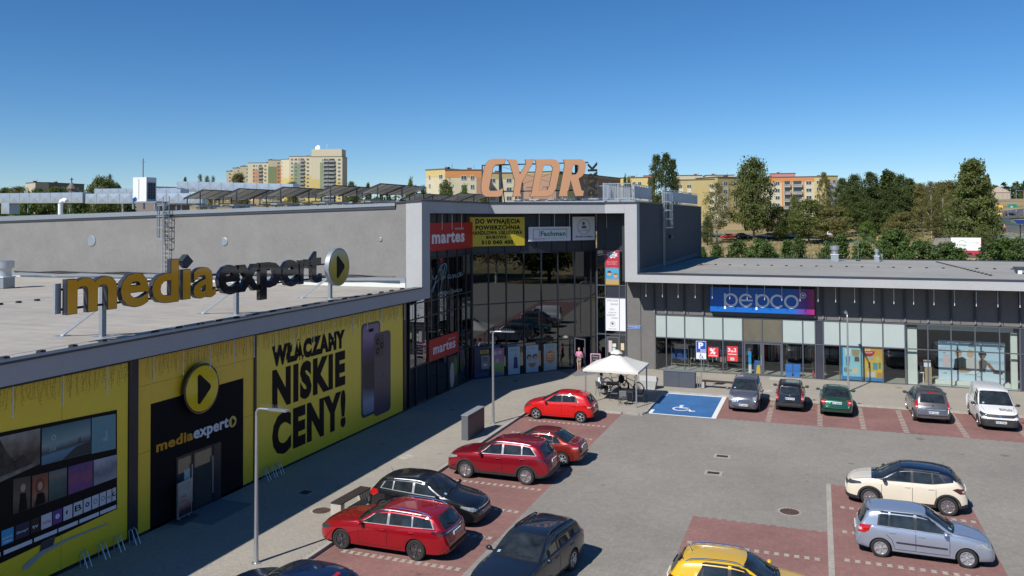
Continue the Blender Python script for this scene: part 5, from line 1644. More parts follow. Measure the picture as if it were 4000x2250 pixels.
  c.quad('sticker', [(s0 + .10, -wy + .22), (s0 + .10, -wy + .32), (s0 + .19, -wy + .32), (s0 + .19, -wy + .22)], 't', M_sticker, n=2, k=2, off=.013)
  b = MB()
  for y0, y1 in ((-.55, .02), (.05, .55)):
   pts = []
   for k in range(5):
    y = y0 + (y1 - y0) * k / 4
    s = s0 + .06 + .02 * k
    hit = c.bvh.ray_cast(Vector((c.X(s), y, 4)), Vector((0, 0, -1)))[0]
    if hit: pts.append(hit + Vector((.0, 0, .028)))
   if len(pts) > 1: b.tube(pts, .012, 5)
  if b.v: b.build('wiper', M_black, c.t, local=True)
  rq = sp['rearwin']        # (half width bottom, z bottom, half width top, z top) or top-down for saloons
  if sp.get('saloon'):
   a0, a1 = rq
   hw0, hw1 = wy - .14, wy - .27
   g = [[(a0 + (a1 - a0) * i / 8 - .08 * (v * 1.0) ** 2, v * (hw1 + (hw0 - hw1) * i / 8)) for v in np.linspace(-1, 1, 13)] for i in range(9)]
   c.lay('rear_window', g, 't', M_cglass, off=.009)
   g = [[(a0 - .03 + (a1 - a0 + .06) * i / 8 - .08 * v ** 2, v * (hw1 + (hw0 - hw1) * i / 8 + .03)) for v in np.linspace(-1, 1, 13)] for i in range(9)]
   c.lay('rear_window_surround', g, 't', M_black, off=.004)
  else:
   hb, zb, ht, zt = rq
   c.quad('rear_window_surround', [(-hb - .03, zb - .025), (hb + .03, zb - .025), (ht + .03, zt + .02), (-ht - .03, zt + .02)], 'b', M_black, n=12, k=6, off=.004)
   c.quad('rear_window', [(-hb, zb), (hb, zb), (ht, zt), (-ht, zt)], 'b', M_cglass, n=12, k=6, off=.010)
   hit = c.bvh.ray_cast(Vector((-5, 0, zb + .03)), Vector((1, 0, 0)))[0]
   if hit and sp.get('rwiper', True):
    h2 = c.bvh.ray_cast(Vector((-5, .36, zb + .10)), Vector((1, 0, 0)))[0] or hit
    MB().bar(hit + Vector((-.03, 0, 0)), h2 + Vector((-.03, 0, 0)), .022, .018).build('rear_wiper', M_black, c.t, local=True)
  for ax in ('fl', 'fr'):
   if sp.get('head'): c.poly('headlight', sp['head'], ax, sp.get('headm', M_lamp), n=10, k=4, off=.008)
  for ax in ('bl', 'br'):
   if sp.get('tail'):
    t = c.poly('tail_light', sp['tail'], ax, sp.get('tailm', M_tail), n=8, k=5, off=.010)
    if sp.get('tailw'): c.poly('lamp_lens', sp['tailw'], ax, M_tailw, n=5, k=3, off=.016, parent=t)
  for nm, q, m, of in sp.get('front', ()): c.poly(nm, q, 'f', m, n=14, k=4, off=of)
  for nm, q, m, of in sp.get('rear', ()): c.poly(nm, q, 'b', m, n=14, k=4, off=of)
  for ax, key, txt in (('f', 'pf', plate_f), ('b', 'pr', plate_r)):
   z = sp.get(key)
   if not z: continue
   hit = c.bvh.ray_cast(Vector((5 if ax == 'f' else -5, 0, z)), Vector((-1 if ax == 'f' else 1, 0, 0)))[0]
   x = (hit.x + .022) if ax == 'f' else (hit.x - .022)
   u = (0, 1, 0) if ax == 'f' else (0, -1, 0)
   F = ((x, 0, 0), u)
   b = MB(); fbox(b, *F, -.26, .26, z - .057, z + .057, -.03, 0)
   p = b.build('number_plate', M_plate, c.t, local=True)
   b = MB(); fbox(b, *F, -.26, -.215, z - .055, z + .055, .0005, .002); b.build('blue_strip', M_plateb, p, local=True)
   if txt:
    b = MB(); lettering(b, txt, F[0], u, MV, -.20, .245, z - .034, z + .034, .03, 0, 1, 0, .002)
    b.build('plate_text', M_ink, p, local=True)
  if sp.get('rails'):
   for sg in (1, -1):
    pts = []
    for s in np.linspace(sp['rails'][0], sp['rails'][1], 12):
     y = sg * (wy - sp.get('tum', .3) * (float(pchip(sp['up'], s)) - float(c.belt(s))) - .10)
     hit = c.bvh.ray_cast(Vector((c.X(s), y, 4)), Vector((0, 0, -1)))[0]
     if hit: pts.append(hit + Vector((0, 0, .045)))
    pts[0] = pts[0] - Vector((0, 0, .05)); pts[-1] = pts[-1] - Vector((0, 0, .05))
    MB().tube(pts, .02, 8).build('roof_rail', sp.get('railm', M_chrome), c.t, smooth=40, local=True)
  if sp.get('ant'):
   s = sp['ant']
   hit = c.bvh.ray_cast(Vector((c.X(s), 0, 4)), Vector((0, 0, -1)))[0]
   MB().tube([hit, hit + Vector((-.10, 0, .20))], [.012, .005], 5).build('antenna', M_black, c.t, local=True)
  hs = sp['cowl'] - .02
  hw = W / 2 * .80
  c.strip('bonnet_seam', [(sp['hoodf'], -hw * .88), (hs, -hw), ], .012, 't', M_seam, off=.003)
  c.strip('bonnet_seam', [(sp['hoodf'], hw * .88), (hs, hw)], .012, 't', M_seam, off=.003)
  return c
def prof_plan(L, f=.60, r=.72):
 return [(0, f), (.02, f + .06), (.07, f + .14), (.16, f + .22), (.32, .905), (.6, .965), (1.05, .995), (1.6, 1), (L - 1.4, 1), (L - .85, .985), (L - .45, .95), (L - .2, .90), (L - .07, r + .10), (L - .02, r + .05), (L, r)]
def lowp(L, a=.20, b=.18, e=.26):
 return [(0, a + .05), (.1, a), (.5, b), (L - .5, b + .02), (L - .12, e), (L, e + .06)]
def grille(w0, z0, z1, m=None): return ('grille', [(-w0, z0), (w0, z0), (w0 * .95, z1), (-w0 * .95, z1)], m or M_plast, .006)
def base(L, W, H, wb, fo, r, rim, up, belt, dlo, doors, mir, cowl, rf, rr, rearwin, **k):
 d = dict(L=L, W=W, H=H, wb=wb, fo=fo, r=r, rim=rim, up=up, belt=belt, dlo=dlo, doors=doors, mir=mir, cowl=cowl, rf=rf, rr=rr, rearwin=rearwin, hoodf=.28, plan=prof_plan(L), low=lowp(L), pf=.42, pr=.75)
 d.update(k)
 return d
HEAD = [(-.26, .60), (.0, .59), (.30, .66), (.26, .75), (-.05, .72)]
TAIL = [(-.18, .78), (.10, .74), (.26, .92), (.22, .98), (-.12, .93)]
SPECS = {}
SPECS['wagon'] = base(4.80, 1.84, 1.48, 2.75, .96, .33, 'ten',
 [(0, .56), (.03, .66), (.10, .74), (.30, .82), (.8, .93), (1.42, 1.02), (1.9, 1.27), (2.3, 1.43), (2.75, 1.48), (3.5, 1.465), (4.15, 1.40), (4.36, 1.34), (4.58, 1.08), (4.70, .96), (4.77, .80), (4.80, .60)],
 [(0, .50), (.10, .66), (.5, .80), (1.4, .93), (2.4, .965), (3.6, 1.0), (4.3, 1.02), (4.62, .96), (4.8, .55)],
 (1.62, 2.28, 2.68, 3.55, 4.28, 4.12), (1.62, 3.72), 1.75, 1.42, 2.32, 4.30, (.56, 1.02, .50, 1.33),
 rails=(2.5, 4.15), railm=M_chrome, trim=M_trim, rimm=M_dalloy, head=HEAD, tail=[(-.30, .86), (.0, .84), (.30, .92), (.28, .99), (-.28, .96)], tailm=M_taild, headm=M_lampd, ant=4.0,
 front=[grille(.5, .36, .62), ('bumper_intake', [(-.6, .25), (.6, .25), (.55, .33), (-.55, .33)], M_plast, .005)], rear=[('chrome_bar', [(-.62, .90), (.62, .90), (.62, .925), (-.62, .925)], M_chrome, .012), ('bumper_trim', [(-.6, .34), (.6, .34), (.6, .44), (-.6, .44)], M_plast, .006)], pr=.80)
SPECS['hatch'] = base(4.42, 1.81, 1.51, 2.685, .92, .33, 'five',
 [(0, .56), (.03, .67), (.10, .76), (.3, .86), (.7, .95), (1.12, 1.03), (1.65, 1.30), (2.05, 1.46), (2.5, 1.51), (3.2, 1.49), (3.75, 1.40), (3.95, 1.33), (4.18, 1.10), (4.32, .96), (4.39, .80), (4.42, .6)],
 [(0, .50), (.10, .68), (.5, .83), (1.1, .94), (2.2, .99), (3.3, 1.04), (3.95, 1.06), (4.2, .98), (4.42, .55)],
 (1.30, 2.05, 2.48, 3.30, 3.78, 3.60), (1.36, 3.42), 1.45, 1.12, 2.08, 3.85, (.54, 1.07, .46, 1.33),
 head=[(-.30, .62), (-.02, .60), (.34, .74), (.30, .80), (-.08, .73)], tail=[(-.22, .90), (.16, .80), (.32, .92), (.24, 1.03), (-.14, 1.02)], ant=3.7, trim=M_trim, rimm=M_alloy,
 front=[grille(.42, .56, .70), ('chrome_bar', [(-.44, .625), (.44, .625), (.44, .665), (-.44, .665)], M_chrome, .012), ('bumper_intake', [(-.55, .26), (.55, .26), (.5, .38), (-.5, .38)], M_plast, .006)], pf=.47, pr=.66)
SPECS['suv'] = base(4.60, 1.855, 1.685, 2.69, .93, .36, 'ten',
 [(0, .70), (.03, .84), (.10, .92), (.3, 1.0), (.8, 1.08), (1.30, 1.15), (1.75, 1.42), (2.1, 1.62), (2.55, 1.685), (3.3, 1.67), (3.9, 1.60), (4.10, 1.54), (4.36, 1.22), (4.48, 1.08), (4.57, .90), (4.60, .7)],
 [(0, .62), (.10, .82), (.5, .98), (1.2, 1.06), (2.4, 1.11), (3.5, 1.16), (4.1, 1.18), (4.4, 1.06), (4.6, .65)],
 (1.50, 2.12, 2.58, 3.42, 4.02, 3.72), (1.55, 3.62), 1.64, 1.30, 2.13, 4.02, (.58, 1.16, .52, 1.50),
 plan=prof_plan(4.6, .66, .76), low=lowp(4.6, .26, .24, .34), clad=.171, rimm=M_alloy, head=[(-.28, .78), (.0, .78), (.30, .86), (.28, .93), (-.2, .90)], tail=[(-.30, .98), (.0, .96), (.34, 1.05), (.32, 1.09), (-.30, 1.05)], tailm=M_taild, trim=M_trim, ant=3.85, handle=M_chrome,
 front=[grille(.6, .52, .78), ('bumper_trim', [(-.66, .3), (.66, .3), (.62, .46), (-.62, .46)], M_plast, .008)], rear=[('bumper_trim', [(-.72, .36), (.72, .36), (.70, .60), (-.70, .60)], M_plast, .012)], pf=.55, pr=.92)
SPECS['saloon'] = base(4.25, 1.71, 1.425, 2.61, .84, .31, 'cap',
 [(0, .52), (.03, .63), (.10, .72), (.3, .80), (.7, .89), (1.12, .97), (1.62, 1.24), (1.95, 1.38), (2.35, 1.425), (2.9, 1.40), (3.15, 1.34), (3.45, 1.17), (3.72, 1.02), (4.0, .985), (4.15, .93), (4.22, .80), (4.25, .6)],
 [(0, .47), (.10, .64), (.5, .77), (1.1, .88), (2.2, .92), (3.3, .955), (3.75, .96), (4.1, .90), (4.25, .55)],
 (1.28, 1.95, 2.32, 3.0, 3.36, 3.14), (1.32, 3.18), 1.42, 1.12, 1.98, 3.0, (3.10, 3.66), saloon=True, rimm=M_hubcap,
 head=HEAD, tail=[(-.20, .70), (.06, .68), (.20, .72), (.20, .92), (-.18, .94)], tailw=[(-.14, .80), (.14, .79), (.14, .86), (-.14, .86)], rear=[('bumper_trim', [(-.66, .42), (.66, .42), (.66, .46), (-.66, .46)], M_plast, .012)], pr=.80, pf=.40, plan=prof_plan(4.25, .64, .74))
SPECS['small'] = base(3.95, 1.695, 1.51, 2.51, .80, .30, 'five',
 [(0, .55), (.03, .67), (.10, .77), (.3, .87), (.65, .96), (1.0, 1.03), (1.55, 1.33), (1.9, 1.47), (2.3, 1.51), (2.9, 1.49), (3.4, 1.41), (3.58, 1.34), (3.75, 1.10), (3.86, .95), (3.93, .78), (3.95, .6)],
 [(0, .50), (.10, .68), (.5, .84), (1.0, .94), (2.0, .98), (3.0, 1.03), (3.5, 1.04), (3.78, .95), (3.95, .55)],
 (1.20, 1.90, 2.26, 3.0, 3.10, 2.92), (1.22, 3.05), 1.36, 1.0, 1.92, 3.5, (.53, 1.04, .45, 1.33), rimm=M_hubcap,
 head=[(-.26, .66), (.0, .66), (.34, .80), (.30, .86), (-.1, .76)], headm=M_lampd, tail=[(-.26, .78), (.04, .74), (.28, .90), (.24, .97), (-.14, .88)], tailw=[(-.16, .80), (.1, .80), (.12, .86), (-.12, .85)], ant=3.3,
 front=[grille(.5, .28, .48)], rear=[('bumper_trim', [(-.55, .32), (.55, .32), (.5, .42), (-.5, .42)], M_plast, .006)], pr=.84)
SPECS['coupe'] = base(4.30, 1.78, 1.43, 2.70, .88, .33, 'five',
 [(0, .54), (.03, .65), (.10, .73), (.3, .81), (.8, .92), (1.25, .99), (1.75, 1.26), (2.1, 1.39), (2.5, 1.43), (3.2, 1.41), (3.7, 1.33), (3.88, 1.27), (4.08, 1.06), (4.2, .94), (4.28, .78), (4.3, .58)],
 [(0, .48), (.10, .65), (.5, .79), (1.3, .90), (2.3, .95), (3.3, 1.0), (3.85, 1.01), (4.1, .94), (4.3, .55)],
 (1.45, 2.12, 2.5, 3.3, 3.7, 3.5), (1.5, 3.4), 1.6, 1.25, 2.12, 3.8, (.54, 1.0, .46, 1.27), head=HEAD, tail=TAIL, rear=[('brake_light', [(-.22, 1.335), (.22, 1.335), (.22, 1.355), (-.22, 1.355)], M_tail, .012)])
SPECS['estate'] = base(4.80, 1.83, 1.48, 2.75, .93, .33, 'five', SPECS['wagon']['up'], SPECS['wagon']['belt'], (1.62, 2.28, 2.68, 3.55, 4.28, 4.12), (1.62, 3.72), 1.75, 1.42, 2.32, 4.30, (.56, 1.02, .50, 1.33),
 rails=(2.5, 4.15), railm=M_plast, rimm=M_alloy, head=HEAD, tail=TAIL, front=[grille(.6, .50, .66), ('bumper_intake', [(-.6, .25), (.6, .25), (.55, .38), (-.55, .38)], M_plast, .005)], pf=.44)
SPECS['crossover'] = base(4.14, 1.76, 1.52, 2.58, .83, .325, 'five',
 [(0, .62), (.03, .75), (.10, .84), (.3, .93), (.7, 1.0), (1.08, 1.05), (1.55, 1.31), (1.92, 1.47), (2.35, 1.52), (3.0, 1.505), (3.55, 1.44), (3.75, 1.38), (3.95, 1.12), (4.05, .98), (4.12, .8), (4.14, .62)],
 [(0, .55), (.10, .74), (.5, .90), (1.1, .97), (2.1, 1.01), (3.1, 1.06), (3.7, 1.08), (3.95, .98), (4.14, .58)],
 (1.28, 1.95, 2.36, 3.08, 3.2, 2.98), (1.30, 3.15), 1.42, 1.08, 1.95, 3.68, (.54, 1.06, .47, 1.38), rails=(2.0, 3.55), railm=M_chrome, clad=.171, ant=3.45, rwiper=True,
 head=[(-.26, .74), (.0, .74), (.30, .84), (.26, .90), (-.16, .86)], tail=[(-.22, .90), (.06, .84), (.30, .94), (.26, 1.02), (-.14, 1.0)], tailm=M_taild, pr=.80, rimm=M_dalloy)
SPECS['captur'] = base(4.12, 1.78, 1.565, 2.60, .86, .335, 'multi',
 [(0, .64), (.03, .78), (.10, .88), (.3, .97), (.65, 1.04), (1.02, 1.09), (1.5, 1.34), (1.88, 1.51), (2.3, 1.565), (3.0, 1.55), (3.5, 1.49), (3.68, 1.43), (3.9, 1.17), (4.02, 1.02), (4.1, .82), (4.12, .64)],
 [(0, .56), (.10, .76), (.5, .93), (1.0, 1.0), (2.0, 1.03), (2.9, 1.05), (3.4, 1.14), (3.7, 1.20), (3.95, 1.02), (4.12, .6)],
 (1.22, 1.90, 2.30, 2.98, 3.38, 3.15), (1.26, 3.08), 1.36, 1.02, 1.92, 3.6, (.54, 1.12, .48, 1.42), clad=.171, ant=3.3, rimm=M_alloy, mirm=M_black,
 head=[(-.28, .74), (.02, .76), (.32, .83), (.28, .90), (-.2, .87)], headm=M_lampd, tail=[(-.16, .84), (.10, .82), (.28, .96), (.16, 1.02), (-.14, .98)], tailm=M_taild, tailw=[(-.13, .88), (.02, .87), (.04, .93), (-.12, .94)],
 front=[grille(.62, .66, .80, M_black), ('bumper_trim', [(-.64, .28), (.64, .28), (.6, .46), (-.6, .46)], M_plast, .008)], pf=.52, pr=.86)
SPECS['supermini'] = base(4.0, 1.645, 1.50, 2.46, .80, .295, 'steel',
 [(0, .54), (.03, .66), (.10, .77), (.3, .87), (.7, .96), (1.06, 1.02), (1.52, 1.29), (1.85, 1.45), (2.25, 1.50), (3.0, 1.495), (3.55, 1.44), (3.68, 1.38), (3.80, 1.12), (3.90, .96), (3.98, .78), (4.0, .58)],
 [(0, .48), (.10, .67), (.5, .83), (1.0, .92), (2.0, .95), (3.0, .98), (3.6, .99), (3.82, .93), (4.0, .54)],
 (1.24, 1.86, 2.24, 3.0, 3.30, 3.24), (1.28, 3.08), 1.40, 1.06, 1.87, 3.6, (.54, 1.0, .50, 1.38), ant=3.5, rub=True, rimm=M_hubcap, filler=True, mirm=None,
 head=[(-.26, .60), (.0, .60), (.30, .66), (.28, .78), (-.14, .78)], tail=[(-.14, .76), (.10, .72), (.20, .80), (.26, .98), (-.06, .96)], tailw=[(-.12, .82), (.04, .80), (.04, .87), (-.10, .88)],
 front=[grille(.5, .50, .64), ('bumper_intake', [(-.5, .25), (.5, .25), (.46, .36), (-.46, .36)], M_plast, .006)], tum=.20)
SPECS['minivan'] = base(4.05, 1.69, 1.62, 2.63, .78, .30, 'cap',
 [(0, .60), (.03, .72), (.10, .84), (.3, .97), (.6, 1.06), (.88, 1.12), (1.3, 1.38), (1.7, 1.56), (2.2, 1.62), (3.0, 1.60), (3.6, 1.54), (3.8, 1.46), (3.93, 1.16), (4.0, .95), (4.03, .8), (4.05, .6)],
 [(0, .52), (.10, .74), (.5, .92), (.9, 1.0), (2.0, 1.03), (3.0, 1.06), (3.7, 1.08), (3.9, 1.0), (4.05, .55)],
 (1.08, 1.72, 2.1, 2.95, 3.55, 3.45), (1.1, 3.0), 1.2, .88, 1.72, 3.7, (.54, 1.1, .5, 1.46), tum=.24, rimm=M_hubcap,
 head=[(-.22, .66), (.04, .66), (.26, .72), (.22, .90), (-.14, .86)], front=[grille(.36, .60, .72), ('chrome_bar', [(-.36, .645), (.36, .645), (.36, .68), (-.36, .68)], M_chrome, .014), ('bumper_intake', [(-.5, .26), (.5, .26), (.42, .36), (-.42, .36)], M_plast, .006)], pf=.44)
SPECS['city'] = base(3.54, 1.58, 1.54, 2.30, .68, .285, 'cap',
 [(0, .56), (.03, .70), (.10, .82), (.3, .93), (.6, 1.0), (.85, 1.05), (1.25, 1.32), (1.58, 1.50), (2.0, 1.54), (2.8, 1.53), (3.2, 1.50), (3.34, 1.42), (3.44, 1.1), (3.49, .92), (3.53, .75), (3.54, .58)],
 [(0, .5), (.10, .72), (.5, .88), (.9, .95), (1.8, .98), (2.8, 1.01), (3.3, 1.02), (3.46, .92), (3.54, .54)],
 (1.0, 1.6, 2.0, 2.8, 3.12, 3.08), (1.02, 2.8), 1.15, .85, 1.6, 3.3, (.50, 1.0, .47, 1.36), tum=.20, rails=(1.7, 3.1), railm=M_plast, rimm=M_hubcap, mirm=M_plast,
 head=HEAD, tail=[(-.12, .66), (.10, .66), (.16, .80), (.14, 1.36), (.02, 1.36), (-.10, .84)], tailw=[(-.10, .74), (.08, .74), (.09, .84), (-.09, .84)], rear=[('bumper_trim', [(-.7, .30), (.7, .30), (.72, .52), (-.72, .52)], M_plast, .02), ('badge', [(-.04, .90), (.04, .90), (.04, .97), (-.04, .97)], M_chrome, .02)], pr=.76)
SPECS['mpv'] = base(4.26, 1.81, 1.62, 2.69, .85, .325, 'five',
 [(0, .58), (.03, .70), (.10, .82), (.3, .94), (.65, 1.03), (1.0, 1.10), (1.5, 1.40), (1.9, 1.57), (2.35, 1.62), (3.1, 1.60), (3.65, 1.55), (3.8, 1.49), (4.02, 1.16), (4.12, 1.0), (4.23, .85), (4.26, .6)],
 [(0, .52), (.10, .72), (.5, .91), (1.0, .99), (2.1, 1.03), (3.1, 1.07), (3.75, 1.09), (4.05, 1.0), (4.26, .56)],
 (1.2, 1.92, 2.32, 3.15, 3.7, 3.58), (1.22, 3.2), 1.34, 1.0, 1.92, 3.72, (.58, 1.10, .52, 1.48), tum=.24, mirm=M_plast, rimm=M_alloy,
 head=HEAD, tail=[(-.12, .82), (.10, .78), (.26, .86), (.16, 1.16), (.02, 1.16)], tailw=[(-.08, .84), (.10, .82), (.12, .89), (-.06, .90)], rear=[('chrome_bar', [(-.6, .76), (.6, .76), (.6, .785), (-.6, .785)], M_chrome, .012), ('brake_light', [(-.2, 1.525), (.2, 1.525), (.2, 1.55), (-.2, 1.55)], M_tail, .012), ('badge', [(-.035, .92), (.035, .92), (.035, .99), (-.035, .99)], M_chrome, .014)], pr=.62)
SPECS['van'] = base(4.50, 1.855, 1.83, 2.755, .89, .32, 'multi',
 [(0, .62), (.03, .78), (.10, .88), (.3, .98), (.65, 1.07), (.98, 1.14), (1.4, 1.46), (1.72, 1.70), (2.1, 1.80), (2.8, 1.83), (3.8, 1.82), (4.25, 1.79), (4.38, 1.70), (4.44, 1.2), (4.47, 1.0), (4.49, .8), (4.5, .6)],
 [(0, .54), (.10, .78), (.5, .95), (1.0, 1.03), (2.2, 1.06), (3.4, 1.08), (4.2, 1.08), (4.42, 1.0), (4.5, .56)],
 (1.18, 1.76, 2.12, 2.2, 2.25, 2.22), (1.22, 3.2), 1.36, .98, 1.76, 4.2, (.6, 1.1, .58, 1.68), tum=.14, mirm=M_black, rimm=M_dalloy, rwiper=False, fclad=1,
 head=[(-.24, .74), (.02, .72), (.26, .80), (.22, .92), (-.18, .84)], headm=M_lampd, front=[('bumper_trim', [(-.70, .27), (.70, .27), (.70, .60), (-.70, .60)], M_plast, .006), ('grille', [(-.62, .70), (.62, .70), (.58, .84), (-.58, .84)], M_plast, .009), ('chrome_bar', [(-.06, .72), (.06, .72), (.06, .83), (-.06, .83)], M_chrome, .016)], pf=.47, pr=.9)
SPECS['van']['plan'] = prof_plan(4.5, .68, .88)
SPECS['city']['plan'] = prof_plan(3.54, .66, .84)
SPECS['mpv']['plan'] = prof_plan(4.26, .64, .80)
SPECS['minivan']['plan'] = prof_plan(4.05, .66, .80)
SPECS['supermini']['plan'] = prof_plan(4.0, .64, .82)
def car(kind, name, s_ref, ref, nose, label, col, plate_f='', plate_r='', cat='car', **over):
 """place a car: the point s_ref behind its nose, on its centre line, stands at ref; nose = heading in degrees"""
 sp = dict(SPECS[kind]); sp.update(over)
 if sp.get('mirm') is None: sp['mirm'] = col
 a = R(nose)
 cx_ = ref[0] - math.cos(a) * (sp['L'] / 2 - s_ref)
 cy2 = ref[1] - math.sin(a) * (sp['L'] / 2 - s_ref)
 z = ref[2] if len(ref) > 2 else 0
 c = Car(sp, name, (cx_, cy2, z), a, label, col, cat)
 return c.detail(plate_f, plate_r)
P_cherry = paint('cherry_red_paint', (.36, .004, .013), .4)
P_burg = paint('burgundy_paint', (.27, .005, .016), .4)
P_copper = paint('copper_red_paint', (.24, .022, .014), .45)
P_red = paint('bright_red_paint', (.56, .004, .004), .0)
P_black = paint('black_paint', (.008, .009, .012), .3)
P_blue = paint('dark_blue_paint', (.008, .020, .070), .4)
P_navy = paint('navy_grey_paint', (.016, .024, .042), .45)
P_yellow = paint('yellow_paint', (.66, .40, .008), .0)
P_cream = paint('cream_paint', (.68, .62, .50), .0)
P_roof = paint('dark_roof_paint', (.010, .014, .030), .3)
P_silver = paint('silver_blue_paint', (.36, .42, .52), .55, .34)
P_grey = paint('grey_metallic_paint', (.145, .155, .19), .55)
P_green = paint('green_paint', (.012, .085, .050), .4)
P_taupe = paint('warm_grey_paint', (.15, .14, .145), .55)
P_white = paint('white_car_paint', (.74, .74, .74), .0)
SPECS['captur']['roofm'] = P_roof
car('coupe', 'parked_car', 3.8, (-12.1, 19.15), 180, 'dark blue hatchback at the bottom left corner of the photo by the lamp post', P_blue)
car('wagon', 'parked_car', .96, (-14.95, 24.55), 180, 'shiny cherry red estate car with silver roof rails beside the bench', P_cherry, '', 'SK 3107Y')
car('hatch', 'parked_car', 0, (-11.35, 27.45), 0, 'black hatchback parked nose out between two red cars', P_black, 'SMY 84KX')
car('suv', 'parked_car', .93, (-14.05, 32.72), 180, 'burgundy red off-road car with black wheel arch trim', P_burg, '', 'SM 5082H')
car('saloon', 'parked_car', .84 + 2.61, (-10.7, 35.55), 180, 'copper red saloon half hidden behind the burgundy off-road car', P_copper, '', 'SY 18745')
car('small', 'parked_car', .80, (-14.52, 43.2), 180, 'bright red small hatchback in front of the gazebo', P_red, '', 'SY 4208L')
car('crossover', 'parked_car', 4.14, (-4.16, 23.8), 0, 'yellow crossover with silver roof rails at the bottom edge', P_yellow, '', 'SMY 7A02')
car('captur', 'parked_car', .86, (1.74, 34.75), 177, 'cream crossover with dark navy roof parked on red paving', P_cream, 'SY 7215K')
car('supermini', 'parked_car', 4.0 - .74, (1.74, 29.78), 0, 'silver blue small car with black side strips at the right', P_silver)
car('minivan', 'parked_car', 0, (-4.08, 47.55), -90, 'grey minivan parked nose out beside the blue bay', P_grey, 'SPI 60651', '')
car('city', 'parked_car', 3.54, (-1.63, 48.55), 90, 'small black boxy car with tall red tail lamps', P_black, '', 'SM Z1XX5')
car('saloon', 'parked_car', 4.25, (.80, 48.05), 90, 'dark green saloon parked before the lamp post', P_green, '', 'SY Z6645')
car('mpv', 'parked_car', 4.26, (5.52, 48.2), 92, 'warm grey family car with red tail lamps left of the white van', P_taupe, '', 'SMA 80613')
vn = car('van', 'parked_van', 0, (8.52, 47.7), -90, 'white delivery van with black front bumper', P_white, 'WZ 2738A', '', cat='van')
b = MB()
for t_, y0, y1, s0, s1 in (('SOLID', -.62, -.02, .46, .60), ('SECURITY', -.60, -.04, .36, .43)):
 vs, fs, a0, a1, b0, b1 = text_mesh(t_, .03)
 P_ = []
 for p in vs:
  y = -.62 + .0
  yy = y0 + (p[0] - a0) / (a1 - a0) * (y1 - y0)
  s = s0 + (p[1] - b0) / (b1 - b0) * (s1 - s0)
  h_ = vn.bvh.ray_cast(Vector((vn.X(s), yy + .62 + .02, 4)), Vector((0, 0, -1)))[0]
  P_.append(tuple(h_ + Vector((0, 0, .008))))
 b.raw(P_, fs)
b.build('bonnet_lettering', M_ink, vn.t, local=True)
for k in range(5):
 y = -.5 + .25 * k
 vn.strip('roof_rib', [(2.15, y), (4.1, y)], .03, 't', P_white, off=.012)
drv = car('estate', 'moving_car', .93 + 2.75, (-8.12, 24.85), -99, 'navy grey estate car driving down the lane', P_navy, 'SY 9321H')
# ------------------------------------------------------------------ street furniture
def lamp(x, y, arm, z, label, rise=4.85):
 t = thing('street_lamp', (x, y, z), label, 'street lamp', 'lamps of the car park')
 MB().lathe([(.15, 0), (.15, .02), (.075, .03), (.072, .5), (.068, .55), (.055, 2.4), (.045, rise - .25)], n=14).build('pole', M_galv, t, smooth=40, local=True)
 d = Vector((math.cos(arm), math.sin(arm), 0))
 b = MB(); b.tube([(0, 0, rise - .3), (0, 0, rise - .12), d * .05 + Vector((0, 0, rise - .03)), d * .14 + Vector((0, 0, rise)), d * .55 + Vector((0, 0, rise + .01))], .042, 10)
 b.build('arm', M_galv, t, smooth=40, local=True)
 b = MB(); b.bar(d * .5 + Vector((0, 0, rise + .02)), d * 1.22 + Vector((0, 0, rise + .03)), .17, .055)
 h = b.build('lamp_head', M_galv, t, local=True)
 b = MB(); b.bar(d * .62 + Vector((0, 0, rise - .016)), d * 1.18 + Vector((0, 0, rise - .007)), .13, .016); b.build('lens', M_whitep, h, local=True)
 b = MB()
 for k in range(12): b.bar(d * (.2 + .08 * k) + Vector((0, 0, rise + .03)), d * (.2 + .08 * k) + Vector((.02 * (k % 3 - 1), .02, rise + .17)), .006, .006)
 b.build('bird_spikes', M_galv2, t, local=True)
lamp(-16.75, 21.6, R(-3), .1, 'tall grey street lamp in front of the yellow slogan poster, nearest to the camera')
lamp(-16.2, 40.35, R(0), .1, 'tall grey street lamp in front of the dark glass entrance')
lamp(1.6, 55.0, R(95), .1, 'tall grey street lamp behind the green saloon', 4.75)
def bench(x, y, rz, label, L=2.0):
 t = thing('bench', (x, y, .1), label, 'bench', None, rz)
 for e in (-1, 1):
  b = MB(); b.box(e * (L / 2 - .12) - .12, -.22, 0, e * (L / 2 - .12) + .12, .22, .40); b.build('support', mat('bench_concrete', (.40, .38, .34), .85, var=.12, vscale=12), t, local=True)
 for k in range(4):
  b = MB(); b.box(-L / 2, -.235 + k * .122, .405, L / 2, -.235 + k * .122 + .10, .45); b.build('slat', mat('dark_wood', (.045, .032, .026), .7, var=.3, vscale=9), t, local=True)
bench(-16.62, 27.0, R(88), 'slatted bench with concrete supports behind the cherry red estate car')
bench(-5.85, 53.3, R(-2), 'long low bench half hidden behind the grey minivan', 2.5)
t = thing('advert_pillar', (-16.3, 37.9, .1), 'slab shaped grey metal pillar standing at the kerb near the lamp', 'pillar')
MB().box(-.17, -1.05, 0, .17, 1.05, 1.18).build('slab', mat('grey_sheet', (.11, .12, .135), .45, var=.08, vscale=4), t, local=True)
MB().box(.171, -1.03, .05, .185, 1.03, 1.13).build('side_panel', mat('brownish_sheet', (.075, .072, .074), .5, var=.15, vscale=6), t, local=True)
MB().box(-.19, -1.07, 1.181, .19, 1.07, 1.22).build('cap', mat('grey_cap_sheet', (.24, .26, .28), .5), t, local=True)
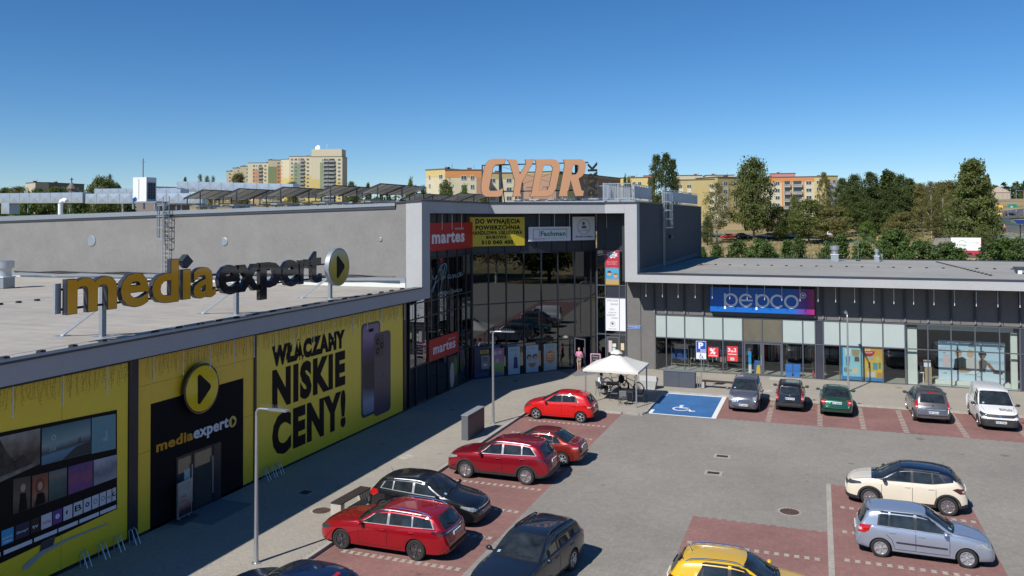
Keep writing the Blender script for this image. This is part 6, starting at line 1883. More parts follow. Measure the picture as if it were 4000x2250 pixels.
def rack(x, y, label, grp):
 t = thing('bicycle_rack', (x, y, .1), label, 'bicycle rack', grp)
 for k in range(2):
  b = MB(); dx = .16 * k
  b.tube([(.05, dx - .1, 0), (.0, dx - .1, .42), (.06, dx - .1, .5), (.14, dx - .1, .46), (.35, dx - .1, 0)], .014, 6)
  b.build('hoop', M_galv, t, smooth=40, local=True)
 MB().box(.02, -.16, 0, .4, .13, .012).build('foot', M_galv2, t, local=True)
for i, y in enumerate((19.55, 20.25, 20.86, 21.5)): rack(-21.75, y, '%s metal bicycle rack from the left under the yellow television poster' % ORD[i], 'racks under the television poster')
for i, y in enumerate((28.5, 28.95, 29.4)): rack(-21.75, y, '%s metal bicycle rack from the left under the slogan poster' % ORD[i], 'racks under the slogan poster')
t = thing('pavement_sign', (-21.55, 23.75, .1), 'framed advert stand with red print before the black doorway', 'pavement sign', None, R(4))
Fs = ((0, 0, 0), (0, 1, 0))
b = MB(); fbox(b, *Fs, -.38, .38, .15, 1.42, -.03, .03); b.build('frame', M_galv, t, local=True)
b = MB(); fbox(b, *Fs, -.33, .33, .20, 1.37, .031, .036); pa = b.build('poster_panel', grad_mat('stand_print', [(0, (.03, .03, .03)), (.18, (.05, .04, .04)), (.2, (.35, .05, .05)), (.42, (.42, .35, .28)), (.7, (.45, .42, .36)), (1, (.28, .36, .34))], 2, .3, 1.5, .4, .06, 4), t, local=True)
b = MB(); lettering(b, 'ZYSKAJ', Fs[0], Fs[1], MV, -.28, .05, .82, .94, .02, 0, 1, 0, .038); lettering(b, 'WIĘCEJ', Fs[0], Fs[1], MV, -.28, .05, .66, .78, .02, 0, 1, 0, .038); b.build('letters', M_redp, pa, local=True)
b = MB(); b.prism(ring_poly(.16, 1.16, .09, 12, ry=.12), (.037, 0, 0), (0, 1, 0), MV, .002); b.build('face_print', mat('skin_print', (.55, .34, .22), .5), pa, local=True)
MB().box(-.28, -.45, 0, .28, .45, .08).build('base', mat('stand_base', (.06, .065, .075), .7), t, local=True)
for y in (-.25, .25): MB().box(-.02, y - .02, .08, .02, y + .02, .16).build('leg', M_galv2, t, local=True)
t = thing('cabinet', (-8.45, 52.85, .1), 'wide dark grey metal cabinet behind the blue bay', 'cabinet')
MB().box(-1.0, 0, 0, 1.0, .55, 1.0).build('case', mat('cabinet_grey', (.075, .085, .105), .45, var=.06, vscale=3), t, local=True)
for e in (-1, 1): MB().box(e * .5 - .485, -.022, .03, e * .5 + .485, -.001, .97).build('door', mat('cabinet_grey', (.075, .085, .105), .45), t, local=True)
MB().box(-1.03, -.03, 1.001, 1.03, .58, 1.03).build('lid', mat('cabinet_top', (.16, .18, .21), .45), t, local=True)
t = thing('grit_bin', (-10.2, 51.95, .1), 'pale grey low bin with sloping lid beside the gazebo', 'bin')
MB().prism([(-.42, 0), (.42, 0), (.52, .52), (-.52, .52)], (0, .35, 0), (1, 0, 0), (0, 0, 1), .7).build('tub', mat('bin_grey', (.40, .40, .39), .7, var=.08, vscale=7), t, local=True)
MB().prism([(-.36, .5), (.36, .5), (.40, .57), (-.36, .85)], (-.54, 0, 0), (0, 1, 0), (0, 0, 1), 1.08).build('lid', mat('bin_lid', (.52, .52, .50), .6, var=.06, vscale=7), t, local=True)
for i, x in enumerate((-7.32, -7.18)):
 b = MB(); b.tube([(0, 0, 0), (0, 0, .72)], .025, 8)
 tt = thing('bollard', (x, 53.1 - .05 * i, .1), 'thin grey steel post beside the parking sign, the %s one' % ('left' if i == 0 else 'right'), 'post', 'thin posts by the parking sign')
 b.build('post', M_galv2, tt, smooth=40, local=True); MB().lathe([(.06, 0), (.06, .012), (0, .012)]).build('base', M_galv2, tt, local=True)
t = thing('parking_sign', (-7.03, 52.72, .1), 'blue parking sign with white wheelchair plate on a grey post', 'road sign')
MB().tube([(0, .03, 0), (0, .03, 3.05)], .03, 10).build('post', M_galv, t, smooth=40, local=True)
Fq = ((0, 0, 0), (1, 0, 0))
b = MB(); fbox(b, *Fq, -.31, .31, 2.30, 3.02, -.0, .02); pb = b.build('plate', M_whitep, t, local=True)
b = MB(); fbox(b, *Fq, -.29, .29, 2.32, 3.0, .0205, .024); b.build('blue_field', mat('sign_blue', (.012, .07, .40), .4), pb, local=True)
b = MB(); lettering(b, 'P', Fq[0], Fq[1], MV, -.16, .14, 2.54, 2.94, .05, 0, 1, 0, .026)
for q in ((-.04, .26, 2.35, 2.37), (-.04, .26, 2.49, 2.51), (-.04, -.02, 2.37, 2.49), (.24, .26, 2.37, 2.49)): fbox(b, *Fq, *q, .025, .028)
b.bar((-.03, -.027, 2.37), (.25, -.027, 2.49), .004, .018); b.bar((-.03, -.0275, 2.49), (.25, -.0275, 2.37), .004, .018)
b.build('letters', M_whitep, pb, local=True)
b = MB(); fbox(b, *Fq, -.31, .31, 1.90, 2.28, 0, .02); pb = b.build('plate', M_whitep, t, local=True)
b = MB(); ring_band(b, -.02, 2.03, .07, .095, (0, -.021, 0), (1, 0, 0), MV, 100, 380, 18, .004); b.prism(ring_poly(-.04, 2.22, .03, 10), (0, -.021, 0), (1, 0, 0), MV, .004)
b.prism([(-.06, 2.18), (-.02, 2.18), (-.01, 2.11), (.07, 2.11), (.07, 2.08), (-.05, 2.08)], (0, -.021, 0), (1, 0, 0), MV, .004)
b.prism([(.05, 2.08), (.08, 2.08), (.12, 1.96), (.15, 1.97), (.16, 1.94), (.10, 1.93)], (0, -.021, 0), (1, 0, 0), MV, .004)
b.build('wheelchair_symbol', M_ink, pb, local=True)
t = thing('chalkboard', (-15.0, 56.95, .1), 'small chalkboard with pink frame beside the entrance door', 'pavement sign', None, R(6))
b = MB()
for q in ((-.36, -.30, 0, 1.15), (.30, .36, 0, 1.15), (-.30, .30, 1.09, 1.15), (-.30, .30, .25, .31)): fbox(b, *Fq, *q, -.02, .02)
b.build('frame', mat('pink_frame', (.60, .36, .52), .6), t, local=True)
b = MB(); fbox(b, *Fq, -.30, .30, .31, 1.09, -.01, .005); pb = b.build('board', mat('slate', (.02, .022, .025), .7), t, local=True)
b = MB()
for i, (w0, s_) in enumerate((('Kawa', .2), ('Lody', .18), ('Ciasto', .24))): lettering(b, w0, Fq[0], Fq[1], MV, -s_, s_, .9 - i * .2, 1.0 - i * .2, -.0, .2, 1, 0, .007)
b.build('letters', mat('chalk_pink', (.6, .45, .55), .8), pb, local=True)
# ------------------------------------------------------------------ gazebo with tables, chairs
M_canvas = mat('canopy_canvas', (.66, .64, .59), .85, var=.03, vscale=4)
gz = thing('gazebo', (-11.34, 47.92, .1), 'open gazebo with off white pyramid roof on four grey posts', 'gazebo')
hw = 1.525
for sx in (-1, 1):
 for sy in (-1, 1):
  MB().box(sx * (hw - .03) - .035, sy * (hw - .03) - .035, 0, sx * (hw - .03) + .035, sy * (hw - .03) + .035, 1.98).build('post', M_galv2, gz, local=True)
cv = MB()
n = 8
def roofz(u, v): # sagging pyramid
 m = max(abs(u), abs(v))
 return 2.02 + .80 * (1 - m) - .10 * math.sin(math.pi * m) * .6
vs, fs = [], []
N = 16
for i in range(N + 1):
 for j in range(N + 1):
  u, v = -1 + 2 * i / N, -1 + 2 * j / N
  vs.append((u * (hw + .10), v * (hw + .10), roofz(u, v)))
for i in range(N):
 for j in range(N):
  a = i * (N + 1) + j
  fs.append((a, a + N + 1, a + N + 2, a + 1))
cv.raw(vs, fs)
for k in range(4):
 c_, s_ = math.cos(k * math.pi / 2), math.sin(k * math.pi / 2)
 f = lambda x, y, z: (x * c_ - y * s_, x * s_ + y * c_, z)
 h = hw + .10
 cv.face([f(-h, -h, 2.02), f(-h, -h, 1.90), f(h, -h, 1.90), f(h, -h, 2.02)])
cv.build('canopy', M_canvas, gz, smooth=25, local=True)
tp = MB()
vs, fs = [(0, 0, 2.98)], []
for i, (r, z) in enumerate(((.12, 2.97), (.24, 2.90), (.36, 2.78))):
 for k in range(24):
  a = 2 * math.pi * k / 24
  vs.append((r * math.cos(a), r * math.sin(a), z + (.02 * math.sin(6 * a) if i == 2 else 0)))
fs += [(0, 1 + k, 1 + (k + 1) % 24) for k in range(24)] + [(1 + i * 24 + k, 1 + (i + 1) * 24 + k, 1 + (i + 1) * 24 + (k + 1) % 24, 1 + i * 24 + (k + 1) % 24) for i in range(2) for k in range(24)]
tp.raw(vs, fs)
tp.build('vent_cap', M_canvas, gz, smooth=50, local=True)
eb = MB()
for k in range(4):
 c_, s_ = math.cos(k * math.pi / 2), math.sin(k * math.pi / 2)
 f = lambda x, y, z: Vector((x * c_ - y * s_, x * s_ + y * c_, z))
 eb.bar(f(-hw, -hw + .03, 1.93), f(hw, -hw + .03, 1.93), .04, .05)
 eb.bar(f(-hw, -hw, 1.90), f(0, 0, 2.60), .03, .03)
eb.build('roof_frame', M_galv2, gz, local=True)
M_table = mat('anthracite_slats', (.035, .037, .042), .55, var=.1, vscale=10)
def table(x, y, rz, label):
 t = thing('cafe_table', (x, y, .1), label, 'table', 'cafe tables under the gazebo', rz)
 for k in range(6): MB().box(-.36, -.36 + k * .122, .70, .36, -.36 + k * .122 + .108, .73).build('slat', M_table, t, local=True)
 b = MB()
 for q in ((-.36, -.36, .36, -.33), (-.36, .33, .36, .36), (-.36, -.33, -.33, .33), (.33, -.33, .36, .33)): b.box(q[0], q[1], .64, q[2], q[3], .698)
 b.build('apron', M_table, t, local=True)
 for sx in (-1, 1):
  for sy in (-1, 1): MB().box(sx * .34 - .02, sy * .34 - .02, 0, sx * .34 + .02, sy * .34 + .02, .64).build('leg', M_table, t, local=True)
table(-10.62, 47.55, R(6), 'anthracite cafe table nearest to the kerb under the gazebo')
table(-11.95, 49.35, R(12), 'anthracite cafe table beside the seated person')
def chair(x, y, rz, label, col=None):
 t = thing('cafe_chair', (x, y, .1), label, 'chair', 'cafe chairs under the gazebo', rz)
 m = col or mat('chair_grey', (.16, .165, .17), .55)
 b = MB(); b.box(-.22, -.22, .43, .22, .22, .455); b.build('seat', m, t, local=True)
 for k in range(3): MB().box(-.20, .215 + .02 * k, .55 + k * .11, .20, .235 + .02 * k, .64 + k * .11).build('back_slat', m, t, local=True)
 for sx in (-1, 1):
  b = MB(); b.tube([(sx * .23, -.22, 0), (sx * .23, -.21, .62), (sx * .23, .15, .64)], .013, 6); b.build('front_leg', M_table, t, local=True)
  b = MB(); b.tube([(sx * .22, .27, 0), (sx * .22, .20, .42), (sx * .21, .28, .90)], .013, 6); b.build('rear_leg', M_table, t, local=True)
chair(-11.45, 47.85, R(95), 'grey cafe chair on the left side of the near table')
chair(-10.7, 46.85, R(185), 'grey cafe chair with its back to the lot at the near table')
chair(-9.9, 47.65, R(-80), 'dark cafe chair on the right side of the near table', mat('chair_dark', (.05, .052, .056), .55))
chair(-12.55, 48.95, R(140), 'cafe chair on which the person in white sits', mat('chair_dark', (.05, .052, .056), .55))
# ------------------------------------------------------------------ bicycles
def bike(x, y, rz, lean, fr_m, label, rider_bag=False):
 t = thing('bicycle', (x, y, .1), label, 'bicycle', 'mountain bicycles at the gazebo', rz)
 t.rotation_euler = (R(lean), 0, rz)
 Rw, wb2 = .35, 1.08
 rear, front = Vector((-wb2 / 2, 0, Rw)), Vector((wb2 / 2, 0, Rw))
 for c_, nm in ((rear, 'wheel'), (front, 'wheel')):
  b = MB(); b.tube([c_ + Vector((Rw * math.cos(2 * math.pi * k / 24), 0, Rw * math.sin(2 * math.pi * k / 24))) for k in range(25)], .028, 6, cap=False)
  w = b.build(nm, M_tyre, t, smooth=50, local=True)
  b = MB(); b.tube([c_ + Vector((.315 * math.cos(2 * math.pi * k / 24), 0, .315 * math.sin(2 * math.pi * k / 24))) for k in range(25)], .012, 5, cap=False)
  for k in range(14):
   a = 2 * math.pi * k / 14
   b.tube([c_, c_ + Vector((.31 * math.cos(a), 0, .31 * math.sin(a)))], .003, 3, cap=False)
  b.lathe([(.03, -.04), (.03, .04)], c_, (0, 1, 0), 8)
  b.build('rim', M_dksteel, w, local=True)
 bb = Vector((-.12, 0, .32)); st = Vector((-.27, 0, .80)); hd = Vector((.33, 0, .86)); hl = Vector((.38, 0, .70))
 b = MB(); b.tube([bb, st], .018, 7); b.tube([st + Vector((.03, 0, -.08)), hd], .018, 7); b.tube([bb, hl], .024, 7); b.tube([hd + Vector((-.02, 0, .06)), hl], .024, 7)
 for sy in (-.05, .05): b.tube([rear + Vector((0, sy, 0)), bb], .010, 6); b.tube([rear + Vector((0, sy, 0)), st + Vector((.02, 0, -.1))], .009, 6)
 b.build('frame', fr_m, t, smooth=40, local=True)
 b = MB()
 for sy in (-.06, .06): b.tube([hl + Vector((0, sy, 0)), front + Vector((0, sy, 0))], .018, 6)
 b.tube([hl + Vector((0, -.06, 0)), hl + Vector((0, .06, 0))], .02, 6)
 b.build('fork', M_black, t, smooth=40, local=True)
 b = MB(); b.tube([hd + Vector((0, 0, .04)), hd + Vector((.05, 0, .14))], .016, 6); b.tube([hd + Vector((.0, -.36, .17)), hd + Vector((.05, -.1, .14)), hd + Vector((.05, .1, .14)), hd + Vector((.0, .36, .17))], .016, 6)
 b.build('handlebar', M_black, t, smooth=40, local=True)
 b = MB(); b.tube([st, st + Vector((-.05, 0, .17))], .014, 6); b.sphere(st + Vector((-.06, 0, .20)), (.14, .065, .03), 10, 6)
 b.build('saddle', M_black, t, smooth=50, local=True)
 b = MB(); b.lathe([(.09, -.005), (.09, .005)], bb + Vector((0, -.06, 0)), (0, 1, 0), 14); b.bar(bb + Vector((0, -.08, 0)), bb + Vector((.13, -.08, -.10)), .02, .02); b.bar(bb + Vector((0, .08, 0)), bb + Vector((-.13, .08, .10)), .02, .02)
 b.build('crank', M_black, t, local=True)
 return t
bike(-12.1, 50.9, R(-14), 6, mat('bike_dark_frame', (.03, .03, .034), .35), 'dark mountain bicycle behind the seated person')
bike(-10.95, 50.35, R(158), -5, mat('bike_red_frame', (.22, .02, .02), .35), 'mountain bicycle with red frame under the right half of the gazebo')
t = thing('backpack', (-11.55, 50.1, .72), 'black backpack hanging from the bicycle handlebar', 'backpack')
b = MB(); b.sphere((0, 0, .22), (.19, .13, .27), 14, 10); b.build('bag', mat('backpack_black', (.012, .012, .014), .8, var=.3, vscale=9, bump=.5, bscale=12), t, smooth=60, local=True)
b = MB(); b.sphere((0, -.11, .14), (.13, .06, .13), 10, 8); b.build('pocket', mat('backpack_black', (.012, .012, .014), .8), t, smooth=60, local=True)
b = MB(); b.tube([(-.09, .1, .42), (-.1, .16, .25), (-.09, .11, .06)], .015, 5); b.tube([(.09, .1, .42), (.1, .16, .25), (.09, .11, .06)], .015, 5); b.build('strap', M_black, t, local=True)
# ------------------------------------------------------------------ people
def skin_mesh(name, pts, edges, radii, m, parent, sub=2, root=0):
 me = bpy.data.meshes.new(name)
 me.from_pydata([tuple(p) for p in pts], edges, [])
 o = bpy.data.objects.new(name, me); COL.objects.link(o)
 sk = o.modifiers.new('s', 'SKIN'); sk.use_smooth_shade = True
 for i, r in enumerate(radii):
  v = me.skin_vertices[0].data[i]
  v.radius = r if isinstance(r, tuple) else (r, r)
  v.use_root = (i == root)
 ss = o.modifiers.new('d', 'SUBSURF'); ss.levels = sub; ss.render_levels = sub
 dg = bpy.context.evaluated_depsgraph_get()
 nm = bpy.data.meshes.new_from_object(o.evaluated_get(dg))
 bpy.data.objects.remove(o)
 nm.name = name
 nm.materials.clear(); nm.materials.append(m)
 for p in nm.polygons: p.use_smooth = True
 return link_mesh(name, nm, parent)
M_skin = mat('skin', (.50, .29, .20), .55)
M_hair = mat('dark_hair', (.03, .018, .013), .6)
def head(parent, c, yaw, hair_m, scale=1., back=False, skin=None):
 """head with brow, nose, mouth, ears and eyes; faces -y before the turn"""
 skin = skin or M_skin
 t = MB()
 t.sphere((0, 0, 0), (.076, .092, .112), 16, 12)
 t.sphere((0, -.05, -.06), (.052, .045, .05), 12, 8)
 t.sphere((0, -.095, -.012), (.013, .02, .022), 8, 6)
 for sx in (-1, 1): t.sphere((sx * .077, .005, -.005), (.012, .025, .032), 8, 6)
 rz = Matrix.Rotation(yaw, 4, 'Z')
 def put(b): b.v = [tuple(rz @ (Vector(p) * scale) + Vector(c)) for p in b.v]
 put(t); h = t.build('head', skin, parent, smooth=60, local=True)
 b = MB()
 for sx in (-1, 1): b.sphere((sx * .03, -.084, .008), (.011, .008, .006), 8, 5)
 put(b); b.build('eye', mat('eye_dark', (.02, .015, .012), .3), h, local=True)
 b = MB(); b.sphere((0, -.09, -.052), (.022, .008, .006), 8, 5); put(b); b.build('mouth', mat('lips', (.35, .11, .10), .5), h, local=True)
 b = MB(); b.sphere((0, .018, .028), (.084, .096, .105), 16, 10)
 b.v = [(x, y if y > -.055 or z > .06 else -.055, z) for x, y, z in b.v]
 put(b); b.build('hair', hair_m, h, smooth=60, local=True)
 return h
def hand(parent, wrist, d, palm_n, m, s=1.):
 """palm with four fingers and a thumb, slightly curled"""
 d = Vector(d).normalized(); n_ = Vector(palm_n).normalized(); sd = d.cross(n_).normalized()
 w = Vector(wrist)
 P, E, Rr = [w, w + d * .05 * s, w + d * .085 * s], [(0, 1), (1, 2)], [.024 * s, (.036 * s, .017 * s), (.036 * s, .016 * s)]
 body = skin_mesh('hand', P, E, Rr, m, parent, 1)
 for k, (o, L) in enumerate(((-.030, .062), (-.010, .074), (.011, .070), (.030, .054))):
  a = w + d * .075 * s + sd * o * s
  q = a + (d * .55 + n_ * .10) * L * s
  e = q + (d * .30 + n_ * .35) * L * s
  skin_mesh('finger', [a, q, e], [(0, 1), (1, 2)], [.0095 * s, .0088 * s, .0075 * s], m, body, 1)
 a = w + d * .03 * s - sd * .028 * s
 skin_mesh('thumb', [a, a + (d * .5 - sd * .6) * .05 * s, a + (d * 1.1 - sd * .75 + n_ * .2) * .06 * s], [(0, 1), (1, 2)], [.012 * s, .010 * s, .008 * s], m, body, 1)
w = thing('person', (-15.95, 56.05, .1), 'person in pink top and patterned shorts walking out of the glass door', 'person', None, R(8))
J = dict(pelvis=(0, 0, .86), waist=(0, 0, .98), chest=(0, .01, 1.20), neck=(0, .01, 1.38), top=(0, 0, 1.47),
   shL=(.15, .01, 1.33), elL=(.24, -.02, 1.10), wrL=(.17, -.20, 1.02), shR=(-.15, .01, 1.33), elR=(-.22, .02, 1.08), wrR=(-.12, -.17, 1.12),
   hiL=(.085, 0, .84), knL=(.08, -.10, .46), anL=(.07, -.02, .08), toL=(.08, -.15, .035), hiR=(-.085, 0, .84), knR=(-.07, -.12, .47), anR=(-.05, -.20, .10), toR=(-.05, -.33, .06))
names = list(J)
ei = lambda *p: [(names.index(p[i]), names.index(p[i + 1])) for i in range(len(p) - 1)]
E_ = ei('pelvis', 'waist', 'chest', 'neck', 'top') + ei('chest', 'shL', 'elL', 'wrL') + ei('chest', 'shR', 'elR', 'wrR') + ei('pelvis', 'hiL', 'knL', 'anL', 'toL') + ei('pelvis', 'hiR', 'knR', 'anR', 'toR')
RAD = dict(pelvis=(.13, .10), waist=(.115, .085), chest=(.13, .095), neck=.045, top=.05, shL=.055, elL=.037, wrL=.024, shR=.055, elR=.037, wrR=.024, hiL=.085, knL=.05, anL=.033, toL=.028, hiR=.085, knR=.05, anR=.033, toR=.028)
skin_mesh('body', [J[k] for k in names], E_, [RAD[k] for k in names], M_skin, w)
def clothes(name, ks, chain, rad, m, parent):
 nm_ = list(ks)
 ee = []
 for ch in chain: ee += [(nm_.index(ch[i]), nm_.index(ch[i + 1])) for i in range(len(ch) - 1)]
 return skin_mesh(name, [ks[k] for k in nm_], ee, [rad[k] for k in nm_], m, parent)
M_pink = mat('pink_cloth', (.56, .22, .33), .85, var=.1, vscale=10, bump=.4, bscale=14)
clothes('shirt', dict(hem=(0, 0, .86), wa=(0, 0, 1.0), ch=(0, .01, 1.20), nk=(0, .01, 1.355), sl=(.155, .01, 1.325), el=(.235, -.015, 1.13), sr=(-.155, .01, 1.325), er=(-.22, .015, 1.11)),
  [('hem', 'wa', 'ch', 'nk'), ('ch', 'sl', 'el'), ('ch', 'sr', 'er')], dict(hem=(.165, .13), wa=(.15, .12), ch=(.155, .12), nk=.065, sl=.075, el=.062, sr=.075, er=.062), M_pink, w)
clothes('shorts', dict(p=(0, 0, .86), l=(.09, -.01, .80), l2=(.088, -.06, .60), r=(-.09, -.01, .80), r2=(-.082, -.07, .60)), [('p', 'l', 'l2'), ('p', 'r', 'r2')], dict(p=(.15, .12), l=.105, l2=.095, r=.105, r2=.095), mat('patterned_shorts', (.20, .20, .17), .85, var=.6, vscale=26), w)
head(w, (0, -.01, 1.56), R(10), mat('reddish_hair', (.22, .05, .08), .6))
hand(w, J['wrL'], (-.25, -.9, -.1), (-.8, .3, -.5), M_skin)
hand(w, J['wrR'], (.5, -.8, .2), (.7, .5, -.4), M_skin)
for p in ('L', 'R'):
 a, q = Vector(J['an' + p]), Vector(J['to' + p])
 b = MB(); b.bar(a.lerp(q, -.35) + Vector((0, 0, -.055)), a.lerp(q, 1.25) + Vector((0, 0, -.025)), .085, .02); b.build('sandal', M_pink, w, local=True)
s = thing('person', (-12.55, 48.95, .1), 'seated person in white shirt seen from behind at the cafe table', 'person', None, R(140 - 0))
J2 = dict(pelvis=(0, .05, .52), waist=(0, .07, .66), chest=(0, .03, .90), neck=(0, -.01, 1.08), top=(0, -.02, 1.15),
   shL=(.17, .02, 1.02), elL=(.23, -.10, .78), wrL=(.14, -.33, .78), shR=(-.17, .02, 1.02), elR=(-.23, -.10, .78), wrR=(-.12, -.33, .79),
   hiL=(.10, .02, .52), knL=(.12, -.40, .52), anL=(.12, -.38, .08), toL=(.13, -.52, .035), hiR=(-.10, .02, .52), knR=(-.12, -.40, .52), anR=(-.12, -.34, .08), toR=(-.13, -.48, .035))
names = list(J2)
ei = lambda *p: [(names.index(p[i]), names.index(p[i + 1])) for i in range(len(p) - 1)]
E_ = ei('pelvis', 'waist', 'chest', 'neck', 'top') + ei('chest', 'shL', 'elL', 'wrL') + ei('chest', 'shR', 'elR', 'wrR') + ei('pelvis', 'hiL', 'knL', 'anL', 'toL') + ei('pelvis', 'hiR', 'knR', 'anR', 'toR')
RAD2 = dict(pelvis=(.14, .12), waist=(.13, .10), chest=(.15, .105), neck=.05, top=.055, shL=.065, elL=.042, wrL=.028, shR=.065, elR=.042, wrR=.028, hiL=.09, knL=.058, anL=.038, toL=.032, hiR=.09, knR=.058, anR=.038, toR=.032)
skin_mesh('body', [J2[k] for k in names], E_, [RAD2[k] for k in names], M_skin, s)
M_shirt = mat('white_shirt', (.60, .63, .68), .85, bump=.4, bscale=12)
clothes('shirt', dict(hem=(0, .05, .52), wa=(0, .07, .66), ch=(0, .03, .90), nk=(0, -.005, 1.055), sl=(.175, .02, 1.01), el=(.222, -.06, .84), sr=(-.175, .02, 1.01), er=(-.222, -.06, .84)),
  [('hem', 'wa', 'ch', 'nk'), ('ch', 'sl', 'el'), ('ch', 'sr', 'er')], dict(hem=(.16, .14), wa=(.155, .125), ch=(.172, .125), nk=.068, sl=.082, el=.065, sr=.082, er=.065), M_shirt, s)
clothes('trousers', dict(p=(0, .05, .50), l=(.10, .0, .50), k=(.12, -.40, .515), a=(.12, -.37, .16), r=(-.10, .0, .50), k2=(-.12, -.40, .515), a2=(-.12, -.335, .16)), [('p', 'l', 'k', 'a'), ('p', 'r', 'k2', 'a2')], dict(p=(.15, .13), l=.10, k=.073, a=.055, r=.10, k2=.073, a2=.055), mat('dark_trousers', (.025, .027, .033), .85), s)
head(s, (0, -.03, 1.24), R(-12), M_hair)
hand(s, J2['wrL'], (-.3, -.9, -.1), (0, 0, -1), M_skin)
hand(s, J2['wrR'], (.3, -.9, -.1), (0, 0, -1), M_skin)
for p in ('L', 'R'):
 b = MB(); a, q = Vector(J2['an' + p]), Vector(J2['to' + p]); b.sphere(a.lerp(q, .55) + Vector((0, 0, -.0)), (.05, .12, .045), 10, 6); b.build('shoe', M_whitep, s, smooth=60, local=True)
# ------------------------------------------------------------------ goods seen through the shop windows
rng = random.Random(5)
def rail_of_clothes(x0, x1, y, z0, z1, cols, label):
 t = thing('clothes_rail', ((x0 + x1) / 2, y, .11), label, 'clothes rail')
 b = MB(); b.tube([(x0, y, .12), (x0, y, z1 + .06), (x1, y, z1 + .06), (x1, y, .12)], .02, 6); b.tube([(x0, y, .35), (x1, y, .35)], .018, 6); b.build('rail', M_chrome, t, smooth=40)
 x = x0 + .06
 i = 0
 while x < x1 - .1:
  w_ = rng.uniform(.05, .10); c = rng.choice(cols); L = rng.uniform(.8, 1.0)
  MB().box(x, y - rng.uniform(.18, .24), z1 - (z1 - z0) * L, x + w_, y + .2, z1).build('garment', mat('cloth_%d' % int(c[0] * 900 + c[1] * 77 + c[2] * 13), c, .9, var=.2, vscale=8), t)
  x += w_ + rng.uniform(.02, .05); i += 1
rail_of_clothes(-10.1, -8.9, 59.9, .6, 1.45, [(.02, .08, .30), (.03, .10, .36), (.015, .05, .2)], 'clothes rail with blue garments behind the left shop window')
rail_of_clothes(-8.8, -7.6, 60.2, .6, 1.5, [(.35, .36, .36), (.12, .13, .12), (.45, .44, .42)], 'clothes rail with grey garments behind the second shop window')
rail_of_clothes(-7.5, -6.2, 60.0, .6, 1.5, [(.45, .12, .24), (.5, .2, .3), (.2, .2, .18), (.05, .05, .05)], 'clothes rail with pink garments behind the percent poster')
rail_of_clothes(-2.2, -.5, 61.0, .9, 1.9, [(.30, .28, .27), (.40, .36, .34), (.22, .18, .17)], 'clothes rail with beige garments behind the stacked baskets')
rail_of_clothes(-4.2, -2.7, 62.2, .5, 1.8, [(.4, .02, .03), (.45, .4, .4), (.25, .22, .2)], 'clothes rail with red garments seen through the shop doors')
rail_of_clothes(.3, 1.2, 60.4, 1.2, 1.95, [(.25, .22, .24), (.10, .03, .06), (.3, .2, .26)], 'clothes rail with dark garments behind the window by the blue poster')
def baskets(x, y, label):
 t = thing('basket_stack', (x, y, .11), label, 'basket stack', 'stacks of blue baskets inside the shop')
 for k in range(9):
  z = .11 + k * .06
  MB().prism([(-.17, 0), (.17, 0), (.23, .34), (-.23, .34)], (x, y + .16, z), (1, 0, 0), (0, 0, 1), .32).build('basket', mat('basket_blue', (.01, .18, .62), .5), t) if k in (0, 8) else MB().box(x - .235, y - .17, z + .30, x + .235, y + .17, z + .345).build('basket', mat('basket_blue', (.01, .18, .62), .5), t)
baskets(-2.0, 58.95, 'left stack of blue shopping baskets behind the shop window')
baskets(-1.5, 58.95, 'right stack of blue shopping baskets behind the shop window')
t = thing('wet_floor_sign', (-4.0, 58.95, .11), 'yellow folding floor warning sign behind the shop door', 'warning sign')
MB().prism([(-.16, 0), (.16, 0), (.09, .62), (-.09, .62)], (-4.0, 58.95, .11), (1, 0, 0), (0, .12, 1), .02).build('panel', mat('warning_yellow', (.70, .42, .01), .5), t)
t = thing('entry_barrier', (-4.55, 58.95, .11), 'white and blue entry barrier column behind the shop door', 'barrier')
MB().box(-4.66, 58.9, .11, -4.46, 59.0, .75).build('post', M_wall_in, t); MB().box(-4.66, 58.895, .751, -4.46, 59.005, 1.65).build('head_panel', mat('barrier_blue', (.02, .28, .62), .4), t)
t = thing('shop_bin', (-4.1, 59.4, .11), 'blue bin behind the yellow floor warning sign', 'bin')
MB().box(-4.32, 59.3, .11, -3.9, 59.6, .95).build('case', mat('bin_blue', (.015, .12, .35), .5), t)
t = thing('fire_extinguisher', (-.45, 58.85, .11), 'red fire extinguisher standing behind the shop window', 'extinguisher')
MB().lathe([(.06, 0), (.065, .02), (.065, .38), (.03, .45), (.02, .5)], (-.45, 58.85, .11), (0, 0, 1), 12).build('cylinder', M_redp, t, smooth=40)
MB().box(-.48, 58.83, .61, -.42, 58.88, .68).build('valve', M_black, t)
t = thing('shop_counter', (6.55, 59.6, .11), 'wooden counter with a small display behind the right shop window', 'counter')
MB().box(6.35, 59.4, .11, 6.75, 59.75, 1.15).build('body', mat('counter_wood', (.36, .25, .15), .6, var=.2, vscale=7), t); MB().box(6.3, 59.4, 1.16, 6.7, 59.7, 1.55).build('display', M_whitep, t)
t = thing('mannequin', (6.15, 59.5, .11), 'dark clothed child mannequin on a white stool behind the right window', 'mannequin')
b = MB()
for dx, dy in ((-.17, -.15), (.17, -.15), (-.17, .15), (.17, .15)): b.bar((6.1 + dx, 59.5 + dy, .11), (6.1 + dx * .9, 59.5 + dy * .9, .75), .025)
b.box(5.9, 59.32, .75, 6.3, 59.68, .79); b.build('stool', M_wht, t)
b = MB(); b.sphere((6.12, 59.5, 1.0), (.17, .13, .26), 12, 8); b.build('torso', mat('mannequin_cloth', (.02, .022, .03), .8), t, smooth=60)
b = MB(); b.sphere((6.12, 59.48, 1.38), (.09, .10, .12), 12, 8); b.build('head', mat('mannequin_cloth', (.02, .022, .03), .8), t, smooth=60)
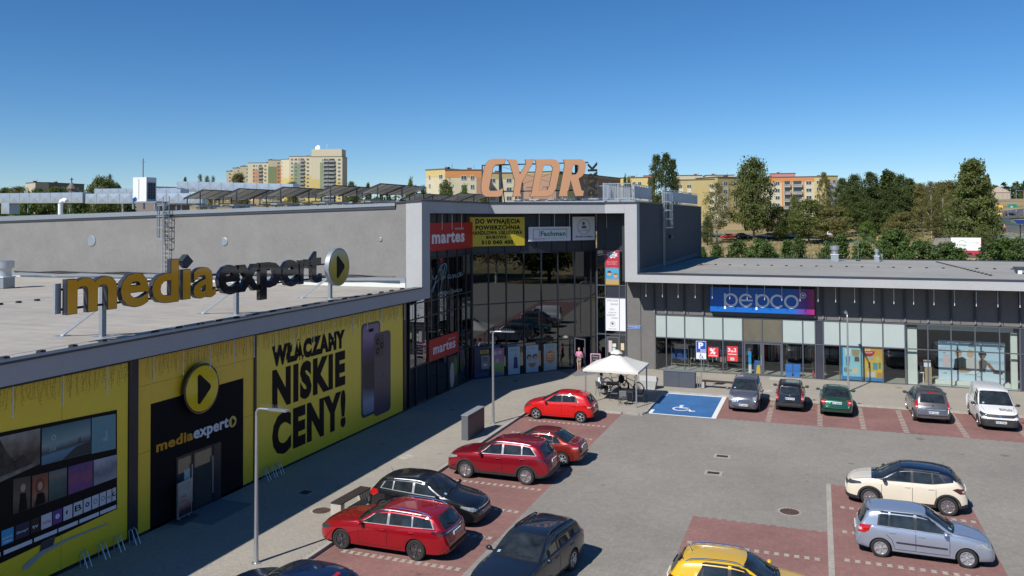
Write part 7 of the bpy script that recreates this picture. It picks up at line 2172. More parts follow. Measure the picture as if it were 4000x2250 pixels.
# ------------------------------------------------------------------ roof equipment
def block(x, y, z, label, grp):
 b = MB(); b.prism([(-.11, 0), (.11, 0), (.08, .085), (-.08, .085)], (x, y + .09, z), (1, 0, 0), (0, 0, 1), .18)
 return top_thing('wire_holder', b, M_rubber, label, 'wire holder', grp, base=(x, y, z))
def wire(pts, label, r=.006):
 b = MB(); b.tube(pts, r, 4)
 return top_thing('roof_wire', b, M_galv2, label, 'wire', base=tuple(pts[0]))
ys = [15.5, 16.68, 17.83, 18.94, 20.06, 22.27, 23.4, 24.5, 25.5, 26.48, 27.67, 28.78, 29.85, 31.04, 32.01, 33.15, 34.34, 35.5, 36.7, 37.9, 39.0, 40.2]
for i, y in enumerate(ys): block(-21.5, y, 7.03, '%s black wire holder from the left along the left roof edge' % ORD[i], 'wire holders along the left roof edge')
wire([(-21.5, y, 7.13) for y in ys], 'thin wire running along the left roof edge on black holders')
ys = [27.28, 28.22, 29.2, 30.28]
for i, y in enumerate(ys): block(-35.5, y, 7.03, '%s black wire holder from the left in the row behind the rooftop letters' % ORD[i], 'wire holders behind the rooftop letters')
wire([(-35.5, y, 7.13) for y in [24] + ys], 'thin wire on the left roof behind the rooftop letters')
xs = [-11.29, -10.25, -8.96, -7.81, -6.62, -5.38, -4.16, -2.86, -1.57, -.25, 1.02, 2.36, 3.64, 4.96, 6.34, 7.71, 9.2, 10.44, 11.7]
for i, x in enumerate(xs): block(x, 57.15, 6.98, '%s black wire holder from the left along the front edge of the right roof' % ORD[i], 'wire holders along the right roof edge')
wire([(x, 57.15, 7.08) for x in xs], 'thin wire along the front edge of the right roof')
xs = [-9.46, -8.25, -7.07, -5.85, -4.79, -3.69, -2.54, -1.37, -.21, .92, 2.08, 3.24, 4.42, 5.52, 6.69, 7.88, 9.04, 11.34, 12.54, 13.71]
for i, x in enumerate(xs): block(x, 71.5, 6.845, '%s black wire holder from the left in the middle row of the right roof' % ORD[i], 'wire holders in the middle of the right roof')
wire([(x, 71.5, 6.95) for x in xs], 'thin wire across the middle of the right roof')
for i in range(18):
 f = i / 17
 y = 82.5 - f * 20
 block(9.95 + .75 * f, y, 6.98 - .26 * (y - 56.9) / 29.6, '%s black wire holder from the back in the row crossing the right roof' % ORD[i], 'wire holders crossing the right roof')
def ventilator(x, y, z, w_, h0, r, h1, label, curb_m=M_galv):
 t = thing('roof_ventilator', (x, y, z), label, 'roof ventilator')
 MB().box(-w_, -w_, 0, w_, w_, h0).build('curb', curb_m, t, local=True)
 MB().box(-w_ - .05, -w_ - .05, h0 + .001, w_ + .05, w_ + .05, h0 + .05).build('flange', M_whitep, t, local=True)
 MB().lathe([(r * .8, h0 + .051), (r * .72, h0 + h1 * .35), (r * .8, h0 + h1 * .55), (r * 1.05, h0 + h1 * .56), (r * 1.08, h0 + h1 * .95), (r * .9, h0 + h1), (0, h0 + h1)], n=18).build('cowl', M_galv, t, smooth=35, local=True)
ventilator(1.37, 82.4, 6.75, .33, .60, .40, .85, 'large round metal roof ventilator at the back of the right roof')
ventilator(4.98, 82.6, 6.75, .2, .50, .19, .66, 'smaller round metal roof ventilator at the back of the right roof')
t = thing('roof_pipe', (5.45, 83.4, 6.75), 'short grey vent pipe beside the smaller roof ventilator', 'pipe')
MB().tube([(0, 0, 0), (0, 0, .62)], .09, 10).build('pipe', M_galv, t, smooth=40, local=True); MB().lathe([(.12, .62), (.12, .68), (0, .7)], n=12).build('cap', M_galv2, t, local=True)
t = thing('lightning_rod', (3.45, 83.5, 6.75), 'thin lightning rod between the two roof ventilators', 'lightning rod')
MB().tube([(0, 0, 0), (0, 0, 2.6)], [.02, .012], 6).build('rod', M_galv2, t, local=True); MB().box(-.2, -.2, 0, .2, .2, .09).build('foot', M_rubber, t, local=True)
ventilator(-43.9, 34.0, 7.05, .36, .62, .46, .95, 'round grey roof ventilator at the left edge of the photo on the beige roof', M_galv2)
t = thing('roof_hatch', (14.0, 66.0, 6.9), 'low dark roof hatch on white feet at the right edge', 'roof hatch')
MB().box(-1.2, -.6, .25, 1.6, .6, .45).build('lid', M_cap, t, local=True)
for dx in (-1, 1.3):
 for dy in (-.5, .5): MB().box(dx - .12, dy - .12, 0, dx + .12, dy + .12, .25).build('foot', M_whitep, t, local=True)
def wall_vent(x, z, r, label):
 t = thing('wall_vent', (x, 41.4, z - r), label, 'wall vent', 'round vents in the plaster wall')
 MB().lathe([(r, 0), (r, .03), (r * .88, .04), (r * .86, .02)], (0, 0, r), (0, -1, 0), 24).build('ring', M_galv, t, local=True, smooth=40)
 for k in range(9):
  zz = r + (k - 4) * r * .19
  hw_ = math.sqrt(max(.0, (r * .86) ** 2 - (zz - r) ** 2))
  b = MB(); b.bar((-hw_, -.022, zz), (hw_, -.022, zz), .03, r * .11); b.build('slat', M_galv, t, local=True)
 MB().lathe([(r * .86, .004), (0, .005)], (0, 0, r), (0, -1, 0), 20).build('backing', mat('vent_dark', (.14, .15, .16), .7), t, local=True)
wall_vent(-45.44, 9.55, .36, 'larger round louvred vent left on the plaster wall')
wall_vent(-34.54, 9.56, .25, 'medium round louvred vent in the middle of the plaster wall')
wall_vent(-23.55, 9.74, .12, 'smallest round vent right on the plaster wall')
def ladder(F, s, z0, z1, zc, depth, label, w_=.5, side=1):
 u = Vector(F[1]).normalized(); n_ = u.cross(Vector(MV))
 t = thing('roof_ladder', tuple(pt(F[0], u, s, z0, 0)), label, 'ladder')
 P = lambda a, z, d: pt(F[0], u, s + a, z, d)
 for sg in (-1, 1):
  b = MB(); b.bar(P(sg * w_ / 2, z0, .16), P(sg * w_ / 2, z1, .16), .06, .03); b.build('stile', M_galv, t)
 z = z0 + .2
 while z < z1 - .9:
  b = MB(); b.tube([P(-w_ / 2, z, .16), P(w_ / 2, z, .16)], .016, 6); b.build('rung', M_galv, t)
  z += .28
 b = MB()
 z = zc
 hoops = []
 while z <= z1:
  pts = [P(-w_ / 2, z, .16)] + [P(-.38 * math.cos(R(a)), z, .30 + depth * math.sin(R(a))) for a in range(0, 181, 20)] + [P(w_ / 2, z, .16)]
  b = MB()
  for i in range(len(pts) - 1): b.bar(pts[i], pts[i + 1], .02, .07)
  b.build('hoop', M_galv, t)
  z += .7
 for a in (0, 45, 90, 135, 180):
  b = MB(); b.bar(P(-.385 * math.cos(R(a)), zc, .30 + depth * math.sin(R(a)) + .01), P(-.385 * math.cos(R(a)), z - .7, .30 + depth * math.sin(R(a)) + .01), .06, .02); b.build('cage_strap', M_galv, t)
 return t
ladder(((0, 41.4, 0), (1, 0, 0)), -39.0, 7.05, 12.4, 9.75, .45, 'caged steel roof ladder on the sunlit plaster wall')
ladder(((-11.83, 0, 0), (0, 1, 0)), 66.2, 6.95, 13.5, 10.1, .55, 'caged steel roof ladder on the dark flank of the corner block')
t = thing('wall_box', (-11.83, 69.6, 9.15), 'small dark box fixed on the dark flank wall', 'wall box')
MB().box(0, -.3, 0, .22, .3, .28).build('case', M_dksteel, t, local=True); MB().box(.05, .3, .05, .2, .5, .2).build('lamp', M_galv2, t, local=True)
b = MB()
for k in range(4):
 b.tube([(-52 + i * .8, 41.05 - .03 * k, 7.35 + .05 * math.sin(i * .9 + k) + .008 * i + .02 * k) for i in range(38)], .028, 5)
top_thing('cable_bundle', b, M_black, 'bundle of black cables along the foot of the plaster wall', 'cables')
t = thing('air_conditioner', (-45.3, 46.0, 11.9), 'tall white air conditioning unit on the roof by the ladder', 'air conditioner')
MB().box(-1.25, -.0, .35, 0, .95, 2.1).build('case', mat('ac_white', (.68, .69, .69), .5, var=.03), t, local=True)
MB().box(-.72, -.012, .5, -.68, -.001, 2.0).build('panel_joint', M_galv2, t, local=True)
MB().box(.001, .1, .5, .012, .86, 1.72).build('grille', M_black, t, local=True)
for k in range(4): MB().box(.013, .14 + k * .22, .52, .03, .16 + k * .22, 1.7).build('grille_bar', M_galv2, t, local=True)
for k in range(7): MB().box(.013, .11, .55 + k * .18, .032, .85, .565 + k * .18).build('grille_bar', M_galv2, t, local=True)
MB().box(-1.4, -.1, .25, 1.0, 1.1, .34).build('frame', M_galv2, t, local=True)
for dx in (-1.2, .8):
 for dy in (0, 1.0): MB().box(dx - .05, dy - .05, -.2, dx + .05, dy + .05, .25).build('leg', M_galv2, t, local=True)
MB().tube([(-1.1, -.08, .3), (-1.1, -.1, .55), (-.9, -.1, .62)], .07, 8).build('valve', mat('valve_blue', (.02, .16, .42), .5), t, local=True)
M_duct = mat('duct_sheet', (.42, .47, .52), .35, metal=.55, var=.08, vscale=5)
def duct(p, q, w_, h_, label, name='ventilation_duct', posts=True, z0=11.6):
 p, q = Vector(p), Vector(q)
 d = q - p; L = d.length; d.normalize()
 sd = Vector((-d.y, d.x, 0)); up = Vector((0, 0, 1))
 t = thing(name, (p.x, p.y, z0), label, 'duct')
 n = max(1, round(L / (h_ * 1.35)))
 for i in range(n):
  a, c = p + d * (L * i / n + .012), p + d * (L * (i + 1) / n - .012)
  b = MB()
  for s_, ox in ((-1, 1), (1, 1)):
   k = [a + sd * s_ * w_ / 2, c + sd * s_ * w_ / 2, c + sd * s_ * w_ / 2 + up * h_, a + sd * s_ * w_ / 2 + up * h_]
   m_ = (k[0] + k[2]) / 2 + sd * s_ * .05
   for j in range(4):
    f = [k[j], k[(j + 1) % 4], m_]
    b.face(f if s_ > 0 else f[::-1])
  b.face([a - sd * w_ / 2 + up * h_, c - sd * w_ / 2 + up * h_, c + sd * w_ / 2 + up * h_, a + sd * w_ / 2 + up * h_])
  b.face([a + sd * w_ / 2, c + sd * w_ / 2, c - sd * w_ / 2, a - sd * w_ / 2])
  b.face([a - sd * w_ / 2, a - sd * w_ / 2 + up * h_, a + sd * w_ / 2 + up * h_, a + sd * w_ / 2]); b.face([c + sd * w_ / 2, c + sd * w_ / 2 + up * h_, c - sd * w_ / 2 + up * h_, c - sd * w_ / 2])
  b.build('duct_panel', M_duct, t)
 if posts:
  for f in (.3, .8):
   x = p + d * L * f
   MB().box(x.x - .04, x.y - .04, z0, x.x + .04, x.y + .04, p.z).build('support', M_galv2, t)
 return t
duct((-67.3, 52, 12.42), (-57.6, 52, 12.36), .9, .88, 'long pale ventilation duct at the far left of the roof')
duct((-57.5, 52.1, 12.3), (-47.0, 54, 12.25), .9, .82, 'bluish ventilation duct leading behind the white unit')
duct((-67.0, 52, 11.5), (-66.0, 52, 11.5), 1.0, .95, 'vertical duct end at the far left roof edge', posts=False, z0=10.9)
duct((-65, 60, 13.2), (-55, 60, 13.1), 1, .72, 'raised duct behind the long pale duct', z0=11)
duct((-56.9, 62, 13.6), (-43.8, 62, 13.1), 1, .95, 'upper blue grey duct running behind the solar panels', z0=11)
duct((-54.5, 55.0, 12.5), (-50.0, 55.0, 12.5), 1, 1.0, 'short duct behind the white unit', z0=11)
t = thing('vent_pipe', (-53.6, 46.0, 11.2), 'white bent vent pipe on the left roof', 'pipe')
MB().tube([(0, 0, 0), (0, 0, .95), (.12, 0, 1.15), (.38, 0, 1.25), (.62, 0, 1.15)], .17, 10).build('pipe', M_wht, t, smooth=50, local=True); MB().lathe([(.2, 1.0), (.2, 1.05), (.16, 1.05)], n=12).build('collar', M_galv, t, local=True)
M_pvb = mat('module_back', (.62, .60, .56), .6, var=.05)
M_pvf = mat('module_face', (.012, .016, .035), .08, spec=.8)
PVM = {}
def solar(x, y, z, nx, ny, label, wid=1.75, tilt=19):
 t = thing('solar_array', (x, y, z), label, 'solar panel', 'solar panel tables on the roof')
 if 'm' not in PVM:
  b = MB()
  a = R(tilt); ux, uz = math.cos(a), math.sin(a)
  def q(s, y_, o): return Vector((s * ux - o * uz, y_, s * uz + o * ux))
  W_, D_ = 1.72, 1.04
  b.m(0).raw([q(0, 0, 0), q(W_, 0, 0), q(W_, D_, 0), q(0, D_, 0)], [(3, 2, 1, 0)])
  b.m(1).raw([q(0, 0, .035), q(W_, 0, .035), q(W_, D_, .035), q(0, D_, .035)], [(0, 1, 2, 3)])
  b.m(2)
  for s0, s1, y0, y1 in ((-.02, W_ + .02, -.02, .012), (-.02, W_ + .02, D_ - .012, D_ + .02), (-.02, .012, .012, D_ - .012), (W_ - .012, W_ + .02, .012, D_ - .012)):
   b.frame_box(q(s0, y0, -.01), q(s1, y0, -.01) - q(s0, y0, -.01), Vector((0, y1 - y0, 0)), q(s0, y0, .045) - q(s0, y0, -.01))
  PVM['m'] = b.mesh('solar_module', [M_pvb, M_pvf, M_black])
  PVM['q'] = q
 q = PVM['q']
 for i in range(nx):
  for j in range(ny):
   o = link_mesh('solar_module', PVM['m'], t)
   o.location = q(i * 1.77, j * 1.09, 0)
 b = MB()
 for j in range(0, ny + 1, 3):
  y_ = j * 1.09 - .02
  b.bar(q(-.05, y_, -.06), q(nx * 1.77, y_, -.06), .05, .05)
  top = q(nx * 1.5, y_, -.08); low_ = q(.3, y_, -.08)
  b.bar(top, (top.x, top.y, -.45), .06, .06); b.bar(low_, (low_.x, low_.y, -.45), .06, .06)
  b.bar((low_.x - .3, y_, -.45), (top.x + .3, y_, -.45), .07, .07)
 b.build('rack', M_dksteel, t, local=True)
 b = MB()
 b.bar((.3, ny * 1.09 * .2, -.56), (.3, ny * 1.09 * .7, -.56), .06, .06)
 for f in (.2, .7):
  y_ = ny * 1.09 * f
  b.bar((-.2, y_, -.52), (nx * 1.7 + .6, y_, -.52), .12, .09)
  for xx in (.5, nx * 1.3):
   b.bar((xx, y_, -.54), (xx - .4, y_, -1.1), .08, .06); b.bar((xx, y_, -.54), (xx + .4, y_, -1.1), .08, .06)
 b.build('support_frame', M_galv2, t, local=True)
PV = [(-41.9, 46), (-38.8, 46), (-35.2, 46), (-31.3, 46), (-27.8, 46)]
for i, (x, y) in enumerate(PV): solar(x, y, 12.42 + .012 * (x + 42), 1, 6, '%s solar panel table from the left in the front row on the roof' % ORD[i])
for i, (x, y) in enumerate([(-31.6, 58.5), (-28.3, 59.5)]): solar(x, y, 12.35, 1, 6, '%s solar panel table from the left in the far row beside the big letters' % ORD[i])
# ------------------------------------------------------------------ letters on the corner block
cs = thing('rooftop_sign', (-19.5, 58, 11.9), 'big salmon coloured rooftop letters on a dark steel frame', 'sign')
FC = ((0, 57.9, 0), (1, 0, 0))
M_salm = mat('salmon_letter', (.40, .205, .105), .55, var=.03, vscale=2)
M_side = mat('letter_side_dark', (.03, .028, .03), .6)
def wl(x, y): # pixel of the sign crop -> metres in the sign plane (scale read off the photograph)
 return (-24.12 + (x - 98) * .00707, 15.42 - (y - 65) * .00700)
LET = {
 'c': [[(380, 68), (365, 125), (262, 130), (235, 160), (196, 330), (186, 385), (196, 412), (290, 414), (318, 402), (330, 392), (347, 392), (342, 440), (326, 470), (290, 478), (150, 476), (112, 450), (98, 410), (98, 330), (122, 200), (150, 120), (190, 78), (230, 66)]],
 'y': [[(396, 76), (500, 80), (512, 100), (540, 245), (612, 130), (608, 100), (598, 82), (695, 80), (680, 130), (560, 330), (540, 440), (548, 462), (560, 478), (455, 478), (468, 440), (486, 310), (440, 160), (425, 110), (408, 94)]],
 'd': [[(706, 86), (900, 88), (950, 100), (985, 145), (985, 200), (940, 400), (900, 460), (850, 482), (660, 482), (658, 470), (672, 440), (725, 170), (722, 110)], [(808, 148), (890, 152), (908, 185), (870, 370), (845, 415), (750, 418)]],
 'r': [[(1018, 95), (1220, 98), (1255, 125), (1266, 165), (1255, 230), (1225, 275), (1185, 300), (1215, 420), (1240, 430), (1232, 482), (1150, 484), (1135, 440), (1100, 315), (1075, 420), (1060, 440), (1062, 484), (970, 482), (980, 440), (1036, 160), (1032, 110)], [(1130, 155), (1180, 158), (1190, 180), (1175, 235), (1155, 258), (1108, 258)]],
}
def poly_mesh(mb, outer, holes, F, d0, d1):
 """filled outline with holes, thickened"""
 cu = bpy.data.curves.new('outline', 'CURVE'); cu.dimensions = '2D'; cu.fill_mode = 'BOTH'; cu.extrude = (d1 - d0) / 2
 for P_ in [outer] + holes:
  sp = cu.splines.new('POLY'); sp.points.add(len(P_) - 1); sp.use_cyclic_u = True
  for q_, (x, y) in zip(sp.points, P_): q_.co = (x, y, 0, 1)
 ob = bpy.data.objects.new('outline', cu); me = ob.to_mesh()
 u = Vector(F[1]).normalized(); n_ = u.cross(Vector(MV))
 mb.raw([Vector(F[0]) + u * v.co.x + Vector(MV) * v.co.y + n_ * ((d0 + d1) / 2 + v.co.z) for v in me.vertices], [tuple(p.vertices) for p in me.polygons])
 ob.to_mesh_clear(); bpy.data.objects.remove(ob); bpy.data.curves.remove(cu)
for k, ls in LET.items():
 O = [[wl(*p) for p in l] for l in ls]
 b = MB(); poly_mesh(b, O[0], O[1:], FC, 0, .18); q_ = b.build('letter', M_side, cs)
 b = MB(); poly_mesh(b, O[0], O[1:], ((.06, 57.9, .02), (1, 0, 0)), .182, .20); b.build('letter_face', M_salm, q_)
b = MB()
vs, fs, a0, a1, b0, b1 = text_mesh('PARK', .03)
for (sx, off, dd) in ((1, 0, .0),):
 b.raw([(-15.0 - (p[1] - b0) / (b1 - b0) * .70, 57.75, 12.50 + (p[0] - a0) / (a1 - a0) * 2.48) for p in vs], fs)
 b.raw([(-15.0 - (p[1] - b0) / (b1 - b0) * .70, 57.85, 12.50 + (p[0] - a0) / (a1 - a0) * 2.48) for p in vs], [tuple(reversed(f)) for f in fs])
b.build('side_letters', M_under, cs)
b = MB()
for z in (12.95, 14.98): b.bar((-24.15, 58.1, z), (-15.75, 58.1, z), .09, .09)
for x in (-24.15,): b.bar((x, 58.1, 12.9), (x, 58.1, 15.02), .08, .08)
b.build('frame', M_dksteel, cs)
for x in (-22.72, -16.70):
 MB().box(x - .09, 58.16, 11.6, x + .09, 58.36, 15.0).build('post', M_dksteel, cs)
 b = MB(); b.bar((x, 58.3, 14.7), (x - .35, 60.2, 11.7), .07, .07); b.build('brace', M_dksteel, cs)
b = MB()
for p, q in (((-22.7, 14.9), (-16.7, 12.9)), ((-22.7, 12.9), (-16.7, 14.9))): b.bar((p[0], 58.25, p[1]), (q[0], 58.25, q[1]), .02, .02)
b.build('tie_rod', M_dksteel, cs)
def railing(p, q, z, label, h=1.35, step=.13, panel=False, posts=1.25):
 p, q = Vector((*p, z)), Vector((*q, z))
 d = q - p; L = d.length; d.normalize()
 t = thing('roof_railing', tuple(p), label, 'railing', 'steel railings on the corner block roof')
 up = Vector((0, 0, 1))
 n = max(1, round(L / posts))
 for i in range(n + 1):
  x = p + d * L * i / n
  MB().bar(x - up * .1, x + up * h, .06, .06).build('post', M_galv, t)
 for f in (.12, 1.0):
  b = MB(); b.bar(p + up * h * f, q + up * h * f, .05, .05); b.build('rail', M_galv, t)
 if panel:
  b = MB(); s_ = d.cross(up) * .03
  b.frame_box(p + up * .3 + s_, d * L, up * (h - .42), s_ * .3); b.build('screen_panel', mat('pale_screen', (.42, .45, .50), .55, var=.1, vscale=1.2), t)
  for i in range(n):
   pass
 else:
  for i in range(int(L / step)):
   x = p + d * (step * (i + .5))
   b = MB(); b.bar(x + up * h * .12, x + up * h, .018, .018); b.build('baluster', M_galv, t)
railing((-21.8, 59.6), (-14.6, 59.6), 12.05, 'steel baluster railing behind the big rooftop letters', 1.25, .17)
railing((-14.35, 57.2), (-12.3, 57.2), 12.0, 'short steel baluster railing right of the vertical black letters')
railing((-12.2, 57.3), (-12.2, 63.6), 12.0, 'steel railing with grey screens from the corner to the ladder', 1.3, .2, True, .9)
railing((-12.2, 68.5), (-12.2, 89.5), 12.0, 'long steel railing with grey screens behind the ladder', 1.35, .2, True, 2.2)
railing((-14.4, 57.2), (-14.4, 66), 12.05, 'steel railing running back over the roof from the corner')
t = thing('roof_walkway', (-17.5, 57.6, 11.9), 'steel walkway beams above the parapet under the big letters', 'walkway')
for i, (z, y) in enumerate(((12.1, 57.5), (12.32, 58.6), (12.14, 59.4))):
 b = MB(); b.bar((-21.6, y, z), (-12.4, y, z), .08, .10); b.build('beam', M_galv, t)
for x in np.arange(-21.4, -12.4, .9):
 b = MB(); b.bar((x, 57.45, 12.22), (x, 59.6, 12.22), .06, .06); b.build('cross_beam', M_galv2, t)
b = MB()
for k in range(8): b.bar((-14.2 + k * .02, 60 + k * .4, 12.4 + k * .12), (-12.5, 60 + k * .4, 12.4 + k * .12), .2, .03)
b.build('stair_tread', M_galv2, t)
# ------------------------------------------------------------------ far buildings
YAW = R(20.5)
def WP(sx, D):
 """ground position seen in the direction of column sx of the photograph at distance D"""
 a = math.atan2(sx - 2000, 3200) - YAW
 x, y = D * math.sin(a), D * math.cos(a)
 return x, y, hgt(x, y)
def ZT(sy, D): return CAM_H + (850 - sy) / 3200 * D
M_win = mat('far_window_pane', (.035, .045, .06), .1, spec=.8)
M_wfr = mat('far_window_frame', (.62, .62, .60), .6)
WINM = {}
def win_mesh(w_, h_):
 k = (w_, h_)
 if k not in WINM:
  b = MB()
  for q in ((-w_ / 2, -.06, 0, -w_ / 2 + .09, .02, h_), (w_ / 2 - .09, -.06, 0, w_ / 2, .02, h_), (-w_ / 2 + .09, -.06, 0, w_ / 2 - .09, .02, .09), (-w_ / 2 + .09, -.06, h_ - .09, w_ / 2 - .09, .02, h_), (-.04, -.05, .09, .04, .02, h_ - .09)): b.box(*q)
  p = MB().box(-w_ / 2 + .09, -.015, .09, w_ / 2 - .09, -.005, h_ - .09)
  WINM[k] = (b.mesh('window', M_wfr), p.mesh('pane', M_win))
 return WINM[k]
def flat_block(px0, px1, D0, D1, ytop, label, col, floors, cols, depth=12, bands=(), balc=(), side=(), roofc=(.12, .10, .09), bottom=None, group='apartment blocks beyond the shops', para=True):
 ax_, ay, az_ = WP(px0, D0); bx_, by_, bz_ = WP(px1, D1)
 L = math.hypot(bx_ - ax_, by_ - ay)
 rz = math.atan2(by_ - ay, bx_ - ax_)
 top = ZT(ytop, (D0 + D1) / 2)
 z0 = min(az_, bz_) - 1.5
 t = thing('apartment_block', (ax_, ay, z0), label, 'apartment block', group, rz)
 Ht = top - z0
 MB().box(0, 0, 0, L, depth, Ht).build('wall', mat('fac_%d_%d_%d' % tuple(int(c * 1000) for c in col), col, .85, var=.04, vscale=.6), t, local=True)
 MB().box(-.2, -.2, Ht + .002, L + .2, depth + .2, Ht + .3).build('roof', mat('roof_%d' % int(roofc[0] * 1000), roofc, .8), t, local=True)
 for i, (f0, f1, za, zb, c) in enumerate(bands):    # coloured render fields; za, zb measured down from the top in metres
  b = MB(); b.box(f0 * L + .01, -.05 - .004 * i, Ht - zb, f1 * L - .01, -.001, Ht - za)
  if f0 == 0: b.box(-.05 - .004 * i, -.05, Ht - zb, -.001, depth, Ht - za)
  b.build('render_field', mat('fac_%d_%d_%d' % tuple(int(v * 1000) for v in c), c, .85, var=.04, vscale=.6), t, local=True)
 for f in range(floors):
  z = Ht - 2.75 - f * 2.8 - .2
  for fx, w_ in cols:
   wm, pmh = win_mesh(w_, 1.4)
   o = link_mesh('window', wm, t); o.location = (fx * L, -.07, z)
   q = link_mesh('pane', pmh, o)
  for fy, w_ in side:
   wm, pmh = win_mesh(w_, 1.4)
   o = link_mesh('window', wm, t); o.location = (-.07, fy * depth, z); o.rotation_euler = (0, 0, R(-90))
   q = link_mesh('pane', pmh, o)
  for f0, f1 in balc:
   b = MB(); b.box(f0 * L, -1.1, z - .85, f1 * L, -.06, z - .72); b.build('balcony_slab', M_wfr, t, local=True)
   b = MB(); b.box(f0 * L, -1.12, z - .70, f1 * L, -1.06, z + .25); b.box(f0 * L, -1.05, z - .7, f0 * L + .05, -.07, z + .25); b.box(f1 * L - .05, -1.05, z - .7, f1 * L, -.07, z + .25)
   b.build('balcony_rail', mat('balcony_rail_grey', (.24, .23, .23), .6, var=.4, vscale=.9), t, local=True)
   b = MB(); b.box(f0 * L + .2, -.062, z - .7, f1 * L - .2, -.03, z + 1.5); b.build('balcony_door', M_win, t, local=True)
 rg = random.Random(int(px0))
 for k in range(max(1, int(L / 14))):
  x = rg.uniform(.15, .85) * L
  MB().box(x - .7, depth * .3, Ht + .302, x + .7, depth * .3 + 1, Ht + 1.0).build('chimney', mat('chimney_brown', (.16, .08, .06), .8), t, local=True)
  MB().tube([(x + 1.5, depth * .4, Ht + .3), (x + 1.5, depth * .4, Ht + 1.9)], .05, 4).build('aerial', M_dksteel, t, local=True)
 return t
CRM = (.50, .46, .33); YEL = (.50, .40, .16); ORG = (.50, .22, .08); GRN = (.20, .25, .13); PNK = (.45, .20, .19); BRN = (.33, .20, .13); YGR = (.38, .31, .14)
TW = 'stepped tower block group behind the left roof'
flat_block(884, 910, 690, 690, 673, 'leftmost and lowest step of the far stepped tower group', CRM, 8, [(.5, 1.3)], 12, group=TW)
flat_block(908, 940, 680, 680, 661, 'second step from the left of the far stepped tower group', CRM, 9, [(.7, 1.3)], 12, group=TW)
flat_block(938, 969, 670, 670, 654, 'third step from the left of the far stepped tower group', CRM, 9, [(.88, 1.3)], 12, bands=[(0, 1, 16, 40, GRN)], group=TW)
flat_block(967, 1048, 660, 655, 641, 'far tower step with orange field and balconies', CRM, 10, [(.30, 1.6), (.42, .9), (.60, 1.8), (.85, 1.6)], 12, bands=[(.24, .72, 5, 40, ORG)], balc=[(.52, .70)], group=TW)
flat_block(1047, 1097, 645, 645, 629, 'far tower step with green flank and orange corner', CRM, 11, [(.80, 1.6)], 13, bands=[(0, .66, 5, 45, GRN), (.66, 1, 4, 45, ORG)], group=TW)
flat_block(1097, 1131, 635, 630, 626, 'far tower step with small windows and yellow base', CRM, 11, [(.10, .7)], 13, bands=[(0, 1, 14, 50, YEL)], group=TW)
flat_block(1129, 1216, 622, 618, 614, 'second tallest far tower with green field and balconies', CRM, 11, [(.13, 1.4), (.30, 1.8), (.44, .9), (.62, 1.8), (.84, 1.8)], 14, bands=[(.20, .70, 5.5, 55, GRN), (0, .2, 14, 55, YEL), (.7, 1, 14, 55, YEL)], balc=[(.50, .68)], group=TW)
tk = flat_block(1216, 1337, 606, 600, 614, 'tallest far tower at the right of the stepped group with dark balconies', CRM, 11, [(.36, .9), (.50, 1.2), (.90, 1.9)], 14, bands=[(0, .28, 16, 60, YEL), (.28, .80, 4, 60, GRN), (.80, 1, 16, 60, YEL)], balc=[(.40, .56), (.57, .76)], group=TW)
kb_ = MB(); kb_.box(0, .5, 0, 22, 12, 5.2); tl_ = ZT(614, 603) - (tk.location.z); kb_.v = [(x, y, z + tl_ + .31) for x, y, z in kb_.v]
kb_.build('roof_house', mat('fac_500_460_330', CRM, .85), tk, local=True)
b = MB(); b.lathe([(.1, -.2), (1.4, .1), (2.0, .7)], (4, 3, tl_ + 6.4), (-.3, -1, .4), 14); b.build('dish', M_wht, tk, local=True)
MB().tube([(4, 3.2, tl_ + 5.5), (4, 3.2, tl_ + 6.6)], .12, 5).build('dish_mast', M_wht, tk, local=True)
MB().tube([(10.5, 3, tl_ + 5.5), (10.5, 3, tl_ + 9.5)], .12, 5).build('aerial', M_wht, tk, local=True)
flat_block(137, 190, 450, 452, 724, 'pale end of the far low block at the left edge', (.42, .38, .30), 4, [], 12)
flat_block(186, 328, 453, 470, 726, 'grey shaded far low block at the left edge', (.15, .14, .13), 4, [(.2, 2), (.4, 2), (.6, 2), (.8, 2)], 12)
flat_block(1664, 1740, 262, 256, 662, 'cream block with yellow top behind the solar panels', CRM, 5, [(.2, .8), (.78, 1.6)], 11, bands=[(0, 1, 0, 2.2, YEL)])
flat_block(1740, 1884, 250, 250, 664, 'cream and orange block left of the big letters', CRM, 5, [(.50, 1.7), (.73, 1.2)], 11, bands=[(0, 1, 0, 2.2, ORG), (.84, 1, 2.2, 20, BRN)])
flat_block(1882, 2012, 256, 256, 676, 'cream block with green top seen through the first big letter', CRM, 5, [(.33, 1.7), (.82, 1.7)], 11, bands=[(0, 1, 0, 1.8, YGR), (.55, .62, 2, 20, GRN)])
flat_block(2012, 2140, 258, 262, 680, 'brown orange block seen between the big letters', CRM, 5, [(.45, 1.7)], 11, bands=[(0, 1, 0, 2.2, BRN), (.6, 1, 2.2, 20, BRN)])
flat_block(2138, 2172, 252, 250, 681, 'yellow corner block behind the last big letter', (.55, .48, .22), 5, [(.3, 1.2)], 11, bands=[(0, 1, 2.2, 20, (.48, .30, .20))])
flat_block(2170, 2424, 250, 300, 687, 'long brown shaded block right of the big letters', BRN, 5, [(.08, 1.4), (.2, 1.4), (.4, 1.4), (.6, 1.4), (.8, 1.4)], 11, bands=[(0, 1, 0, .6, YGR)])
flat_block(2424, 2532, 325, 322, 698, 'bright yellow block left of the poplars', YEL, 5, [(.2, 1.4), (.5, 1.4), (.7, 1.4)], 11)
flat_block(2515, 2560, 430, 430, 691, 'pink block peeping out left of the poplars', PNK, 4, [(.5, 1.4)], 11)
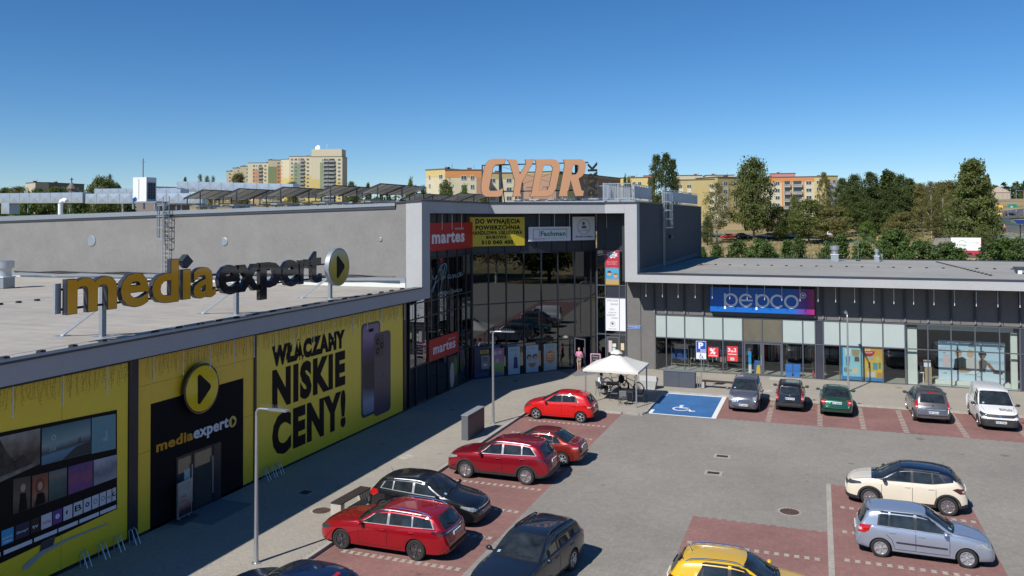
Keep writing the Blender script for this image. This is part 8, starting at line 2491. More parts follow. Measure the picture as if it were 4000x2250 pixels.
flat_block(2645, 2744, 410, 412, 692, 'far cream block right of the poplars', CRM, 4, [], 11)
flat_block(2759, 2870, 410, 412, 693, 'far pale block above the yellow block', (.52, .52, .42), 4, [], 11)
flat_block(2648, 2806, 302, 298, 709, 'mustard yellow block right of the poplars', YGR, 5, [(.06, 1.7), (.29, 1.7), (.84, 1.6)], 12, bands=[(.03, .14, 2.6, 4.4, CRM), (.24, .34, 2.6, 4.4, CRM), (.8, .95, 2.6, 20, CRM)])
flat_block(2804, 2972, 297, 310, 703, 'mustard block half hidden behind the tall tree', YGR, 5, [(.17, 1.8), (.4, 1.6), (.7, 1.6)], 12, bands=[(0, .1, 2.6, 20, CRM), (.12, .24, 2.6, 20, CRM), (.3, .6, 2.6, 20, YEL)])
flat_block(2968, 3182, 333, 333, 705, 'orange topped cream block with four balcony rows', CRM, 5, [(.18, 1.7), (.33, 1.7), (.90, 2.0)], 12, bands=[(0, 1, 0, 1.9, ORG), (.41, .44, 1.9, 20, ORG), (.57, .60, 1.9, 20, ORG), (.79, .82, 1.9, 20, ORG)], balc=[(.45, .57), (.61, .78)])
flat_block(3008, 3108, 440, 440, 691, 'far pink block above the orange topped block', PNK, 4, [], 11)
flat_block(3178, 3228, 372, 372, 706, 'yellow sliver of a block right of the orange topped block', YEL, 5, [(.4, 1.6)], 12)
flat_block(3222, 3274, 376, 380, 704, 'yellow topped grey block among the trees at the right', (.42, .40, .36), 5, [(.70, 1.7)], 12, bands=[(0, 1, 0, 1.8, YEL)], balc=[(.02, .42)])
x, y, z = WP(548, 300)
t = thing('church', (x, y, z), 'church roof with a tall white cross behind the air conditioning unit', 'church', None, R(-20))
zt = ZT(735, 300) - z
MB().prism([(-10, 0), (10, 0), (10, zt - 6), (0, zt), (-10, zt - 6)], (0, 12, 0), (1, 0, 0), (0, 0, 1), 12).build('wall', mat('church_wall', (.16, .14, .13), .8), t, local=True)
b = MB(); b.frame_box((-10.5, -.4, zt - 6.2), (10.6, 0, 6.3), (0, 13, 0), (-.2, 0, .3)); b.frame_box((10.5, -.4, zt - 6.2), (-10.6, 0, 6.3), (0, 13, 0), (.2, 0, .3)); b.build('roof', mat('church_roof', (.10, .10, .11), .6), t, local=True)
zc = ZT(634, 300) - z
b = MB(); b.bar((1.8, 0, zt - 4), (1.8, 0, zc), .26, .26); b.bar((.3, 0, zc - 1.2), (3.3, 0, zc - 1.2), .16, .16); b.build('cross', M_galv2, t, local=True)
b = MB(); b.bar((0, -1, zt + .5), (3.4, -1, zt - 2.6 + 3), .9, .3); b.build('sail_wall', M_dksteel, t, local=True)
x, y, z = WP(279, 380)
t = thing('church_steeple', (x, y, z), 'small church steeple with cross at the far left', 'steeple')
zc = ZT(705, 380) - z
MB().lathe([(3.5, 0), (3.2, zc - 7), (1.6, zc - 5.5), (2.0, zc - 4.5), (.3, zc - 2)], n=8).build('tower', mat('church_wall', (.16, .14, .13), .8), t, local=True)
b = MB(); b.bar((0, 0, zc - 2.4), (0, 0, zc), .3, .3); b.bar((-.9, 0, zc - .7), (.9, 0, zc - .7), .25, .25); b.build('cross', M_dksteel, t, local=True)
# ------------------------------------------------------------------ trees
def leaf_mat(name, col, var=.32):
 m = bpy.data.materials.new(name)
 m.use_nodes = True
 nt = m.node_tree
 for n in list(nt.nodes): nt.nodes.remove(n)
 out = nt.nodes.new('ShaderNodeOutputMaterial')
 g = nt.nodes.new('ShaderNodeNewGeometry'); oi = nt.nodes.new('ShaderNodeObjectInfo')
 n = nt.nodes.new('ShaderNodeTexNoise'); n.inputs['Scale'].default_value = .9; n.inputs['Detail'].default_value = 5
 nt.links.new(g.outputs['Position'], n.inputs['Vector'])
 mr = nt.nodes.new('ShaderNodeMapRange'); mr.inputs['From Min'].default_value = .3; mr.inputs['From Max'].default_value = .7
 mr.inputs['To Min'].default_value = 1 - var; mr.inputs['To Max'].default_value = 1 + var
 nt.links.new(n.outputs['Fac'], mr.inputs['Value'])
 m2 = nt.nodes.new('ShaderNodeMapRange'); m2.inputs['To Min'].default_value = .8; m2.inputs['To Max'].default_value = 1.2
 nt.links.new(oi.outputs['Random'], m2.inputs['Value'])
 mu = nt.nodes.new('ShaderNodeMath'); mu.operation = 'MULTIPLY'
 nt.links.new(mr.outputs[0], mu.inputs[0]); nt.links.new(m2.outputs[0], mu.inputs[1])
 sc = nt.nodes.new('ShaderNodeVectorMath'); sc.operation = 'SCALE'; sc.inputs[0].default_value = col
 nt.links.new(mu.outputs[0], sc.inputs['Scale'])
 d = nt.nodes.new('ShaderNodeBsdfPrincipled'); d.inputs['Roughness'].default_value = .55; d.inputs['Specular IOR Level'].default_value = .3
 nt.links.new(sc.outputs[0], d.inputs['Base Color'])
 tr = nt.nodes.new('ShaderNodeBsdfTranslucent')
 s2 = nt.nodes.new('ShaderNodeVectorMath'); s2.operation = 'MULTIPLY'; s2.inputs[1].default_value = (1.25, 1.35, .6)
 nt.links.new(sc.outputs[0], s2.inputs[0]); nt.links.new(s2.outputs[0], tr.inputs[0])
 mx = nt.nodes.new('ShaderNodeMixShader'); mx.inputs[0].default_value = .34
 nt.links.new(d.outputs[0], mx.inputs[1]); nt.links.new(tr.outputs[0], mx.inputs[2]); nt.links.new(mx.outputs[0], out.inputs[0])
 return m
L_dark = leaf_mat('leaf_dark', (.078, .105, .030))
L_mid = leaf_mat('leaf_mid', (.115, .140, .042))
L_olive = leaf_mat('leaf_olive', (.165, .155, .055))
L_bright = leaf_mat('leaf_bright', (.105, .165, .035))
L_shrub = leaf_mat('leaf_shrub', (.095, .150, .042), .35)
L_yell = leaf_mat('leaf_yellow', (.16, .15, .03))
L_brown = leaf_mat('leaf_autumn', (.13, .095, .032))
M_bark = mat('bark', (.085, .065, .048), .9, var=.3, vscale=3)
M_birch = mat('birch_bark', (.50, .47, .42), .8, var=.5, vscale=2.5)
def crown_np(seed, H, Rr, z0, prof, ncl, per, leaf, spread=.20, shell=.55):
 rg = np.random.default_rng(seed)
 t = rg.random(ncl) ** .9
 pr = np.interp(t, [p[0] for p in prof], [p[1] for p in prof])
 rad = pr * Rr * (shell + (1 - shell) * np.sqrt(rg.random(ncl))) * np.where(rg.random(ncl) < .25, rg.random(ncl), 1)
 lob = 1 + .22 * np.sin(3 * rg.random() * 6 + 3 * rg.random(ncl) * 6.28)
 a = rg.random(ncl) * 2 * math.pi
 C = np.stack([rad * lob * np.cos(a), rad * lob * np.sin(a), H * (z0 + (1 - z0) * t)], 1)
 cs = Rr * spread * (.6 + .8 * rg.random(ncl))
 P = np.repeat(C, per, 0) + np.clip(rg.normal(0, 1, (ncl * per, 3)), -1.7, 1.7) * np.repeat(cs, per)[:, None] * [1, 1, .7] * .62
 N = len(P)
 out = P - np.array([0, 0, H * (z0 + (1 - z0) * .45)])
 out /= np.linalg.norm(out, axis=1)[:, None] + 1e-6
 nrm = out * .7 + rg.normal(0, .75, (N, 3)) + [0, 0, .35]
 nrm /= np.linalg.norm(nrm, axis=1)[:, None]
 tmp = rg.normal(0, 1, (N, 3))
 u = np.cross(nrm, tmp); u /= np.linalg.norm(u, axis=1)[:, None] + 1e-6
 v = np.cross(nrm, u)
 s = leaf * (.55 + .9 * rg.random(N))[:, None]
 V = np.stack([P - u * s * .5, P - v * s * .32 + nrm * s * .08, P + u * s * .5, P + v * s * .32 + nrm * s * .08], 1).reshape(-1, 3)
 return V, C
def tree_meshes(name, seed, H, Rr, z0, prof, ncl, per, leaf, lm, bark, tr=.22, **k):
 V, C = crown_np(seed, H, Rr, z0, prof, ncl, per, leaf, **k)
 n = len(V) // 4
 cm = np_mesh('crown', V, np.arange(len(V)), np.full(n, 4), lm)
 rg = random.Random(seed)
 b = MB()
 w = [(0, 0, -.5), (rg.uniform(-.1, .1), rg.uniform(-.1, .1), H * .25), (rg.uniform(-.25, .25), rg.uniform(-.2, .2), H * .55), (rg.uniform(-.2, .2), 0, H * .9)]
 b.tube(w, [tr, tr * .8, tr * .5, tr * .12], 7)
 for c_ in rg.sample(list(map(tuple, C)), min(11, len(C))):
  zb = min(max(c_[2] - .18 * H, H * z0 * .8), H * .8)
  f = zb / H
  b.tube([(w[1][0] * f, w[1][1] * f, zb), ((c_[0]) * .5, c_[1] * .5, (zb + c_[2]) / 2 + .1), c_], [tr * .38, tr * .22, tr * .08], 5)
 return b.mesh('trunk', bark, smooth=60), cm, H, Rr
OV = [(0, .45), (.2, .85), (.45, 1), (.7, .8), (.9, .45), (1, .12)]
DOME = [(0, .75), (.25, 1), (.55, .95), (.8, .65), (1, .2)]
CON = [(0, 1), (.3, .75), (.6, .45), (.85, .2), (1, .03)]
POP = [(0, .6), (.3, 1), (.7, .95), (.9, .6), (1, .25)]
IRR = [(0, .5), (.2, 1), (.4, .8), (.55, .95), (.75, .6), (.9, .5), (1, .2)]
T = {}
for i in range(2):
 T['broad%d' % i] = tree_meshes('broad', 10 + i, 16, 6.0, .16, IRR if i else OV, 190, 70, .46, L_mid, M_bark, .28, spread=.19)
 T['dark%d' % i] = tree_meshes('dark', 20 + i, 18, 6.5, .12, DOME if i else IRR, 190, 70, .52, L_dark, M_bark, .3, spread=.20)
 T['olive%d' % i] = tree_meshes('olive', 30 + i, 14, 5.0, .16, IRR, 160, 60, .38, L_olive, M_bark, .22, spread=.19)
 T['birch%d' % i] = tree_meshes('birch', 40 + i, 15, 3.6, .22, OV, 120, 50, .30, L_olive, M_birch, .24, spread=.24)
 T['shrub%d' % i] = tree_meshes('shrub', 50 + i, 8, 2.1, .05, [(0, .6), (.4, 1), (.75, .95), (.9, .7), (1, .3)] if i else IRR, 140, 56, .27, L_shrub, M_bark, .12, spread=.22)
T['shrub2'] = tree_meshes('shrub', 58, 8, 1.9, .05, CON, 120, 56, .27, L_shrub, M_bark, .12, spread=.24)
T['poplar'] = tree_meshes('poplar', 60, 22, 2.3, .04, POP, 200, 60, .33, L_dark, M_bark, .25, spread=.3)
T['bright'] = tree_meshes('bright', 61, 8, 3.4, .1, DOME, 130, 50, .34, L_bright, M_bark, .16, spread=.22)
T['conical'] = tree_meshes('conical', 66, 16, 5.6, .08, [(0, .7), (.15, 1), (.4, .92), (.65, .6), (.85, .4), (1, .2)], 200, 70, .44, L_mid, M_bark, .3, spread=.17)
T['conifer'] = tree_meshes('conifer', 62, 18, 3.8, .06, CON, 130, 34, .6, L_dark, M_bark, .25, spread=.2)
T['willow'] = tree_meshes('willow', 63, 16, 4.4, .1, OV, 170, 60, .34, L_olive, M_bark, .25, spread=.16)
T['yellow'] = tree_meshes('yellow', 64, 8, 3, .1, OV, 90, 36, .42, L_yell, M_bark, .14, spread=.22)
T['autumn'] = tree_meshes('autumn', 65, 9, 3.2, .1, DOME, 90, 36, .45, L_brown, M_bark, .15, spread=.22)
TR_N = 0
def tree(kind, sx, D, width, ytop, label, group, name='tree', cat='tree', base=None):
 global TR_N
 TR_N += 1
 trm, crm, H, Rr = T[kind]
 x, y, z = WP(sx, D)
 if base is not None: z = base
 h = max(ZT(ytop, D) - z, 1.5)
 w_ = width / 3200 * D / math.cos(math.atan2(sx - 2000, 3200))
 t = thing(name, (x, y, z), label, cat, group, random.uniform(0, 6.28))
 sxy = w_ / (2 * Rr * 1.12)
 for nm, me in (('trunk', trm), ('crown', crm)):
  o = link_mesh(nm, me, t)
  o.scale = (sxy, sxy, h / H * .97) if nm == 'crown' else (max(sxy, .6), max(sxy, .6), h / H * .97)
 return t
G1 = 'trees on the field behind the right roof'
tree('poplar', 2566, 130, 62, 604, 'left stem of the poplar clump behind the corner block', G1)
tree('poplar', 2602, 128, 66, 599, 'tallest middle stem of the poplar clump behind the corner block', G1)
tree('poplar', 2630, 131, 52, 622, 'right stem of the poplar clump behind the corner block', G1)
tree('dark0', 2636, 128, 42, 688, 'low round tree at the right foot of the poplar clump', G1)
tree('conifer', 2442, 140, 40, 668, 'small pointed tree behind the roof railing', G1)
tree('dark1', 2458, 138, 46, 705, 'dark round tree behind the roof railing beside the pointed one', G1)
tree('birch0', 2798, 233, 120, 719, 'grey green birch with a white trunk left of the tallest field tree', G1)
tree('dark1', 2762, 228, 46, 850, 'dark bush tree at the left foot of the birch', G1)
tree('broad1', 2943, 238, 172, 630, 'tallest field tree with full olive green crown', G1)
tree('dark0', 3044, 240, 84, 812, 'low dark tree right of the tallest field tree', G1)
tree('dark1', 3085, 250, 80, 835, 'dark bush tree between tallest field tree and round tree', G1)
tree('broad0', 3158, 233, 150, 788, 'round dense tree on several stems left of the yellow topped block', G1)
tree('olive0', 3253, 230, 150, 818, 'wide olive tree with forked trunk in the dry field', G1)
tree('willow', 3220, 255, 66, 688, 'drooping olive tree before the yellow topped block', G1)
tree('autumn', 3212, 240, 40, 808, 'brownish small tree left of the wide olive tree', G1)
tree('broad0', 3102, 248, 52, 770, 'tree in front of the orange topped block', G1)
G2 = 'dark wood right of the yellow topped block'
for i, (sx, D, w_, yt, k) in enumerate(((3290, 320, 70, 712, 'dark0'), (3340, 310, 88, 702, 'dark1'), (3402, 305, 84, 692, 'dark0'), (3462, 300, 92, 676, 'conifer'), (3478, 304, 86, 694, 'dark0'), (3516, 300, 92, 707, 'dark1'), (3552, 300, 76, 718, 'dark0'), (3330, 280, 110, 752, 'dark1'), (3410, 275, 120, 745, 'dark0'), (3490, 270, 120, 752, 'dark1'), (3560, 275, 100, 742, 'dark0'), (3360, 255, 110, 800, 'dark0'), (3450, 250, 110, 800, 'dark1'), (3590, 290, 90, 738, 'olive1'))):
 tree(k, sx, D, w_, yt, '%s tree from the left in the dark wood right of the yellow topped block' % ORD[i] if i < 7 else ['dark tree low at the left of the dark wood', 'dark tree low in the middle of the dark wood', 'dark tree low at the right of the dark wood', 'last dark tree beside the birches', 'shaded tree under the left of the dark wood', 'shaded tree under the right of the dark wood', 'olive tree between dark wood and birches'][i - 7], G2)
tree('bright', 3388, 215, 66, 872, 'bright green bush tree before the dark wood', G1)
tree('olive1', 3522, 169, 128, 838, 'broad olive tree with dark trunk before the birches', G1)
tree('broad1', 3474, 172, 74, 896, 'smaller green tree left of the broad olive tree', G1)
G3 = 'birches left of the tall right hand tree'
for i, (sx, D, w_, yt, k) in enumerate(((3600, 214, 74, 742, 'olive0'), (3637, 198, 64, 728, 'birch0'), (3662, 225, 80, 737, 'olive1'), (3684, 204, 66, 740, 'birch1'), (3712, 200, 62, 762, 'birch0'), (3700, 240, 100, 731, 'olive0'), (3738, 210, 66, 775, 'birch1'), (3655, 185, 80, 850, 'olive1'), (3745, 190, 80, 860, 'olive0'))):
 tree(k, sx, D, w_, yt, '%s loose brownish birch from the left beside the tall right hand tree' % ORD[i], G3)
tree('conical', 3800, 169, 168, 658, 'tall full tree at the right between birches and road', G1)
tree('broad1', 3822, 172, 92, 760, 'right half of the tall tree pair beside the road', G1)
tree('broad0', 3838, 160, 64, 880, 'low green tree at the foot of the tall right hand tree', G1)
tree('conifer', 3861, 430, 34, 703, 'far dark spruce right of the tall right hand tree', G1)
G4 = 'young trees in a row behind the right roof'
for i, (sx, w_, yt, k) in enumerate(((2747, 22, 965, 'shrub0'), (2801, 44, 956, 'shrub0'), (2884, 84, 944, 'shrub1'), (2972, 84, 936, 'shrub1'), (3008, 44, 960, 'shrub0'), (3072, 50, 934, 'shrub2'), (3120, 56, 930, 'shrub0'), (3238, 60, 945, 'shrub1'), (3285, 62, 912, 'shrub2'), (3372, 76, 945, 'shrub1'), (3450, 60, 940, 'shrub0'), (3490, 90, 900, 'shrub1'), (3530, 50, 985, 'shrub0'), (3597, 82, 938, 'shrub1'), (3694, 90, 944, 'shrub1'), (3740, 60, 960, 'shrub0'), (3872, 80, 945, 'shrub1'), (3920, 90, 922, 'shrub2'), (3990, 64, 928, 'shrub1'))):
 tree(k, sx, 98 + (i % 3) * 2, max(w_ * 1.55, min(w_ * 2.1, 95)), yt, '%s young leafy tree from the left in the row behind the right roof' % ORD[i], G4, 'young_tree', 'young tree')
G5 = 'trees behind the left roof'
for i, (sx, D, w_, yt, k, lb) in enumerate((
 (20, 420, 60, 742, 'dark0', 'dark tree at the very left edge above the duct'), (70, 400, 90, 738, 'olive1', 'olive tree left of the far low block'), (150, 395, 90, 745, 'dark1', 'tree before the pale end of the far low block'),
 (220, 380, 130, 738, 'broad0', 'tree before the shaded far low block'), (395, 230, 136, 702, 'broad1', 'full green tree beside the lightning rod at the left'), (428, 260, 40, 690, 'birch1', 'thin tree top right of the full green tree'),
 (450, 240, 90, 722, 'dark0', 'dark tree right of the full green tree at the left'),
 (100, 118, 120, 772, 'bright', 'first green tree from the left under the pale duct'), (205, 120, 130, 772, 'broad0', 'second green tree from the left under the pale duct'), (305, 118, 120, 772, 'bright', 'third green tree from the left under the pale duct'), (400, 121, 120, 772, 'broad1', 'fourth green tree from the left under the pale duct'), (490, 119, 110, 772, 'dark0', 'fifth green tree from the left under the ducts'),
 (780, 330, 36, 684, 'birch0', 'small tree top above the upper duct, left one of three'), (808, 330, 30, 690, 'birch1', 'small tree top above the upper duct, middle one of three'), (832, 330, 32, 690, 'birch0', 'small tree top above the upper duct, right one of three'), (722, 330, 24, 697, 'dark0', 'low tree top above the upper duct near the white unit'),
 (932, 420, 84, 680, 'olive0', 'olive tree before the left steps of the far towers'), (1140, 420, 66, 710, 'olive1', 'olive tree before the tallest far towers'), (1372, 400, 56, 708, 'broad0', 'green tree right of the tallest far tower'), (1438, 420, 30, 715, 'dark1', 'small far tree between tower and yellow green tree'),
 (1602, 210, 44, 704, 'bright', 'green tree top left of the cream block'), (1612, 145, 66, 728, 'yellow', 'yellow green tree behind the last solar panels'), (1655, 150, 60, 742, 'bright', 'green tree right of the yellow green one'),
 (1742, 185, 96, 702, 'broad1', 'green tree before the cream and orange block'), (1812, 150, 60, 735, 'bright', 'light green tree left of the big letters'), (1888, 125, 92, 762, 'broad0', 'green tree low behind the first big letter'), (2310, 190, 40, 705, 'olive0', 'tree behind the vertical black letters'))):
 tree(k, sx, D, w_, yt, lb, G5)
b = np.random.default_rng(3)
Vs = []
for sx in np.arange(3560, 4300, 9):
 D = 820 + b.uniform(-60, 120)
 x, y, z = WP(sx, D)
 h = b.uniform(9, 17)
 V, _ = crown_np(int(sx), h, b.uniform(5, 8), .02, DOME, 14, 12, 2.2, spread=.3)
 Vs.append(V + [x, y, z - 1])
for sx in np.arange(-300, 3560, 22):
 D = 1150 + b.uniform(-100, 200)
 x, y, z = WP(sx, D)
 V, _ = crown_np(int(sx) + 5000, b.uniform(9, 15), b.uniform(7, 11), .02, DOME, 12, 10, 3.2, spread=.3)
 Vs.append(V + [x, y, z - 1])
Vs = np.concatenate(Vs)
o = link_mesh('far_wood', np_mesh('far_wood', Vs, np.arange(len(Vs)), np.full(len(Vs) // 4, 4), L_dark))
tag(o, 'dark green far wood along the skyline', 'wood', kind='stuff')
for i, (x, y) in enumerate(((58, 14), (63, 24), (59, 33), (65, 41), (60, 48), (66, 56), (72, 20), (75, 36), (78, 50), (70, 64), (64, 4))):
 trm, crm, H, Rr = T[('dark0', 'birch1', 'birch0')[i % 3]]
 t = thing('tree', (x, y, -.09), '%s street tree from the left mirrored in the entrance glass' % ORD[i], 'tree', 'trees across the street', i * 1.3)
 for nm, me in (('trunk', trm), ('crown', crm)):
  o = link_mesh(nm, me, t); o.scale = (1.15, 1.15, .95)
b = np.random.default_rng(8)
N = 5000
sx = b.uniform(2740, 4000, N); D = b.uniform(150, 262, N)
V = []
for s_, d_ in zip(sx, D):
 x, y, z = WP(s_, d_); a = b.uniform(0, 6.28); w_ = b.uniform(.15, .4); h_ = b.uniform(.12, .5)
 V += [(x - w_ * math.cos(a), y - w_ * math.sin(a), z - .1), (x + w_ * math.cos(a), y + w_ * math.sin(a), z - .1), (x + w_ * .7 * math.cos(a), y + w_ * .7 * math.sin(a) + .2, z + h_), (x - w_ * .8 * math.cos(a), y - w_ * .8 * math.sin(a) + .2, z + h_ * .8)]
o = link_mesh('tall_grass', np_mesh('tall_grass', V, np.arange(len(V)), np.full(N, 4), leaf_mat('dry_grass_blade', (.20, .17, .075), .3)))
tag(o, 'dry tufts of tall grass on the field', 'grass', kind='stuff')
# ------------------------------------------------------------------ roads, far vehicles, signs
M_asph = mat('asphalt', (.085, .085, .09), .9, var=.12, vscale=.4)
M_lot = mat('far_paving', (.24, .225, .21), .9, var=.08, vscale=.3)
def drape(name, pts, w_, m, lift):
 P = []
 for i in range(len(pts) - 1):
  a, c = Vector(pts[i]), Vector(pts[i + 1])
  n = max(2, int((c - a).length / 6))
  P += [a.lerp(c, k / n) for k in range(n)]
 P.append(Vector(pts[-1]))
 b = MB()
 q = []
 for i, p in enumerate(P):
  d = (P[min(i + 1, len(P) - 1)] - P[max(i - 1, 0)]).normalized()
  n = Vector((-d.y, d.x))
  q.append([(*(p + n * w_ * f), max(hgt(*(p + n * w_ * f)), hgt(*p)) + lift) for f in (.5, .25, 0, -.25, -.5)])
 for i in range(len(q) - 1):
  for j in range(4): b.face([q[i][j + 1], q[i + 1][j + 1], q[i + 1][j], q[i][j]])
 o = structure(name, b, m); return o
drape('road', [(48, 230), (50, 262), (54, 316), (64, 372), (80, 430), (90, 470), (118, 500), (170, 520)], 13, M_asph, .25)
drape('road', [(64, 372), (88, 400), (120, 420)], 10, M_asph, .30)
drape('road', [(-60, 262), (-28, 252), (0, 250), (30, 255), (48, 262)], 7, M_asph, .2)
drape('far_car_park', [(30, 150), (36, 190), (44, 236), (50, 285)], 26, M_lot, .2)
drape('far_car_park', [(58, 170), (66, 250)], 24, M_lot, .15)
drape('verge', [(80, 395), (96, 420), (130, 440)], 8, mat('verge_grass', (.10, .12, .035), .95, var=.2, vscale=.5), .5)
def fence(pts, h_, label, m):
 x, y = pts[0]
 t = thing('mesh_fence', (x, y, hgt(x, y)), label, 'fence')
 for i in range(len(pts) - 1):
  a, c = Vector(pts[i]), Vector(pts[i + 1])
  n = max(1, int((c - a).length / 2.5))
  b = MB(); pb = MB()
  for k in range(n):
   p, q = a.lerp(c, k / n), a.lerp(c, (k + 1) / n)
   zp, zq = hgt(*p) + .2, hgt(*q) + .2
   pb.bar((*p, zp), (*p, zp + h_), .07, .07)
   for f in (.1, .4, .7, 1.0): b.bar((*p, zp + h_ * f), (*q, zq + h_ * f), .04, .05)
   for j in range(1, 12):
    r_ = p.lerp(q, j / 12); b.bar((*r_, hgt(*r_) + .2), (*r_, hgt(*r_) + .2 + h_), .025, .025)
  pb.build('fence_posts', m, t); b.build('mesh_panel', m, t)
M_gf = mat('green_fence', (.02, .10, .07), .5)
fence([(53, 310), (57, 282), (53, 255), (47, 230)], 1.8, 'green mesh fence between far car park and road', M_gf)
fence([(27, 176), (32, 168), (40, 160)], 1.7, 'green mesh fence at the near side of the far car park', M_gf)
fence([(-30, 250), (-12, 246), (8, 243)], 1.6, 'green fence along the far street behind the field trees', M_gf)
fence([(3, 214), (12, 208), (20, 205)], 1.5, 'green fence before the dark wood', M_gf)
def slope_z(x, y, k=.25): return hgt(x, y) + k
SPECS['far_van'] = dict(SPECS['van'])
car('small', 'parked_car', 2, (-24.8, 244, slope_z(-24.8, 244)), 185, 'small red car parked on the far street behind the birch', P_red)
car('hatch', 'parked_car', 2, (-20.4, 246.5, slope_z(-20.4, 246.5)), 10, 'dark car parked on the far street right of the red one', P_black)
car('hatch', 'parked_car', 2, (-12.5, 247, slope_z(-12.5, 247)), 5, 'pale car on the far street behind the tallest field tree', P_silver)
car('saloon', 'parked_car', 2, (-6.5, 248, slope_z(-6.5, 248)), 5, 'white car on the far street right of the tallest field tree', P_white)
car('mpv', 'parked_car', 2, (4, 249, slope_z(4, 249)), 5, 'white car far behind the round dense tree', P_white)
car('hatch', 'police_car', 2, (31.6, 186, slope_z(31.6, 186)), -60, 'white and blue police car on the far car park', P_white, cat='police car')
t = bpy.data.objects['police_car']
MB().box(-.3, -.5, 1.52, -.05, .5, 1.64).build('light_bar', M_plateb, t, local=True)
MB().box(-.9, -.915, .62, 1.2, .915, .78).build('side_stripe', mat('police_blue', (.02, .10, .42), .4), t, local=True)
car('hatch', 'moving_car', 2, (81.5, 426, slope_z(81.5, 426, .35)), 20, 'black car on the far road left of the white van', P_black)
car('van', 'moving_van', 2, (88.5, 423, slope_z(88.5, 423, .35)), 20, 'far white van at the right edge on the road', P_white, cat='van', L=4.5)
car('van', 'ambulance', 2, (87.5, 489, slope_z(87.5, 489, .3)), 175, 'far yellow ambulance with dark side windows', P_yellow, cat='ambulance')
t = bpy.data.objects['ambulance']; MB().box(-1.6, -.96, .75, .6, .96, 1.0).build('side_stripe', M_redp, t, local=True)
t = thing('yellow_truck', (59.5, 330, slope_z(59.5, 330, .3)), 'small yellow truck on the far bend of the road', 'truck', None, R(-110))
MB().box(-2.6, -1.15, .9, 1.0, 1.15, 3.0).build('cargo_box', mat('truck_yellow', (.66, .42, .01), .5), t, local=True)
MB().prism([(1.1, .5), (2.9, .5), (2.9, 1.5), (2.4, 2.5), (1.1, 2.5)], (0, 1.05, 0), (1, 0, 0), (0, 0, 1), 2.1).build('cab', mat('truck_yellow', (.66, .42, .01), .5), t, local=True)
MB().prism([(2.93, 1.5), (2.95, 1.55), (2.47, 2.42), (2.44, 2.4)], (0, .95, 0), (1, 0, 0), (0, 0, 1), 1.9).build('windscreen', M_cglass, t, local=True)
MB().box(-2.7, -1, .45, 2.8, 1, .89).build('chassis', M_black, t, local=True)
for x in (-1.7, 2.0):
 for s_ in (-1, 1): MB().lathe([(.3, -.12), (.42, -.12), (.42, .12), (.3, .12), (0, .1)], (x, s_ * .95, .42), (0, s_, 0), 16).build('wheel', M_tyre, t, local=True)
t = thing('motorcycle', (43.7, 236, slope_z(43.7, 236)), 'motorcycle with a rider in orange on the far car park', 'motorcycle', None, R(-85))
for x in (-.68, .68):
 b = MB(); b.tube([(x + .3 * math.cos(a), 0, .32 + .3 * math.sin(a)) for a in np.linspace(0, 6.283, 17)], .07, 6, cap=False); b.build('wheel', M_tyre, t, local=True)
b = MB(); b.sphere((.1, 0, .72), (.42, .18, .22), 12, 8); b.bar((-.7, 0, .75), (-.1, 0, .72), .22, .16); b.bar((.68, 0, .35), (.45, 0, 1.0), .12, .08); b.bar((-.6, 0, .35), (.1, 0, .45), .25, .25); b.build('body', M_black, t, smooth=40, local=True)
b = MB(); b.tube([(.42, -.38, 1.02), (.48, 0, 1.04), (.42, .38, 1.02)], .025, 6); b.build('handlebar', M_dksteel, t, local=True)
rdr = thing('person', (43.7, 236, slope_z(43.7, 236) + .75), 'motorcycle rider in orange jacket and pale helmet', 'person', None, R(-85))
skin_mesh('body', [(-.15, 0, .02), (-.12, 0, .35), (-.02, 0, .62), (.0, 0, .74), (.02, .2, .58), (.2, .28, .40), (.42, .32, .30), (.02, -.2, .58), (.2, -.28, .40), (.42, -.32, .30), (.2, .18, .0), (.1, .2, -.40), (.2, -.18, .0), (.1, -.2, -.40)],
   [(0, 1), (1, 2), (2, 3), (2, 4), (4, 5), (5, 6), (2, 7), (7, 8), (8, 9), (0, 10), (10, 11), (0, 12), (12, 13)], [.17, .18, .17, .07, .09, .07, .05, .09, .07, .05, .10, .07, .10, .07], mat('orange_jacket', (.62, .14, .02), .7), rdr)
b = MB(); b.sphere((.03, 0, .90), (.15, .13, .15), 12, 8); b.build('helmet', M_wht, rdr, smooth=60, local=True)
b = MB(); b.sphere((.10, 0, .90), (.09, .11, .06), 10, 6); b.build('visor', M_black, rdr, smooth=60, local=True)
def solar_lamp(sx, D, ytop, label):
 x, y, z = WP(sx, D)
 h_ = ZT(ytop, D) - z
 t = thing('solar_lamp', (x, y, z), label, 'solar lamp', 'solar lamps on the far car park', R(20))
 MB().tube([(0, 0, 0), (0, 0, h_ - .4)], [.13, .09], 8).build('pole', M_dksteel, t, smooth=40, local=True)
 b = MB(); b.frame_box((-1.0, -.6, h_ - .75), (2.0, 0, 0), (0, 1.2, .8), (0, -.03, .05)); p = b.build('panel_frame', M_galv, t, local=True)
 b = MB(); b.frame_box((-.95, -.6, h_ - .68), (1.9, 0, 0), (0, 1.12, .75), (0, -.012, .02)); b.build('solar_module', mat('pv_blue', (.02, .04, .14), .1, spec=.8), t, local=True)
solar_lamp(3894, 187, 853, 'left solar lamp with tilted blue panel at the right'); solar_lamp(3984, 178, 866, 'right solar lamp with tilted blue panel at the right edge')
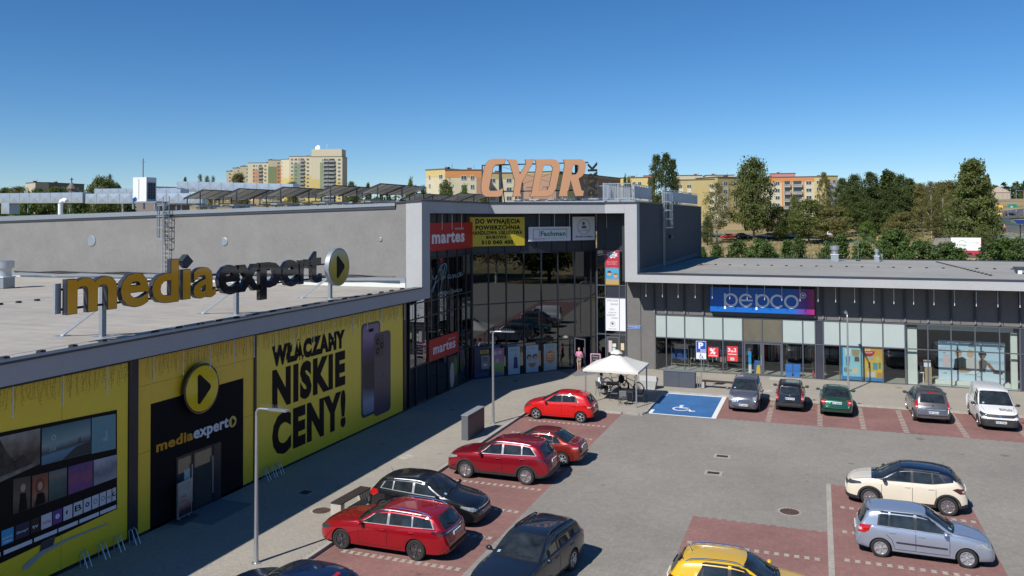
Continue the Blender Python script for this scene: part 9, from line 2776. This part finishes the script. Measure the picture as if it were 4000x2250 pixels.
def far_lamp(sx, D, ytop, arm, label):
 x, y, z = WP(sx, D)
 h_ = ZT(ytop, D) - z
 t = thing('street_lamp', (x, y, z), label, 'street lamp', 'lamps along the far road')
 MB().tube([(0, 0, 0), (0, 0, h_)], [.13, .07], 7).build('pole', M_galv, t, smooth=40, local=True)
 b = MB(); b.bar((0, 0, h_), (arm, 0, h_ + .15), .09, .09); b.bar((arm, 0, h_ + .15), (arm * 1.3, 0, h_ + .15), .35, .14); b.build('arm', M_galv, t, local=True)
for i, (sx, D, yt, arm) in enumerate(((3918, 470, 752, .6), (3937, 418, 762, -2.2), (3948, 440, 763, -2.2), (3970, 480, 752, -2.2), (3999, 430, 768, -2.2))): far_lamp(sx, D, yt, arm, '%s grey street lamp from the left along the far road' % ORD[i])
x, y, z = WP(3953, 470)
t = thing('road_sign', (x, y, z), 'green direction sign over the far road', 'road sign')
for dx in (-1.7, 1.7): MB().tube([(dx, .1, -.5), (dx, .1, 4.6)], .09, 6).build('post', M_galv, t, local=True)
MB().box(-2.1, 0, 2.9, 2.1, .09, 4.6).build('plate', mat('sign_green', (.01, .20, .12), .5), t, local=True)
MB().box(-.7, -.02, 3.1, .3, -.002, 3.5).build('white_field', M_wht, t, local=True)
x, y, z = WP(3902, 690)
t = thing('house', (x, y, z), 'far house with pale gable roof before the far wood', 'house', None, R(-12))
MB().box(-7, 0, 0, 7, 9, 5).build('wall', mat('far_house_wall', (.35, .30, .24), .8), t, local=True)
MB().prism([(-7.6, 5), (7.6, 5), (0, 9.5)], (0, 9.4, 0), (1, 0, 0), (0, 0, 1), 9.8).build('roof', mat('far_house_roof', (.42, .33, .27), .8), t, local=True)
x, y, z = WP(3770, 154)
t = thing('trailer', (x, y, z), 'white advertising trailer with red skirt in the field behind the roof', 'trailer', None, R(-14))
MB().box(-2.15, 0, .6, 2.15, 2.2, 3.1).build('body', M_wht, t, local=True)
MB().box(-2.2, -.03, .3, 2.2, 2.25, 1.05).build('skirt', mat('trailer_red', (.40, .03, .05), .5), t, local=True)
MB().box(2.152, -.02, 1.06, 2.2, 2.2, 3.1).build('end_panel', mat('trailer_red', (.40, .03, .05), .5), t, local=True)
b = MB(); lettering(b, 'WYNAJEM', (0, 0, 0), (1, 0, 0), MV, .55, 1.9, 2.2, 2.36, .02, 0, 1, 0, .004); b.build('letters', M_ink, t, local=True)
b = MB(); lettering(b, 'TONA', (0, 0, 0), (1, 0, 0), MV, -1.0, .1, 1.7, 2.05, .03, .2, 1, 0, .004); b.build('letters', M_gr, t, local=True)
b = MB(); ring_band(b, -.5, 2.0, .62, .70, (0, -.002, 0), (1, 0, 0), MV, 20, 150, 16, .004); b.build('arc_mark', M_gr, t, local=True)
for s_ in (-1, 1): MB().lathe([(.35, -.1), (.35, .1), (0, .1)], (s_ * .6, -.0, .35), (0, -1, 0), 14).build('wheel', M_tyre, t, local=True)
x, y, z = WP(3425, 205)
t = thing('marker_post', (x, y, z), 'orange marker post before the dark wood', 'post'); MB().box(-.12, -.12, 0, .12, .12, 2.2).build('post', mat('orange_post', (.5, .22, .03), .6), t, local=True)
